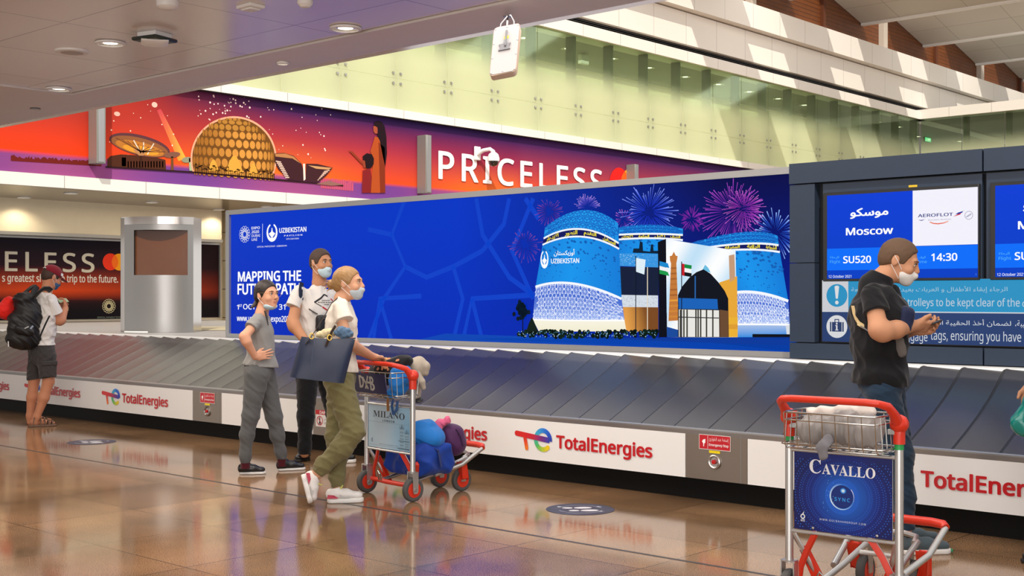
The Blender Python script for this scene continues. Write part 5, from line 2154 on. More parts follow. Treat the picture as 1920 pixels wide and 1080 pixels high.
class Head:
    def __init__(s, fig, c, yaw, pitch=0.0, k=1.0, roll=0.0):
        s.fig, s.c, s.k = fig, np.array(c), k
        f = np.array([math.cos(yaw) * math.cos(pitch), math.sin(yaw) * math.cos(pitch), math.sin(pitch)])
        w = np.array([-math.sin(yaw), math.cos(yaw), 0])
        u = np.cross(f, w)
        s.f, s.w, s.u = f, w * math.cos(roll) + u * math.sin(roll), u * math.cos(roll) - w * math.sin(roll)
        s.B = (s.f, s.w, s.u)

    def p(s, f, w, u):
        return s.c + (s.f * f + s.w * w + s.u * u) * s.k

    def E(s, S, c, r, k=0.02, op='u'):
        return S.ell(s.p(*c), np.array(r) * s.k, s.B, k, op)

    def skull(s, S, neck, rn=0.055):
        k = s.k
        S.cone(s.p(-0.022, 0, -0.05), neck, rn * k, rn * 1.12, 0.03)
        s.E(S, (-0.012, 0, 0.025), (0.095, 0.074, 0.088), 0.02)
        s.E(S, (0.030, 0, -0.030), (0.066, 0.060, 0.075), 0.03)
        s.E(S, (0.042, 0, -0.074), (0.046, 0.046, 0.034), 0.03)
        s.E(S, (0.074, 0, -0.094), (0.018, 0.020, 0.016), 0.02)
        S.cone(s.p(0.082, -0.034, 0.024), s.p(0.082, 0.034, 0.024), 0.010 * k, None, 0.02)
        for e in (-1, 1):
            s.E(S, (0.099, e * 0.031, 0.006), (0.016, 0.017, 0.011), 0.012, 'sub')
            s.E(S, (0.066, e * 0.040, -0.030), (0.024, 0.020, 0.022), 0.02)
            s.E(S, (-0.010, e * 0.073, -0.004), (0.019, 0.009, 0.032), 0.008)
            s.E(S, (-0.004, e * 0.083, 0.0), (0.009, 0.005, 0.018), 0.004, 'sub')
            s.E(S, (0.0785, e * 0.031, 0.005), (0.012, 0.015, 0.012), 0.006)
        S.cone(s.p(0.090, 0, 0.014), s.p(0.110, 0, -0.022), 0.007 * k, 0.011 * k, 0.010)
        s.E(S, (0.100, 0, -0.028), (0.013, 0.017, 0.009), 0.008)
        s.E(S, (0.089, 0, -0.056), (0.010, 0.024, 0.006), 0.005)
        s.E(S, (0.087, 0, -0.067), (0.010, 0.020, 0.007), 0.005)

    def mesh(s, name, build, mat, h=0.0035, size=0.16, off=(0, 0, 0), **kw):
        """separate piece modelled in head space (forward, left, up)"""
        S = Sdf(np.array(off) - size, np.array(off) + size, h)
        build(S)
        B = np.array(s.B)
        return sdf_obj(S, name, mat, s.fig.root, lambda v: s.fig.W(s.c + (v * s.k) @ B), **kw)

    def pt(s, f, w, u):
        return s.fig.W(s.p(f, w, u))

    def face(s, iris='#4a3524', brow='#4a3524', lips=True):
        for e in (-1, 1):
            m = MB(pr('eye_white', '#e8e4e0', 0.2), pr('iris_' + iris[1:], iris, 0.2), BLACK)
            ax = Vector(tuple(s.fig.R * s.f[0] + s.fig.A * s.f[1] + np.array([0, 0, s.f[2]])))
            c = s.pt(0.0800, e * 0.031, 0.0055)
            r = 0.0125 * s.k
            m.lathe([(r * math.cos(t), r * math.sin(t)) for t in (0, .3, .6, .9, 1.06)], c, ax, 14, 0)
            m.lathe([(r * 0.49, r * 0.875), (r * 0.30, r * 0.96)], c, ax, 12, 1)
            m.lathe([(r * 0.30, r * 0.96), (0, r * 1.0)], c, ax, 10, 2)
            m.build('eye', s.fig.root)
            MB(pr('brow_' + brow[1:], brow, 0.8)).tube([s.pt(0.0935, e * 0.014, 0.024), s.pt(0.0935, e * 0.024, 0.0275), s.pt(0.0895, e * 0.036, 0.0275), s.pt(0.081, e * 0.048, 0.0235)], [0.003 * s.k, 0.004 * s.k, 0.0038 * s.k, 0.002 * s.k], n=6).build('eyebrow', s.fig.root)
            MB(pr('lash', '#2a1c18', 0.8)).tube([s.pt(0.092, e * 0.018, 0.011), s.pt(0.0955, e * 0.031, 0.0155), s.pt(0.085, e * 0.046, 0.010)], 0.0016 * s.k, n=5).build('eyelid', s.fig.root)
        if lips:
            S = None
            s.mesh('lips', lambda S: (S.ell((0.0925, 0, -0.0565), (0.008, 0.0225, 0.0048), k=0), S.ell((0.0905, 0, -0.066), (0.008, 0.019, 0.0056), k=0.002)), pr('lip_pink', '#b8695e', 0.4), 0.0025, 0.03, (0.09, 0, -0.06))

    def mask(s, mat, low=0.0, loops=True):
        """folded face mask; low > 0: pulled below the nose or the chin"""
        def b(S):
            S.ell((0.046, 0, -0.054 - low), (0.060, 0.061, 0.050), k=0)
            S.cone((0.088, 0, -0.024 - low), (0.106, 0, -0.042 - low), 0.014, 0.016, 0.02)
            S.ell((0.072, 0, -0.088 - low), (0.026, 0.030, 0.020), k=0.03)
            S.cut((0.030, 0, -0.05 - low), (-1, 0, -0.25))
            S.cut((0.10, 0, -0.018 - low), (-0.05, 0, 1))
            S.cut((0.0, 0, -0.030 - low), (-0.25, 0, 1))
            for z in (-0.045, -0.06, -0.075):
                S.cone((0.08, -0.08, z - low), (0.08, 0.08, z - low), 0.001, k=0)
        def chin(S):
            S.ell((0.040, 0, -0.088), (0.056, 0.058, 0.034), k=0)
            S.cut((0.010, 0, -0.08), (-1, 0, 0))
            S.cut((0.06, 0, -0.078), (0.62, 0, 1))
        s.mesh('face_mask', chin if low > 0.03 else b, mat, 0.003, 0.11, (0.06, 0, -0.06 - min(low, 0.03)))
        if loops:
            for e in (-1, 1):
                for z0, zz_ in ((-0.032, 0.022), (-0.082, -0.030)):
                    MB(WHITE).tube([s.pt(0.036, e * 0.062, z0 - low), s.pt(0.010, e * 0.078, (z0 + zz_) / 2 - low * .5), s.pt(-0.022, e * 0.080, zz_)], 0.0017, n=6).build('ear_loop', s.fig.root)

    def short_hair(s, mat, top=0.010, front=0.0):
        def b(S):
            S.ell((-0.012, 0, 0.027), (0.095 + 0.009, 0.074 + 0.008, 0.088 + top), k=0)
            S.ell((-0.045, 0, -0.012), (0.066, 0.066, 0.062), k=0.02)
            S.cut((0, 0, -0.052), (0.15, 0, -1), 0.006)
            S.ell((0.102 - front, 0, -0.016), (0.068, 0.10, 0.092), k=0.014, op='sub')
            S.ell((0.02, 0, -0.07), (0.085, 0.12, 0.062), k=0.012, op='sub')
            for e in (-1, 1):
                S.ell((-0.010, e * 0.085, -0.008), (0.024, 0.02, 0.036), k=0.006, op='sub')
            S.ripple(0.0006, (120, 120, 90), 5)
        return s.mesh('hair', b, mat, 0.0035, 0.15)


def hand(S, wrist, d, pn, th, curl=(0.35, 0.5, 0.4), k=1.0, spread=0.05, thumb=0.5):
    """palm, four separate bent fingers and a thumb; d: pointing direction, pn: palm side, th: thumb side"""
    d = N3(d)
    pn = N3(np.array(pn) - d * np.dot(pn, d))
    t = N3(np.cross(d, pn))
    if np.dot(t, th) < 0:
        t = -t
    w = np.array(wrist)
    S.cone(w, w + d * 0.03 * k, 0.027 * k, 0.030 * k, 0.02, (pn, 1.35))
    S.box(w + d * 0.055 * k, np.array((0.040, 0.040, 0.014)) * k, (d, t, pn), 0.012 * k, 0.014)
    lens = (0.070, 0.080, 0.074, 0.058)
    for i in range(4):
        o = 0.0285 - 0.0195 * i
        p = w + (d * (0.090 - 0.004 * abs(i - 1)) + t * o) * k
        dd = N3(d + t * (1.2 - i) * spread)
        r = (0.0088, 0.0090, 0.0086, 0.0076)[i] * k
        an = 0.0
        for j, fr_ in enumerate((0.45, 0.30, 0.25)):
            an += curl[j] * (1 + 0.08 * i)
            q = p + (dd * math.cos(an) + pn * math.sin(an)) * lens[i] * fr_ * k
            S.cone(p, q, r, r * 0.93, 0.004)
            p, r = q, r * 0.93
    b = w + (d * 0.022 + t * 0.026) * k
    m = b + (d * 0.032 + t * 0.026 + pn * 0.014 * thumb) * k
    e = m + (d * 0.030 + t * 0.006 + pn * 0.016 * thumb) * k
    S.cone(b, m, 0.0145 * k, 0.0115 * k, 0.012).cone(m, e, 0.0112 * k, 0.0088 * k, 0.004)


def torso(S, hip, neck, yaw, sc=1.0, grow=0.0, chest=(0.150, 0.100), waist=(0.130, 0.092), hips=(0.160, 0.115), k=0.05, belly=0.0):
    hip, neck = np.array(hip), np.array(neck)
    f = np.array([math.cos(yaw), math.sin(yaw), 0])
    w = np.array([-math.sin(yaw), math.cos(yaw), 0])
    u = N3(neck - hip)
    f = N3(f - u * np.dot(f, u))
    w = np.cross(u, f)
    L = np.linalg.norm(neck - hip)
    B = (w, f, u)
    at = lambda t, x=0: hip + u * (L * t) + f * x
    S.ell(at(0.02), (hips[0] * sc + grow, hips[1] * sc + grow, 0.24 * L + grow), B, k)
    S.ell(at(0.36, belly), (waist[0] * sc + grow, waist[1] * sc + grow, 0.27 * L + grow), B, k)
    S.ell(at(0.63), (chest[0] * sc + grow, chest[1] * sc + grow, 0.25 * L + grow), B, k)
    S.cone(at(0.82, -0.012) - w * 0.105 * sc, at(0.82, -0.012) + w * 0.105 * sc, 0.048 * sc + grow, None, 0.05)
    S.cone(at(0.80, -0.012), at(0.98, -0.004), 0.07 * sc + grow * .6, 0.046 * sc + grow * .6, 0.04)
    return f, w, u


def shoe(fig, heel, toe, up=(0, 0, 1), w=0.095, hgt=0.075, name='shoe', mat=None, sole=None, solet=0.024, parts=(), ankle=True, toe_up=0.0):
    """low shoe from heel to toe; returns the shoe object with its sole as a child"""
    heel, toe = np.array(heel, float), np.array(toe, float)
    Ln = np.linalg.norm(toe - heel)
    x = N3(toe - heel)
    z = N3(np.array(up, float) - x * np.dot(up, x))
    y = np.cross(z, x)
    M = np.array((x, y, z))
    xf = lambda v: fig.W(heel + v @ M)
    S = Sdf((-0.02, -0.08, 0.0), (Ln + 0.02, 0.08, hgt + 0.05), 0.004)
    S.ell((0.052, 0, solet + 0.028), (0.054, w * 0.36, 0.050), k=0)
    S.cone((0.05, 0, solet + 0.030), (Ln * 0.52, 0, solet + 0.030), w * 0.36, w * 0.40, 0.02, ((0, 0, 1), 1.1))
    S.cone((Ln * 0.5, 0.003, solet + 0.022), (Ln - 0.050, 0.004, solet + 0.014), w * 0.42, w * 0.40, 0.03, ((0, 0, 1), 1.45))
    S.cone((0.070, 0, solet + 0.04), (0.060, 0, hgt + 0.012), 0.036, 0.034, 0.02)
    S.cone((0.062, 0, hgt - 0.004), (0.055, 0, hgt + 0.06), 0.026, 0.028, 0.004, op='sub')
    S.cut((0.0, 0, hgt + 0.008), (-0.22, 0, 1), 0.004)
    S.cut((0, 0, solet - 0.004), (0, 0, -1))
    o = sdf_obj(S, name, mat, fig.root, xf)
    S = Sdf((-0.02, -0.08, -0.01), (Ln + 0.02, 0.08, solet + 0.02), 0.004)
    S.cone((0.045, 0, solet * .5), (Ln * 0.5, 0, solet * .5), w * 0.38, w * 0.38, 0.01)
    S.cone((Ln * 0.5, 0, solet * .5), (Ln - 0.047, 0.003, solet * .5), w * 0.40, w * 0.45, 0.03)
    S.cut((0, 0, solet), (0, 0, 1), 0.002)
    S.cut((0, 0, 0.001), (0, 0, -1), 0.004)
    sdf_obj(S, 'sole', sole, o, xf)
    T = lambda p: Vector(tuple(xf(np.array([p]))[0]))
    # laces and tongue
    for i in range(4):
        t = 0.36 + 0.085 * i
        zt = solet + 0.066 - 0.010 * i
        MB(parts[0] if parts else WHITE).tube([T((Ln * t, -0.024, zt - 0.010)), T((Ln * t + 0.006, 0, zt)), T((Ln * t, 0.024, zt - 0.010))], 0.0028, n=6).build('lace', o)
    return o, T, Ln


# ------------------------------------------------------------------ people
MASKB = pr('mask_pale_blue', '#bcd4de', 0.8, bump=0.3, bscale=300)
MASKW = pr('mask_white', '#dedbd6', 0.8, bump=0.3, bscale=300)


def cloth(name, col, rough=0.85, bump=0.35, bscale=350, vary=0.10, vscale=30, sheen=0.15):
    return pr(name, col, rough, spec=0.2, bump=bump, bscale=bscale, vary=vary, vscale=vscale, sheen=sheen)


BLK_T = cloth('black_cotton', '#141418')


def sleeve(fig, a, b, ra, rb, mat, seed=1, amp=0.003):
    """open-ended sleeve from the shoulder a to the hem b"""
    a, b = np.array(a), np.array(b)
    d = N3(b - a)
    S = Sdf(np.minimum(a, b) - .12, np.maximum(a, b) + .12, 0.004)
    S.cone(a, b + d * 0.06, ra, rb + (rb - ra) * 0.06 / max(np.linalg.norm(b - a), .05), 0)
    S.ripple(amp, (50, 50, 40), seed)
    S.cut(b, d, 0.003)
    return fig.obj(S, 'sleeve', mat)



RUB_W = pr('white_rubber', '#e4e2de', 0.5)
RUB_K = pr('black_rubber', '#151515', 0.5)

# ---- girl in grey, hand on hip
G = Fig('person', 'young person in grey tee and grey joggers, hand on hip, mask under chin', 'person', 500, 886)
L = G.L
SK = skin_mat('skin_fair', '#d8a184')
hd = Head(G, L(500, 553, 0.0), -0.82, 0.02, 1.02)
hip, neck = L(485, 694, 0), L(491, 586, 0)
S = Sdf((-0.30, -0.36, 0.0), (0.40, 0.32, 1.62))
hd.skull(S, L(491, 588, 0.01), 0.048)
torso(S, hip, neck, -0.1, 0.86, -0.012)
S.chain([(L(480, 605, -.125), .036), (L(458, 631, -.25), .038), (L(462, 640, -.25), .038), (L(478, 668, -.18), .025)], 0.02)
hand(S, L(479, 669, -.175), L(504, 664, -.155) - L(479, 669, -.175), (0, 1, 0.1), (0.1, 0, 1), (0.05, 0.1, 0.1), 0.88, 0.13)
S.chain([(L(498, 602, .13), .040), (L(494, 640, .20), .037), (L(502, 672, .17), .026)], 0.02)
hand(S, L(502, 672, .17), (0.2, -0.1, -1), (0, -1, 0), (1, 0, 0), (0.2, 0.3, 0.3), 0.85)
for ch in ([(L(480, 705, -.08), .085), (L(470, 780, -.10), .055), (L(463, 815, -.10), .047), (L(460, 868, -.10), .034)],
           [(L(493, 705, .08), .085), (L(514, 782, .06), .055), (L(521, 815, .07), .047), (L(528, 862, .08), .034)]):
    S.chain(ch, 0.03)
G.obj(S, 'body', SK)
hd.face('#3a2a20', '#2a1a16')
HAIR_D = pr('dark_hair', '#231a18', 0.45, bump=0.6, bscale=160)


def gh(S):
    S.ell((-0.014, 0, 0.028), (0.103, 0.083, 0.097), k=0)
    S.ell((-0.05, 0, -0.015), (0.062, 0.072, 0.065), k=0.02)
    S.cone((-0.085, 0, -0.04), (-0.112, 0.01, -0.115), 0.030, 0.016, 0.02)
    S.ell((0.096, 0, -0.028), (0.082, 0.10, 0.098), k=0.012, op='sub')
    S.ell((0.02, 0, -0.085), (0.085, 0.12, 0.066), k=0.012, op='sub')
    for e in (-1, 1):
        S.ell((-0.010, e * 0.085, -0.012), (0.020, 0.016, 0.030), k=0.006, op='sub')
    S.ripple(0.0008, (132, 352, 132), 3)


hd.mesh('hair', gh, HAIR_D, 0.0035, 0.17)
MB(HAIR_D).tube([G.W(L(481, 566, .03)), G.W(L(476, 573, .02)), G.W(L(470, 577, .0))], [0.02, 0.016, 0.006], n=8).build('ponytail', G.root)
MB(HAIR_D).tube([G.W(L(497, 583, -.085)), G.W(L(500, 594, -.10)), G.W(L(503, 610, -.11))], [0.009, 0.009, 0.003], n=8).build('ponytail', G.root)
hd.mask(MASKB, low=0.050, loops=False)
MB(WHITE).tube([hd.pt(0.03, -0.062, -0.075), hd.pt(0.01, -0.076, -0.05), hd.pt(-0.02, -0.08, -0.02)], 0.0018, n=6).build('ear_loop', G.root)
m = MB(pr('thin_gold', '#b89a6a', 0.3, metal=1.0))
for e in (-1, 1):
    m.tube([hd.pt(0.104 + 0.0 * math.cos(t), e * 0.031 + 0.025 * math.cos(t), 0.002 + 0.022 * math.sin(t)) for t in [2 * math.pi * k / 20 for k in range(20)]], 0.0011, n=6, closed=True)
    m.tube([hd.pt(0.100, e * 0.055, 0.008), hd.pt(0.05, e * 0.078, 0.014), hd.pt(-0.01, e * 0.080, 0.016)], 0.0011, n=6)
m.tube([hd.pt(0.107, -0.008, 0.006), hd.pt(0.110, 0, 0.010), hd.pt(0.107, 0.008, 0.006)], 0.0011, n=6)
m.build('eyeglasses', G.root)
# loose tee
S = Sdf((-0.32, -0.34, 0.80), (0.24, 0.32, 1.42))
torso(S, hip + (0.012, 0, 0), neck, -0.1, 0.86, 0.012, hips=(0.165, 0.138), waist=(0.14, 0.118), chest=(0.150, 0.106))
S.cone(L(483, 599, -.115), L(479, 603, -.135), .050, .050, 0.03).cone(L(497, 600, .12), L(495, 614, .155), .050, .054, 0.03)
S.cone(L(475, 688, 0), L(500, 688, 0), 0.088, 0.088, 0.05)
S.ripple(0.0034, (75, 66, 18), 12)
S.cut(L(491, 582.5, 0), (0.25, 0, 1), 0.008)
S.cut(L(485, 686, 0), (-0.10, 0, -1), 0.004)
TEE = cloth('grey_marl', '#8f8e8c', vary=0.08, vscale=120)
G.obj(S, 'tshirt', TEE)
sleeve(G, L(481, 601, -.125), L(470, 615, -.182), .050, .058, TEE, 3)
# joggers
S = Sdf((-0.32, -0.28, 0.06), (0.28, 0.26, 0.98))
gr = 0.020
torso(S, hip, neck, -0.1, 0.86, 0.002, hips=(0.155, 0.138))
for ch in ([(L(481, 705, -.08), .104), (L(470, 780, -.10), .066), (L(463, 815, -.10), .057), (L(460, 852, -.10), .046), (L(460, 866, -.10), .041)],
           [(L(494, 705, .08), .104), (L(514, 782, .06), .066), (L(520, 815, .07), .057), (L(526, 848, .08), .046), (L(528, 858, .08), .041)]):
    S.chain(ch, 0.035)
S.ripple(0.0026, (44, 44, 57), 4)
S.cut(L(485, 672, 0), (0, 0, 1))
S.cut((0, 0, 0.095), (0, 0, -1), 0.006)
G.obj(S, 'joggers', cloth('grey_fleece', '#5a5b5c', vary=0.14, vscale=160))
MAROON = cloth('maroon_knit', '#4a0f1c')
for a, b in ((L(460, 866, -.1), L(460, 878, -.1)), (L(528, 858, .08), L(529, 874, .08))):
    MB(MAROON).tube([G.W(a), G.W((a + b) / 2), G.W(b)], [0.038, 0.037, 0.040], n=16).build('sock', G.root)
BLKL = pr('black_leather', '#15151a', 0.3, spec=0.6)
for hu, hv, tu, tv in ((446, 889.5, 501, 888), (518, 883, 575, 880)):
    shoe(G, G.fl(hu, hv), G.fl(tu, tv), w=0.085, hgt=0.072, name='sneaker', mat=BLKL, sole=RUB_W, solet=0.020, parts=[BLKL])

# ---- tall man with white printed tee behind
M_ = Fig('person', 'tall person in white printed tee and black trousers with pale blue mask', 'person', 600, 864)
L = M_.L
SK2 = skin_mat('skin_tan', '#c08a68')
yaw = -0.85
hd = Head(M_, L(602, 493, -.02), -0.92, 0.0, 1.06)
hip, neck = L(592, 672, 0), L(598, 530, 0)
S = Sdf((-0.36, -0.50, 0.0), (0.42, 0.30, 1.92))
hd.skull(S, L(599, 530, 0.01), 0.056)
torso(S, hip, neck, yaw, 1.08, -0.013)
S.chain([(L(559, 553, -.11), .043), (L(549, 604, -.18), .050), (L(552, 612, -.20), .052), (L(576, 643, -.30), .034)], 0.025)
hand(S, L(576, 643, -.30), (0.7, -0.4, -0.5), (0.2, 0.7, -0.3), (0.3, 0, 1), (0.4, 0.6, 0.4), 1.0)
S.chain([(L(635, 552, .11), .043), (L(650, 606, .08), .050), (L(628, 640, -.12), .034)], 0.025)
hand(S, L(628, 640, -.12), (-0.7, -0.3, -0.4), (0.2, 0.7, -0.3), (0, 0, 1), (0.4, 0.6, 0.4), 1.0)
for ch in ([(L(577, 700, -.07), .09), (L(573, 782, -.09), .06), (L(571, 850, -.07), .04)], [(L(612, 700, .07), .09), (L(628, 782, .06), .06), (L(648, 848, .05), .04)]):
    S.chain(ch, 0.03)
M_.obj(S, 'body', SK2)
hd.face('#3a3a34', '#4a382c', lips=False)
hd.short_hair(pr('brown_short_hair', '#4a382e', 0.7, bump=0.8, bscale=260), 0.008)
hd.mask(MASKB, 0.012)
S = Sdf((-0.36, -0.36, 0.90), (0.40, 0.34, 1.66))
f_, w_, u_ = torso(S, hip, neck, yaw, 1.08, 0.012, hips=(0.162, 0.122), waist=(0.145, 0.108), chest=(0.165, 0.106))
S.cone(L(562, 546, -.10), L(558, 554, -.115), .056, .056, 0.03).cone(L(633, 546, .10), L(637, 554, .11), .056, .056, 0.03)
S.ripple(0.0034, (53, 53, 31), 6)
S.cut(L(598, 526, 0), tuple(np.array([0.30 * math.cos(yaw), 0.30 * math.sin(yaw), 1])), 0.008)
S.cut(L(592, 646, 0), (0, 0, -1), 0.004)
WT = cloth('white_cotton', '#dedad6', vary=0.03)
SH1 = surface(M_.obj(S, 'tshirt', WT))
sleeve(M_, L(559, 550, -.11), L(549, 575, -.150), .058, .066, WT, 4)
sleeve(M_, L(636, 550, .11), L(644, 575, .09), .058, .066, WT, 5)
FL1 = M_.W((-math.cos(yaw), -math.sin(yaw), 0)) - M_.W((0, 0, 0))
S = Sdf((-0.32, -0.28, 0.05), (0.40, 0.28, 1.08))
torso(S, hip, neck, yaw, 1.08, 0.008)
for ch in ([(L(577, 700, -.07), .104), (L(573, 782, -.09), .072), (L(571, 838, -.07), .056), (L(571, 853, -.07), .05)], [(L(612, 700, .07), .104), (L(628, 782, .06), .072), (L(648, 852, .05), .052)]):
    S.chain(ch, 0.035)
S.ripple(0.0023, (44, 44, 53), 9)
S.cut(L(592, 640, 0), (0, 0, 1))
S.cut((0, 0, 0.07), (0, 0, -1), 0.006)
M_.obj(S, 'trousers', BLK_T)
shoe(M_, M_.fl(580, 861.5), M_.fl(553, 867), w=0.092, name='sneaker', mat=BLKL, sole=RUB_K, parts=[BLKL])
shoe(M_, M_.fl(622, 868), M_.fl(669, 867), w=0.095, name='sneaker', mat=BLKL, sole=RUB_W, solet=0.03, parts=[BLKL])
# printed diamond on the chest: a thin decal following the shirt, built by offsetting the chest surface
cx = L(597, 567, 0)
fl_ = np.array([math.cos(yaw), math.sin(yaw), 0])
wl_ = np.array([-math.sin(yaw), math.cos(yaw), 0])


def chest_pt(a, b, extra=0.004):
    """a, b: metres left and up of the print centre, projected on the chest ellipsoid"""
    c0 = hip + u_ * (np.linalg.norm(neck - hip) * 0.63)
    rr = np.array((0.165 * 1.08 + 0.012, 0.106 * 1.08 + 0.012))
    up = cx[2] + b - c0[2]
    hL = 0.25 * np.linalg.norm(neck - hip) + 0.016
    q = max(0.05, 1 - (a / rr[0]) ** 2 - (up / hL) ** 2)
    return M_.W(np.array([c0[0], c0[1], cx[2] + b]) + wl_ * a + fl_ * (rr[1] * math.sqrt(q) + extra))


INKK, INKR = pr('print_black', '#1a1a1e', 0.8), pr('print_red', '#b3202c', 0.8)
dia = [(-0.135, 0.0), (-0.03, 0.075), (0.075, 0.0), (-0.03, -0.075)]
dia = [(-0.115, 0.0), (0.0, 0.07), (0.115, 0.0), (0.0, -0.07)]


def seg(m, p, q, w, mat):
    n = 10
    vs = []
    d = N3(np.array([q[0] - p[0], q[1] - p[1]]))
    nn = np.array([-d[1], d[0]]) * w / 2
    for i in range(n + 1):
        c = np.array(p) + (np.array(q) - np.array(p)) * i / n
        vs += [drape(SH1, chest_pt(*(c + nn)), FL1), drape(SH1, chest_pt(*(c - nn)), FL1)]
    m.add(vs, [(2 * i, 2 * i + 1, 2 * i + 3, 2 * i + 2) for i in range(n)], mat)


m = MB(INKK, INKR)
A_, B_, C_, D_ = dia
mp = lambda p, q, t: (p[0] + (q[0] - p[0]) * t, p[1] + (q[1] - p[1]) * t)
seg(m, A_, B_, 0.013, 0)
seg(m, B_, mp(B_, C_, 0.25), 0.013, 0)
seg(m, mp(B_, C_, 0.55), mp(B_, C_, 0.95), 0.012, 1)
seg(m, C_, D_, 0.012, 0)
seg(m, D_, mp(D_, A_, 0.45), 0.014, 1)
seg(m, mp(D_, A_, 0.5), A_, 0.006, 0)
for j, (wd_, t) in enumerate(((0.05, 0.018), (0.085, 0.0), (0.03, -0.018))):
    for k in range(9):
        x = -wd_ + 2 * wd_ * k / 9
        seg(m, (x, t), (x + wd_ * 0.13, t), 0.008, 0)
m.build('chest_print', M_.root, smooth=False)
# black chest pouch and straps
S = Sdf((-0.2, -0.36, 1.10), (0.24, 0.10, 1.40), 0.005)
pc = L(592, 606, 0) + fl_ * 0.155
S.box(pc, (0.125, 0.035, 0.075), (wl_, fl_, (0, 0, 1)), 0.03, 0)
S.box(pc + np.array((0, 0, -0.045)), (0.095, 0.034, 0.06), (wl_, fl_, (0, 0, 1)), 0.03, 0.02)
S.ripple(0.0015, (44, 44, 44), 2)
pb = Fig.obj(M_, S, 'pouch', pr('black_nylon', '#1b1b1e', 0.5, bump=0.4, bscale=300))
MB(pr('zip_grey', '#6a6a6e', 0.4)).tube([M_.W(pc + wl_ * a + fl_ * 0.037 + np.array((0, 0, 0.045))) for a in (-0.08, 0, 0.08)], 0.003, n=6).build('zip', pb)
m = MB(BLK_T)
sp_ = [drape(SH1, chest_pt(x, z), FL1, .006) for x, z in ((.10, -.10), (.125, -.085), (.145, -.07), (.16, -.055))] if False else [drape(SH1, chest_pt(x, z), FL1, .006) for x, z in ((-.10, -.10), (-.125, -.085), (-.145, -.07), (-.16, -.055))]
m.tube(sp_, 0.01, n=8, flat=(0.036, 0.006))
m.build('pouch_strap', M_.root)
NAVY = cloth('navy_webbing', '#1c2740')
MB(NAVY).tube([drape(SH1, M_.W(L(u, v, -.12)), M_.W((0, 1, 0)) - M_.W((0, 0, 0)), .007) for u, v in ((566, 530), (565, 536), (564, 544), (564, 553), (566, 563))], 0.01, n=8, flat=(0.045, 0.012)).build('shoulder_strap', M_.root)

# ---- woman leaning on the trolley, navy tote on her shoulder
Wm = Fig('person', 'blonde person in cream tee and olive joggers leaning on a luggage trolley', 'person', 625, 944)
L = Wm.L
SK3 = skin_mat('skin_light', '#d09c7c')
hd = Head(Wm, L(653, 531, 0), -0.36, 0.0, 1.0)
hip, neck = L(636, 696, 0.0), L(642, 557, 0.0)
S = Sdf((-0.32, -0.36, 0.0), (0.55, 0.46, 1.68))
hd.skull(S, L(641, 560, 0.005), 0.047)
torso(S, hip, neck, 0.05, 0.88, -0.012)
S.chain([(L(637, 579, -.13), .036), (L(648, 634, -.20), .041), (L(658, 645, -.16), .040), (L(698, 668, .12), .026)], 0.022)
hw = L(698, 668, .12)
hand(S, hw, L(738, 672, .28) - hw, (0.05, 0.1, -1), (0.2, 1, 0), (0.25, 0.45, 0.35), 0.92)
S.chain([(L(646, 578, .13), .036), (L(660, 640, .22), .039), (L(668, 654, .24), .037), (L(704, 672, .27), .025)], 0.022)
hw = L(704, 672, .27)
hand(S, hw, L(742, 677, .32) - hw, (0.0, 0.1, -1), (0.2, -1, 0), (0.25, 0.5, 0.4), 0.90)
legs = ([(L(634, 712, -.075), .09), (L(664, 812, -.10), .058), (L(640, 842, -.09), .052), (L(598, 884, -.06), .036), (L(590, 892, -.06), .036)],
        [(L(640, 712, .075), .09), (L(632, 820, .07), .057), (L(632, 860, .07), .05), (L(634, 908, .06), .034), (L(633, 922, .06), .034)])
for ch in legs:
    S.chain(ch, 0.03)
Wm.obj(S, 'body', SK3)
hd.face('#4a4a44', '#6a4c34', lips=False)
HAIR_B = pr('blonde_hair', '#9a7446', 0.45, bump=0.6, bscale=140, vary=0.2, vscale=40)


def wh(S):
    S.ell((-0.014, 0, 0.026), (0.102, 0.082, 0.095), k=0)
    S.ell((-0.05, 0, -0.010), (0.066, 0.070, 0.060), k=0.02)
    S.ell((0.100, 0, -0.026), (0.082, 0.10, 0.096), k=0.012, op='sub')
    S.ell((0.02, 0, -0.082), (0.085, 0.12, 0.066), k=0.012, op='sub')
    for e in (-1, 1):
        S.ell((-0.010, e * 0.085, -0.012), (0.018, 0.016, 0.028), k=0.006, op='sub')
    S.ell((-0.128, 0.01, -0.008), (0.034, 0.030, 0.036), k=0.012)
    S.ripple(0.0010, (110, 330, 132), 8)


hd.mesh('hair', wh, HAIR_B, 0.0035, 0.19, (-0.02, 0, 0))
for dx, dz in ((-.150, .02), (-.165, 0.0), (-.158, -.03), (-.14, -.045)):
    MB(HAIR_B).tube([hd.pt(-.12, 0, 0), hd.pt(dx, -.012, dz), hd.pt(dx - .012, -.02, dz - .012)], [0.008, 0.005, 0.001], n=6).build('loose_strand', Wm.root)
hd.mask(pr('mask_grey_blue', '#b4bfc6', 0.8, bump=0.3, bscale=300), 0.004)
S = Sdf((-0.30, -0.36, 0.85), (0.34, 0.34, 1.52))
torso(S, hip, neck, 0.05, 0.88, 0.014, hips=(0.175, 0.136), waist=(0.148, 0.116), chest=(0.155, 0.112))
S.cone(L(638, 572, -.115), L(640, 580, -.13), .052, .052, 0.03).cone(L(646, 573, .125), L(655, 602, .18), .052, .060, 0.03)
S.ripple(0.0037, (57, 53, 26), 21)
S.cut(L(642, 555, 0), (0.25, 0, 1), 0.008)
S.cut(L(636, 694, 0), (-0.12, 0, -1), 0.004)
Wm.obj(S, 'tshirt', cloth('cream_cotton', '#e2d9cc', vary=0.03))
sleeve(Wm, L(638, 576, -.125), L(646, 601, -.172), .053, .066, MATS['cream_cotton'], 6)
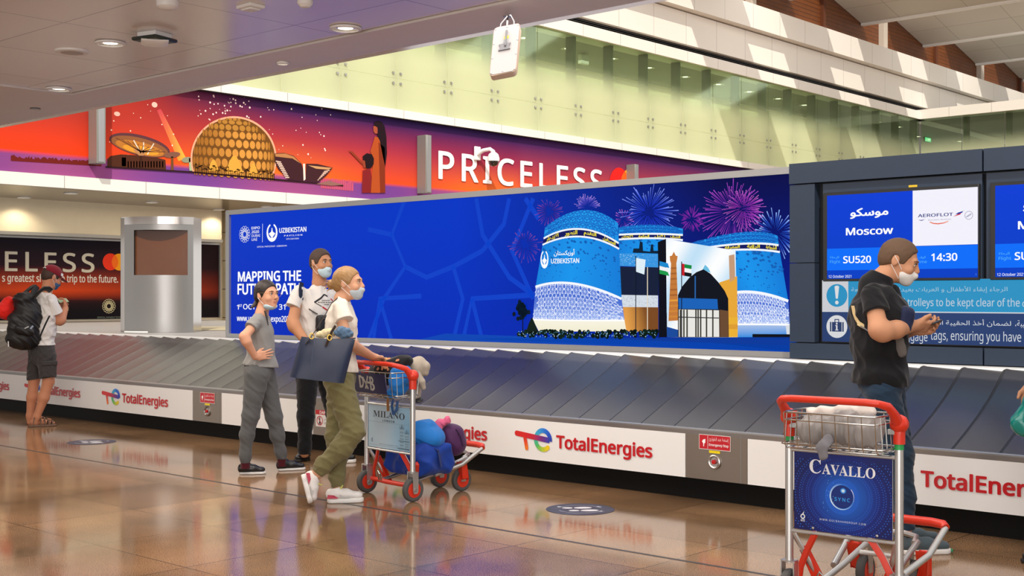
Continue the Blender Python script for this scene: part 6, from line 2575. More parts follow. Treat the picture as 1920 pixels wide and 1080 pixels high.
S = Sdf((-0.34, -0.28, 0.05), (0.34, 0.28, 1.0))
torso(S, hip, neck, 0.05, 0.88, 0.004, hips=(0.160, 0.122))
gl = ([(L(634, 712, -.075), .108), (L(662, 808, -.10), .080), (L(642, 838, -.09), .074), (L(606, 873, -.065), .058), (L(600, 881, -.06), .047)],
      [(L(640, 712, .075), .106), (L(632, 815, .07), .078), (L(631, 860, .07), .070), (L(632, 892, .065), .056), (L(633, 908, .06), .046)])
for ch in gl:
    S.chain(ch, 0.04)
S.ripple(0.0041, (40, 35, 66), 15)
S.cut(L(636, 682, 0), (0, 0, 1))
Wm.obj(S, 'joggers', cloth('olive_cotton', '#76704c', vary=0.10, vscale=60))
m = MB(cloth('olive_rib', '#6c6746', bump=0.8, bscale=120))
for a, b in ((L(603, 877, -.06), L(595, 887, -.06)), (L(632, 896, .065), L(633, 911, .06))):
    MB(MATS['olive_rib']).tube([Wm.W(a), Wm.W(a * .5 + b * .5), Wm.W(b)], [0.052, 0.050, 0.045], n=18).build('cuff', Wm.root)
SNK = pr('white_sneaker', '#e2deda', 0.5, vary=0.05, vscale=60)
RED = pr('crimson_patch', '#b8304c', 0.5)
LIME = pr('lime_lining', '#c8cc6a', 0.6)
GREYP = pr('grey_patch', '#b4b2b0', 0.5)


def trainer(h, t, up):
    o, T, Ln = shoe(Wm, h, t, up, w=0.098, hgt=0.085, name='trainer', mat=SNK, sole=RUB_W, solet=0.034, parts=[WHITE])
    for sgn in (-1, 1):
        MB(RED).extrude([T((0.004, sgn * .0385, .036)), T((0.085, sgn * .0415, .036)), T((0.055, sgn * .041, .058)), T((0.012, sgn * .036, .062))], Vector(T((0, sgn * .003, 0))) - Vector(T((0, 0, 0)))).build('heel_patch', o, smooth=False)
        MB(GREYP).extrude([T((0.10, sgn * .0405, .040)), T((0.17, sgn * .0435, .038)), T((0.14, sgn * .040, .058)), T((0.09, sgn * .038, .068))], Vector(T((0, sgn * .002, 0))) - Vector(T((0, 0, 0)))).build('side_patch', o, smooth=False)
    MB(LIME).obox(T((0.105, 0, 0.108)), Vector(T((0.012, 0, 0.016))) - Vector(T((0, 0, 0))), Vector(T((0, 0.022, 0))) - Vector(T((0, 0, 0))), Vector(T((-0.003, 0, 0.003))) - Vector(T((0, 0, 0)))).build('tongue', o, bevel=0.004)


trainer(Wm.fl(611, 943.5), Wm.fl(683, 941), (0, 0, 1))
hq = L(563, 888, -.07)
tq = L(578, 948, -.09)
tq[2] = max(tq[2], 0.012)
trainer(hq, tq, (1, 0.1, 0.25))

# ---- tote bag hanging at her side (its own thing)
T_ = Fig('tote_bag', 'navy blue leather tote bag with brown straps hanging from blonde person', 'bag', 606, 944, d=8.40)
L = T_.L
c4 = [L(565, 631, 0), L(667, 633, 0.02), L(645, 718, 0.0), L(544, 706, -0.02)]
LEATH = pr('navy_leather', '#222c44', 0.42, spec=0.45, bump=0.5, bscale=260, vary=0.12, vscale=6)
m = MB(LEATH)
nu, nv = 16, 14
vs, fs = [], []
for sgn in (-1, 1):
    for j in range(nv + 1):
        b = j / nv
        for i in range(nu + 1):
            a = i / nu
            top = c4[0] + (c4[1] - c4[0]) * a
            bot = c4[3] + (c4[2] - c4[3]) * a
            p = top + (bot - top) * b
            th = 0.012 + 0.070 * b ** 0.8
            edge = min(1.0, min(a, 1 - a) / 0.10) ** 0.5
            th = th * (0.35 + 0.65 * edge) + 0.022 * math.sin(math.pi * a) * math.sin(math.pi * b)
            p = p + np.array((0, sgn * th, -0.012 * math.sin(math.pi * a) * (1 - b)))
            vs.append(T_.W(p))
g = lambda s_, i, j: s_ * (nu + 1) * (nv + 1) + j * (nu + 1) + i
for s_ in (0, 1):
    for j in range(nv):
        for i in range(nu):
            q = (g(s_, i, j), g(s_, i, j + 1), g(s_, i + 1, j + 1), g(s_, i + 1, j))
            fs.append(q if s_ == 0 else q[::-1])
for j in range(nv):
    fs.append((g(0, 0, j), g(1, 0, j), g(1, 0, j + 1), g(0, 0, j + 1)))
    fs.append((g(0, nu, j), g(0, nu, j + 1), g(1, nu, j + 1), g(1, nu, j)))
for i in range(nu):
    fs.append((g(0, i, nv), g(1, i, nv), g(1, i + 1, nv), g(0, i + 1, nv)))
m.add(vs, fs)
body = m.build('bag_body', T_.root, angle=50)
MB(pr('tote_lining', '#c9b89a', 0.8)).tube([T_.W(c4[0] + (c4[1] - c4[0]) * k / 8 + np.array((0, 0, -0.012 - 0.012 * math.sin(math.pi * k / 8)))) for k in range(9)], 0.012, n=8, flat=(0.02, 0.004)).build('lining', T_.root)
MB(pr('stitch', '#4a5670', 0.7)).tube([T_.W(L(590, 634, -.045)), T_.W(L(585, 668, -.085)), T_.W(L(582, 700, -.098))], 0.0018, n=5).build('seam', T_.root)
STRAP = pr('brown_strap', '#3a2c26', 0.5)
GOLD = pr('gold_buckle', '#c8a24a', 0.25, metal=1.0)
sh = [L(632, 563, -.02), L(628, 562, .10)]
for pts in ([L(573, 645, -.035), L(583, 632, -.035), L(590, 622, -.035), L(606, 597, -.02), L(622, 568, .02), L(632, 560, .09)], [L(611, 649, -.045), L(617, 634, -.04), L(622, 622, -.035), L(629, 611, -.02)]):
    MB(STRAP).tube([T_.W(p) for p in pts], 0.01, n=8, flat=(0.020, 0.006)).build('strap', T_.root)
for u, v in ((584.5, 630.5), (618, 633)):
    c = T_.W(L(u, v, -.05))
    ex_ = Vector(tuple(T_.R))
    MB(GOLD).tube([c + ex_ * (0.014 * math.cos(t)) + Vector((0, 0, 0.018 * math.sin(t))) for t in [math.pi * k / 8 for k in range(16)]], 0.004, n=8, closed=True).build('buckle', T_.root)
# cream cloth and denim jacket sticking out of the bag
D_ = Fig('denim_jacket', 'folded blue denim jacket sticking out of navy tote bag', 'clothing', 643, 944, d=8.45)
S = Sdf((-0.12, -0.08, 1.05), (0.14, 0.10, 1.34), 0.005)
for u, v, r in ((634, 624, .030), (641, 620, .036), (648, 622, .036), (655, 626, .030), (645, 628, .04)):
    S.ell(D_.L(u, v, 0.0), (r, 0.030, r * 0.9), k=0.012)
S.ripple(0.0045, (110, 88, 88), 3)
D_.obj(S, 'denim', cloth('denim', '#55708c', vary=0.2, vscale=80))
D_ = Fig('cream_scarf', 'cream cloth showing at the top of the navy tote bag', 'clothing', 610, 944, d=8.46)
S = Sdf((-0.14, -0.07, 1.05), (0.12, 0.08, 1.34), 0.005)
for u, v, r in ((598, 628, .022), (606, 626, .030), (615, 624, .032), (622, 624, .026)):
    S.ell(D_.L(u, v, 0.0), (r * 1.2, 0.024, r), k=0.012)
S.ripple(0.0030, (110, 88, 88), 5)
D_.obj(S, 'scarf', cloth('cream_wool', '#d8c8a0'))

# ---- man on the right looking at his phone
R_ = Fig('person', 'person in black tee and dark jeans with white mask looking at a phone', 'person', 1700, 1037)
L = R_.L
SK4 = skin_mat('skin_warm', '#c48e6c')
yaw = 0.42
hd = Head(R_, L(1686, 489, 0.02), -0.12, -0.36, 1.05)
hip, neck = L(1650, 712, 0.0), L(1646, 522, 0.0)
S = Sdf((-0.42, -0.42, 0.0), (0.34, 0.42, 1.84))
hd.skull(S, L(1652, 526, 0.0), 0.056)
torso(S, hip, neck, yaw, 1.02, -0.013)
S.chain([(L(1636, 556, -.15), .044), (L(1648, 618, -.24), .053), (L(1656, 622, -.23), .054), (L(1680, 618, -.17), .048), (L(1712, 611, -.06), .033)], 0.025)
hw = L(1712, 611, -.06)
hand(S, hw, L(1754, 612, .02) - hw, (0.1, 0.8, 0.6), (0.5, 0.1, 1), (0.35, 0.6, 0.4), 1.08, thumb=0.8)
S.chain([(L(1670, 550, .16), .050), (L(1688, 622, .22), .050), (L(1716, 618, .08), .032)], 0.025)
hw = L(1716, 618, .08)
hand(S, hw, L(1756, 614, .05) - hw, (0.1, -0.8, 0.6), (0.5, 0, 1), (0.35, 0.6, 0.4), 1.05, thumb=0.8)
legs = ([(L(1655, 735, -.08), .09), (L(1686, 850, -.06), .06), (L(1697, 990, -.05), .04)], [(L(1664, 735, .09), .09), (L(1688, 855, .10), .06), (L(1694, 985, .11), .04)])
for ch in legs:
    S.chain(ch, 0.03)
R_.obj(S, 'body', SK4)
hd.face('#4a5660', '#6a4c34', lips=False)
hd.short_hair(pr('light_brown_hair', '#5e4530', 0.7, bump=0.8, bscale=260), 0.006, 0.004)
hd.mask(MASKW, 0.006)
S = Sdf((-0.42, -0.36, 0.86), (0.30, 0.36, 1.66))
torso(S, hip, neck, yaw, 1.02, 0.016, hips=(0.162, 0.140), waist=(0.160, 0.142), chest=(0.182, 0.148))
S.cone(L(1637, 550, -.14), L(1639, 560, -.155), .062, .062, 0.03).cone(L(1668, 552, .14), L(1680, 585, .19), .062, .068, 0.03)
S.ripple(0.0045, (48, 44, 35), 31)
S.cone(L(1638, 536, 0), L(1652, 522, 0), .085, .072, .03).cut(L(1652, 512, 0), (0.45, 0, 1), 0.008)
S.cut(L(1651, 721, 0), (-0.06, 0, -1), 0.004)
SH2 = surface(R_.obj(S, 'tshirt', BLK_T))
sleeve(R_, L(1636, 554, -.15), L(1643, 586, -.195), .064, .074, BLK_T, 7)
VW2 = R_.W((0, 1, 0)) - R_.W((0, 0, 0))
S = Sdf((-0.32, -0.26, 0.10), (0.24, 0.30, 1.05))
torso(S, hip, neck, yaw, 1.02, 0.008)
for ch in ([(L(1654, 735, -.08), .100), (L(1685, 850, -.06), .076), (L(1694, 930, -.05), .062), (L(1697, 985, -.05), .056)], [(L(1664, 735, .09), .100), (L(1688, 855, .10), .074), (L(1694, 980, .11), .056)]):
    S.chain(ch, 0.035)
S.ripple(0.0030, (40, 40, 79), 17)
S.cut(L(1651, 690, 0), (0, 0, 1))
S.cut((0, 0, 0.14), (0, 0, -1), 0.006)
R_.obj(S, 'jeans', cloth('dark_jeans', '#22364a', vary=0.22, vscale=24))
GRK = cloth('grey_knit_shoe', '#4c5960', bump=0.6, bscale=220)
for a, b in (((1690, 1040), (1783, 1037)), ((1676, 1022), (1764, 1019))):
    o, T, Ln = shoe(R_, R_.fl(*a), R_.fl(*b), w=0.098, hgt=0.080, name='sneaker', mat=GRK, sole=RUB_W, solet=0.030, parts=[GRK])
    MB(pr('green_tip', '#1f8a5a', 0.5)).obox(T((Ln - 0.004, 0, 0.018)), Vector(T((0.005, 0, 0))) - Vector(T((0, 0, 0))), Vector(T((0, 0.026, 0))) - Vector(T((0, 0, 0))), Vector(T((0, 0, 0.010))) - Vector(T((0, 0, 0)))).build('toe_tip', o, bevel=0.004)
# sling bag on his chest with beige webbing across the back
f_ = np.array([math.cos(yaw), math.sin(yaw), 0])
w_ = np.array([-math.sin(yaw), math.cos(yaw), 0])
S = Sdf((-0.16, -0.30, 1.18), (0.30, 0.36, 1.52), 0.005)
sc_ = L(1689, 597, -.06)
up_ = N3(np.array([0.25, 0, 1.0]))
S.box(sc_, (0.10, 0.045, 0.075), (w_, N3(np.cross(w_, up_)) * -1, up_), 0.035, 0)
S.ripple(0.0015, (44, 44, 44), 2)
sb_ = R_.obj(S, 'sling_bag', cloth('navy_nylon', '#1a2242', 0.6))
BEIGE = pr('beige_webbing', '#c4a878', 0.7)
MB(BEIGE).tube([R_.W(L(1671, 606, -.155)), R_.W(L(1677, 592, -.158)), R_.W(L(1684, 581, -.150)), R_.W(L(1692, 577, -.11))], 0.006, n=8, flat=(0.014, 0.012)).build('piping', sb_)
MB(BEIGE).tube([R_.W(L(1697, 590, -.12)), R_.W(L(1698, 600, -.13)), R_.W(L(1694, 607, -.14))], 0.006, n=8).build('piping', sb_)
MB(BEIGE).tube([drape(SH2, R_.W(L(u, v, -.15)), VW2, .005) for u, v in ((1599, 574), (1602, 588), (1606, 598), (1611, 606), (1617, 612))], 0.006, n=8, flat=(0.024, 0.006)).build('back_strap', R_.root)
MB(pr('grey_webbing', '#7c7c80', 0.7)).tube([drape(SH2, R_.W(L(u, v, -.15)), VW2, .005) for u, v in ((1615, 611), (1622, 616), (1630, 621), (1640, 626))], 0.006, n=8, flat=(0.022, 0.006)).build('back_strap', R_.root)
MB(pr('cream_buckle', '#dcc48c', 0.4)).obox(drape(SH2, R_.W(L(1614, 609, -.15)), VW2, .008), R_.W(L(1617, 613, -.19)) - R_.W(L(1610, 609, -.19)), Vector((0, 0, 0.014)), R_.W((0, .006, 0)) - R_.W((0, 0, 0))).build('buckle', R_.root, bevel=0.003)
S = Sdf((-0.08, -0.26, 1.02), (0.16, 0.10, 1.28), 0.005)
S.cone(L(1686, 640, -.14), L(1692, 662, -.15), .030, .026, 0.01, ((0, 1, 0), 2.2))
S.ripple(0.0023, (88, 88, 66), 2)
R_.obj(S, 'grey_cloth', cloth('grey_felt', '#5c5652'))
# phone (its own thing)
ph = thing('smartphone', 'dark smartphone held in both hands by person in black tee', 'phone', tuple(R_.W(L(1750, 605, 0.01))))
a, b = np.array(L(1728, 615, .0)), np.array(L(1767, 600, .03))
ax = N3(b - a)
wv = np.array([0, 1, 0.0])
nv_ = np.cross(ax, wv)
half = np.linalg.norm(b - a) / 2
v3 = lambda q: R_.W(q) - R_.W((0, 0, 0))
MB(pr('phone_case', '#1c1d22', 0.35)).obox(R_.W((a + b) / 2), v3(ax * half), v3(wv * 0.036), v3(nv_ * 0.005)).build('case', ph, bevel=0.003)
MB(em('phone_screen', '#8aa0b8', 0.5)).obox(R_.W((a + b) / 2 - nv_ * 0.0055 * (1 if nv_[2] < 0 else -1)), v3(ax * half * .94), v3(wv * 0.033), v3(nv_ * 0.0006)).build('screen', ph, smooth=False)

# ---- man in a red cap at the far left with a big black backpack
C_ = Fig('person', 'person in maroon cap, white tee and dark cargo shorts holding a paper slip', 'person', 78, 798)
L = C_.L
SK5 = skin_mat('skin_red', '#c08262')
yaw = 0.55
hd = Head(C_, L(97, 520, 0.02), 0.45, -0.40, 1.06)
hip, neck = L(78, 660, 0), L(89, 541, 0)
S = Sdf((-0.40, -0.36, 0.0), (0.42, 0.42, 1.84))
hd.skull(S, L(88, 545, 0), 0.055)
torso(S, hip, neck, yaw, 1.0, -0.013)
S.chain([(L(97, 569, -.125), .041), (L(112, 602, -.08), .048), (L(115, 600, -.04), .048), (L(123, 578, .10), .032)], 0.025)
hand(S, L(123, 578, .10), (-0.1, 0.3, 1.0), (-0.9, 0.2, 0.2), (-0.3, 1, 0), (0.5, 0.6, 0.5), 1.0)
S.chain([(L(78, 567, .125), .041), (L(98, 604, .26), .046), (L(114, 584, .26), .032)], 0.025)
hand(S, L(114, 584, .26), (0.3, -0.2, 0.9), (0.5, -0.7, 0.2), (-0.3, 0, 1), (0.5, 0.6, 0.5), 1.0)
for ch in ([(L(88, 668, -.08), .09), (L(91, 715, -.09), .060), (L(82, 745, -.09), .058), (L(69, 782, -.08), .037), (L(66, 793, -.08), .037)],
           [(L(70, 668, .09), .09), (L(64, 712, .09), .058), (L(60, 745, .09), .056), (L(56, 780, .09), .037), (L(57, 792, .09), .036)]):
    S.chain(ch, 0.03)
for (hu, hv), (tu, tv) in (((57, 799.5), (103, 798)), ((52, 794), (92, 792.5))):
    h, t = C_.fl(hu, hv), C_.fl(tu, tv)
    d = N3(t - h)
    S.cone(h + d * 0.03 + (0, 0, .045), h + d * 0.14 + (0, 0, .042), .032, .036, 0.02).cone(h + d * 0.14 + (0, 0, .040), h + d * 0.235 + (0, 0, .032), .036, .022, 0.02, ((0, 0, 1), 1.3))
    S.cone(h + d * 0.05 + (0, 0, .05), h + d * 0.06 + (0, 0, .11), .040, .038, 0.03)
C_.obj(S, 'body', SK5)
hd.face('#3a3028', '#3a2618', lips=False)
hd.short_hair(pr('dark_brown_hair', '#3c271c', 0.7, bump=0.8, bscale=260), 0.006)
hd.mask(pr('mask_dark_blue', '#3a5a80', 0.8), 0.0)
CAP = cloth('maroon_twill', '#7a1626')


def capb(S):
    S.ell((-0.010, 0, 0.045), (0.108, 0.086, 0.088), k=0)
    S.cut((0, 0, 0.028), (-0.12, 0, -1), 0.004)
    S.cone((0.06, 0, 0.030), (0.135, 0, 0.022), 0.072, 0.050, 0.004, ((0.1, 0, 1), 11.0))
    S.ell((-0.10, 0, 0.040), (0.05, 0.036, 0.03), k=0.004, op='sub')


hd.mesh('cap', capb, CAP, 0.0035, 0.19, (0.02, 0, 0.04))
MB(WHITE).tube([hd.pt(-0.112, y, 0.066 - 6 * y * y) for y in (-.03, -.015, 0, .015, .03)], 0.005, n=8).build('cap_strap', C_.root)
MB(WHITE).extrude([hd.pt(0.045, -0.0865, 0.040), hd.pt(0.075, -0.075, 0.040), hd.pt(0.072, -0.073, 0.066), hd.pt(0.044, -0.083, 0.068)], hd.pt(0, -0.004, 0) - hd.pt(0, 0, 0)).build('cap_badge', C_.root, smooth=False)
S = Sdf((-0.36, -0.34, 0.86), (0.34, 0.38, 1.62))
torso(S, hip, neck, yaw, 1.0, 0.014, hips=(0.165, 0.125), waist=(0.150, 0.116), chest=(0.168, 0.114))
S.cone(L(96, 562, -.12), L(99, 570, -.12), .056, .056, 0.03).cone(L(77, 563, .13), L(88, 585, .20), .060, .068, 0.03)
S.ripple(0.0045, (44, 40, 40), 41)
S.cut(L(89, 537, 0), (0.3, 0.1, 1), 0.008)
S.cut(L(78, 647, 0), (0, 0, -1), 0.004)
C_.obj(S, 'tshirt', WT)
sleeve(C_, L(97, 566, -.13), L(106, 588, -.10), .058, .072, WT, 8)
S = Sdf((-0.30, -0.28, 0.44), (0.28, 0.30, 1.0))
torso(S, hip, neck, yaw, 1.0, 0.012)
for ch in ([(L(87, 668, -.08), .106), (L(90, 714, -.09), .088)], [(L(71, 668, .09), .102), (L(64, 708, .09), .084)]):
    S.chain(ch, 0.035)
S.ripple(0.0037, (48, 48, 57), 43)
S.cut(L(78, 636, 0), (0, 0, 1))
S.cut(L(78, 709, 0), (0.18, 0, -1), 0.004)
SHO = cloth('charcoal_twill', '#3d3a3a', vary=0.14, vscale=40)
C_.obj(S, 'cargo_shorts', SHO)
S = Sdf((-0.05, -0.30, 0.50), (0.24, -0.05, 0.82), 0.005)
S.box(L(93, 693, -.175), (0.075, 0.022, 0.085), None, 0.015, 0).box(L(93, 681, -.19), (0.082, 0.018, 0.025), None, 0.01, 0.004)
S.ripple(0.0023, (66, 66, 66), 4)
C_.obj(S, 'cargo_pocket', SHO)
SAN = pr('brown_leather', '#6a5040', 0.6)
for (hu, hv), (tu, tv) in (((52, 801), (107, 799)), ((48, 795), (95, 793.5))):
    h, t = C_.fl(hu, hv), C_.fl(tu, tv)
    d = N3(t - h)
    n_ = np.array([-d[1], d[0], 0])
    Ln = np.linalg.norm(t - h)
    S = Sdf(np.minimum(h, t) - (.08, .08, .01), np.maximum(h, t) + (.08, .08, .10), 0.004)
    S.cone(h + d * .04 + (0, 0, .012), h + d * (Ln * .5) + (0, 0, .012), .038, .040, 0.01).cone(h + d * (Ln * .5) + (0, 0, .012), h + d * (Ln - .05) + (0, 0, .012), .040, .046, 0.02)
    S.cut(h + (0, 0, 0.022), (0, 0, 1))
    S.cut((0, 0, 0.001), (0, 0, -1))
    o = C_.obj(S, 'sandal', SAN)
    for x, hh, ww, dx in ((.06, .085, .046, -.02), (.12, .080, .050, .0), (.155, .072, .050, .01), (.19, .062, .048, .02), (.225, .05, .044, .02)):
        pts = [h + d * (x * Ln / .27 + dx * (k / 6 - .5)) + n_ * (ww * math.cos(math.pi * k / 6)) + np.array((0, 0, 0.015 + hh * math.sin(math.pi * k / 6))) for k in range(7)]
        MB(SAN).tube([C_.W(p) for p in pts], 0.006, n=8, flat=(0.018, 0.006)).build('strap', o)
MB(pr('yellow_band', '#c8b46a', 0.5)).tube([C_.W(L(121.5, 583, .075) + np.array((.036 * math.cos(t), .036 * math.sin(t), .01 * math.cos(t)))) for t in [2 * math.pi * k / 14 for k in range(14)]], 0.005, n=6, closed=True).build('wristband', C_.root)
sl_ = thing('paper_slip', 'pale green paper slip held by person in maroon cap', 'paper', tuple(C_.W(L(121, 565, .22))))
a, b = L(112, 568, .20), L(129.5, 566, .18)
m = MB(pr('pale_green_paper', '#b4c8a4', 0.8)).extrude([C_.W(p) for p in (a, b, b + np.array((-.03, .09, .04)), a + np.array((-.03, .09, .05)))], (0, 0, 0.002))
o = m.build('sheet', sl_, smooth=False)

# backpack (its own thing) with a red cap tied on
K_ = Fig('backpack', 'large black backpack worn by person in maroon cap', 'backpack', 46, 798, d=13.76)
L = K_.L
S = Sdf((-0.30, -0.30, 0.80), (0.28, 0.34, 1.60), 0.006)
S.cone(L(46, 632, .03), L(52, 590, .05), .150, .145, 0.03).cone(L(52, 590, .05), L(50, 566, .05), .145, .105, 0.05)
S.cone(L(26, 636, 0), L(62, 636, .06), .085, .085, 0.04).cone(L(30, 600, 0.0), L(30, 636, 0), .09, .09, 0.04)
S.ell(L(45, 560, .04), (.12, .12, .07), k=0.05)
S.cone(L(34, 618, -.13), L(56, 622, -.13), .05, .05, 0.02)
S.ripple(0.0075, (44, 40, 48), 7)
BN = pr('black_pack_nylon', '#131314', 0.55, bump=0.5, bscale=240, vary=0.2, vscale=10)
K_.obj(S, 'pack_body', BN)
for pts in ([L(62, 560, -.08), L(72, 548, -.13), L(82, 541, -.12), L(90, 541, -.07), L(95, 545, .0)], [L(40, 556, .05), L(50, 546, .10), L(60, 538, .14), L(66, 535, .16)],
            [L(60, 563, .02), L(64, 545, .06), L(70, 537, .10)]):
    MB(BN).tube([K_.W(p) for p in pts], 0.02, n=10, flat=(0.062, 0.02)).build('shoulder_strap', K_.root)
MB(BN).tube([K_.W(p) for p in (L(93, 592, -.14), L(86, 606, -.20), L(78, 624, -.20), L(72, 640, -.14))], 0.01, n=8, flat=(0.022, 0.006)).build('lower_strap', K_.root)
MB(pr('reflective_strip', '#b8b8b8', 0.4)).tube([K_.W(L(46, 616, -.185)), K_.W(L(54, 612.5, -.19))], 0.006, n=6).build('reflector', K_.root)
MB(pr('grey_toggle', '#8a94a4', 0.4)).tube([K_.W(L(57, 617, -.185)), K_.W(L(62, 611, -.18))], 0.011, n=8).build('toggle', K_.root)
MB(WHITE).tube([K_.W(L(15.5, 640, -.08)), K_.W(L(16, 650, -.08))], 0.006, n=6).build('cord_end', K_.root)
Z_ = Fig('red_bag', 'small bright red bag tied to the top of black backpack', 'bag', 10, 798, d=13.75)
S = Sdf((-0.24, -0.16, 1.12), (0.18, 0.18, 1.48), 0.005)
S.cone(Z_.L(16, 566, .04), Z_.L(6, 584, 0), .062, .085, 0.02).cone(Z_.L(6, 584, 0), Z_.L(14, 592, 0), .07, .05, 0.03).cone(Z_.L(18, 562, .04), Z_.L(20, 580, .04), .03, .05, 0.02)
S.ripple(0.0030, (44, 44, 44), 3)
o = Z_.obj(S, 'bag_body', cloth('bright_red_nylon', '#d81c14', 0.6))

# ---- person cut off by the right edge, carrying a teal bag
E_ = Fig('person', 'person in black at the right edge, mostly cut off, beside the teal bag', 'person', 1978, 1062)
L = E_.L
hd = Head(E_, L(1968, 500, 0), 3.0, -0.1, 1.03)
hip, neck = L(1976, 740, 0), L(1974, 540, 0)
S = Sdf((-0.34, -0.34, 0.0), (0.30, 0.34, 1.78), 0.006)
hd.skull(S, L(1974, 542, 0), 0.058)
torso(S, hip, neck, 3.0, 0.95, -0.014)
S.chain([(L(1976, 566, .15), .042), (L(1952, 655, .19), .045), (L(1934, 722, .12), .030)], 0.02)
hand(S, L(1934, 722, .12), (-0.2, -0.1, -1), (0.3, -1, 0), (-1, 0, 0), (0.6, 0.9, 0.7), 1.0)
S.chain([(L(1982, 566, -.15), .042), (L(1992, 655, -.20), .045), (L(1975, 735, -.2), .030)], 0.02)
hand(S, L(1975, 735, -.2), (-0.2, 0.1, -1), (0.3, 1, 0), (-1, 0, 0), (0.3, 0.4, 0.4), 1.0)
for e in (-1, 1):
    S.chain([(L(1976, 760, .09 * e), .09), (L(1974, 890, .09 * e), .06), (L(1978, 1040, .09 * e), .04)], 0.03)
E_.obj(S, 'body', SK4)
hd.face()
hd.short_hair(MATS['dark_brown_hair'])
hd.mask(MASKW, 0.0)
S = Sdf((-0.34, -0.34, 0.80), (0.30, 0.34, 1.62), 0.006)
torso(S, hip, neck, 3.0, 0.95, 0.02)
S.chain([(L(1976, 562, .16), .070), (L(1950, 655, .19), .062), (L(1937, 706, .13), .050)], 0.03).chain([(L(1982, 562, -.16), .070), (L(1992, 655, -.20), .060), (L(1978, 712, -.2), .046)], 0.03)
S.ripple(0.0037, (44, 44, 44), 3)
S.cut(L(1976, 735, 0), (0, 0, -1), 0.004)
S.cut(L(1974, 536, 0), (0, 0, 1), 0.006)
E_.obj(S, 'jacket', BLK_T)
S = Sdf((-0.30, -0.26, 0.05), (0.30, 0.26, 0.98), 0.006)
torso(S, hip, neck, 3.0, 0.95, 0.01)
for e in (-1, 1):
    S.chain([(L(1976, 760, .09 * e), .10), (L(1974, 890, .09 * e), .075), (L(1978, 1030, .09 * e), .055)], 0.03)
S.cut(L(1976, 720, 0), (0, 0, 1))
E_.obj(S, 'trousers', cloth('dark_grey_twill', '#2a2b2e'))
shoe(E_, E_.fl(1992, 1058), E_.fl(1911, 1055), w=0.09, name='shoe', mat=BLKL, sole=RUB_K, parts=[BLKL])
shoe(E_, E_.fl(1996, 1072), E_.fl(1924, 1074), w=0.09, name='shoe', mat=BLKL, sole=RUB_K, parts=[BLKL])
Q_ = Fig('shoulder_bag', 'glossy teal bag at the right edge of the picture', 'bag', 1925, 1062, d=6.75)
S = Sdf((-0.16, -0.10, 0.60), (0.18, 0.10, 0.96), 0.004)
S.cone(Q_.L(1918, 798, 0), Q_.L(1950, 806, 0), .060, .070, 0.02).cone(Q_.L(1928, 752, 0), Q_.L(1948, 752, 0), .025, .03, 0.02).cone(Q_.L(1915, 790, 0), Q_.L(1928, 752, 0), .055, .024, 0.03).cone(Q_.L(1952, 800, 0), Q_.L(1948, 752, 0), .06, .03, 0.03)
S.ripple(0.0030, (57, 44, 31), 3)
Q_.obj(S, 'bag_body', pr('teal_gloss', '#0b8076', 0.22, spec=0.7))
MB(MATS['teal_gloss']).tube([Q_.W(Q_.L(1928, 748, 0)), Q_.W(Q_.L(1932, 730, .02)), Q_.W(Q_.L(1940, 728, .02)), Q_.W(Q_.L(1946, 748, 0))], 0.008, n=8).build('handle', Q_.root)


# ------------------------------------------------------------------ luggage trolleys
REDP = pr('red_plastic', '#d4331a', 0.35, spec=0.5)
ALU = pr('trolley_aluminium', '#c0bfbc', 0.32, metal=0.85)
TYRE = pr('grey_tyre', '#4e4d4c', 0.7)
WIRE = pr('chrome_wire', '#c9c7c2', 0.22, metal=1.0)
STOP_G = pr('green_band', '#1f9a4c', 0.4)


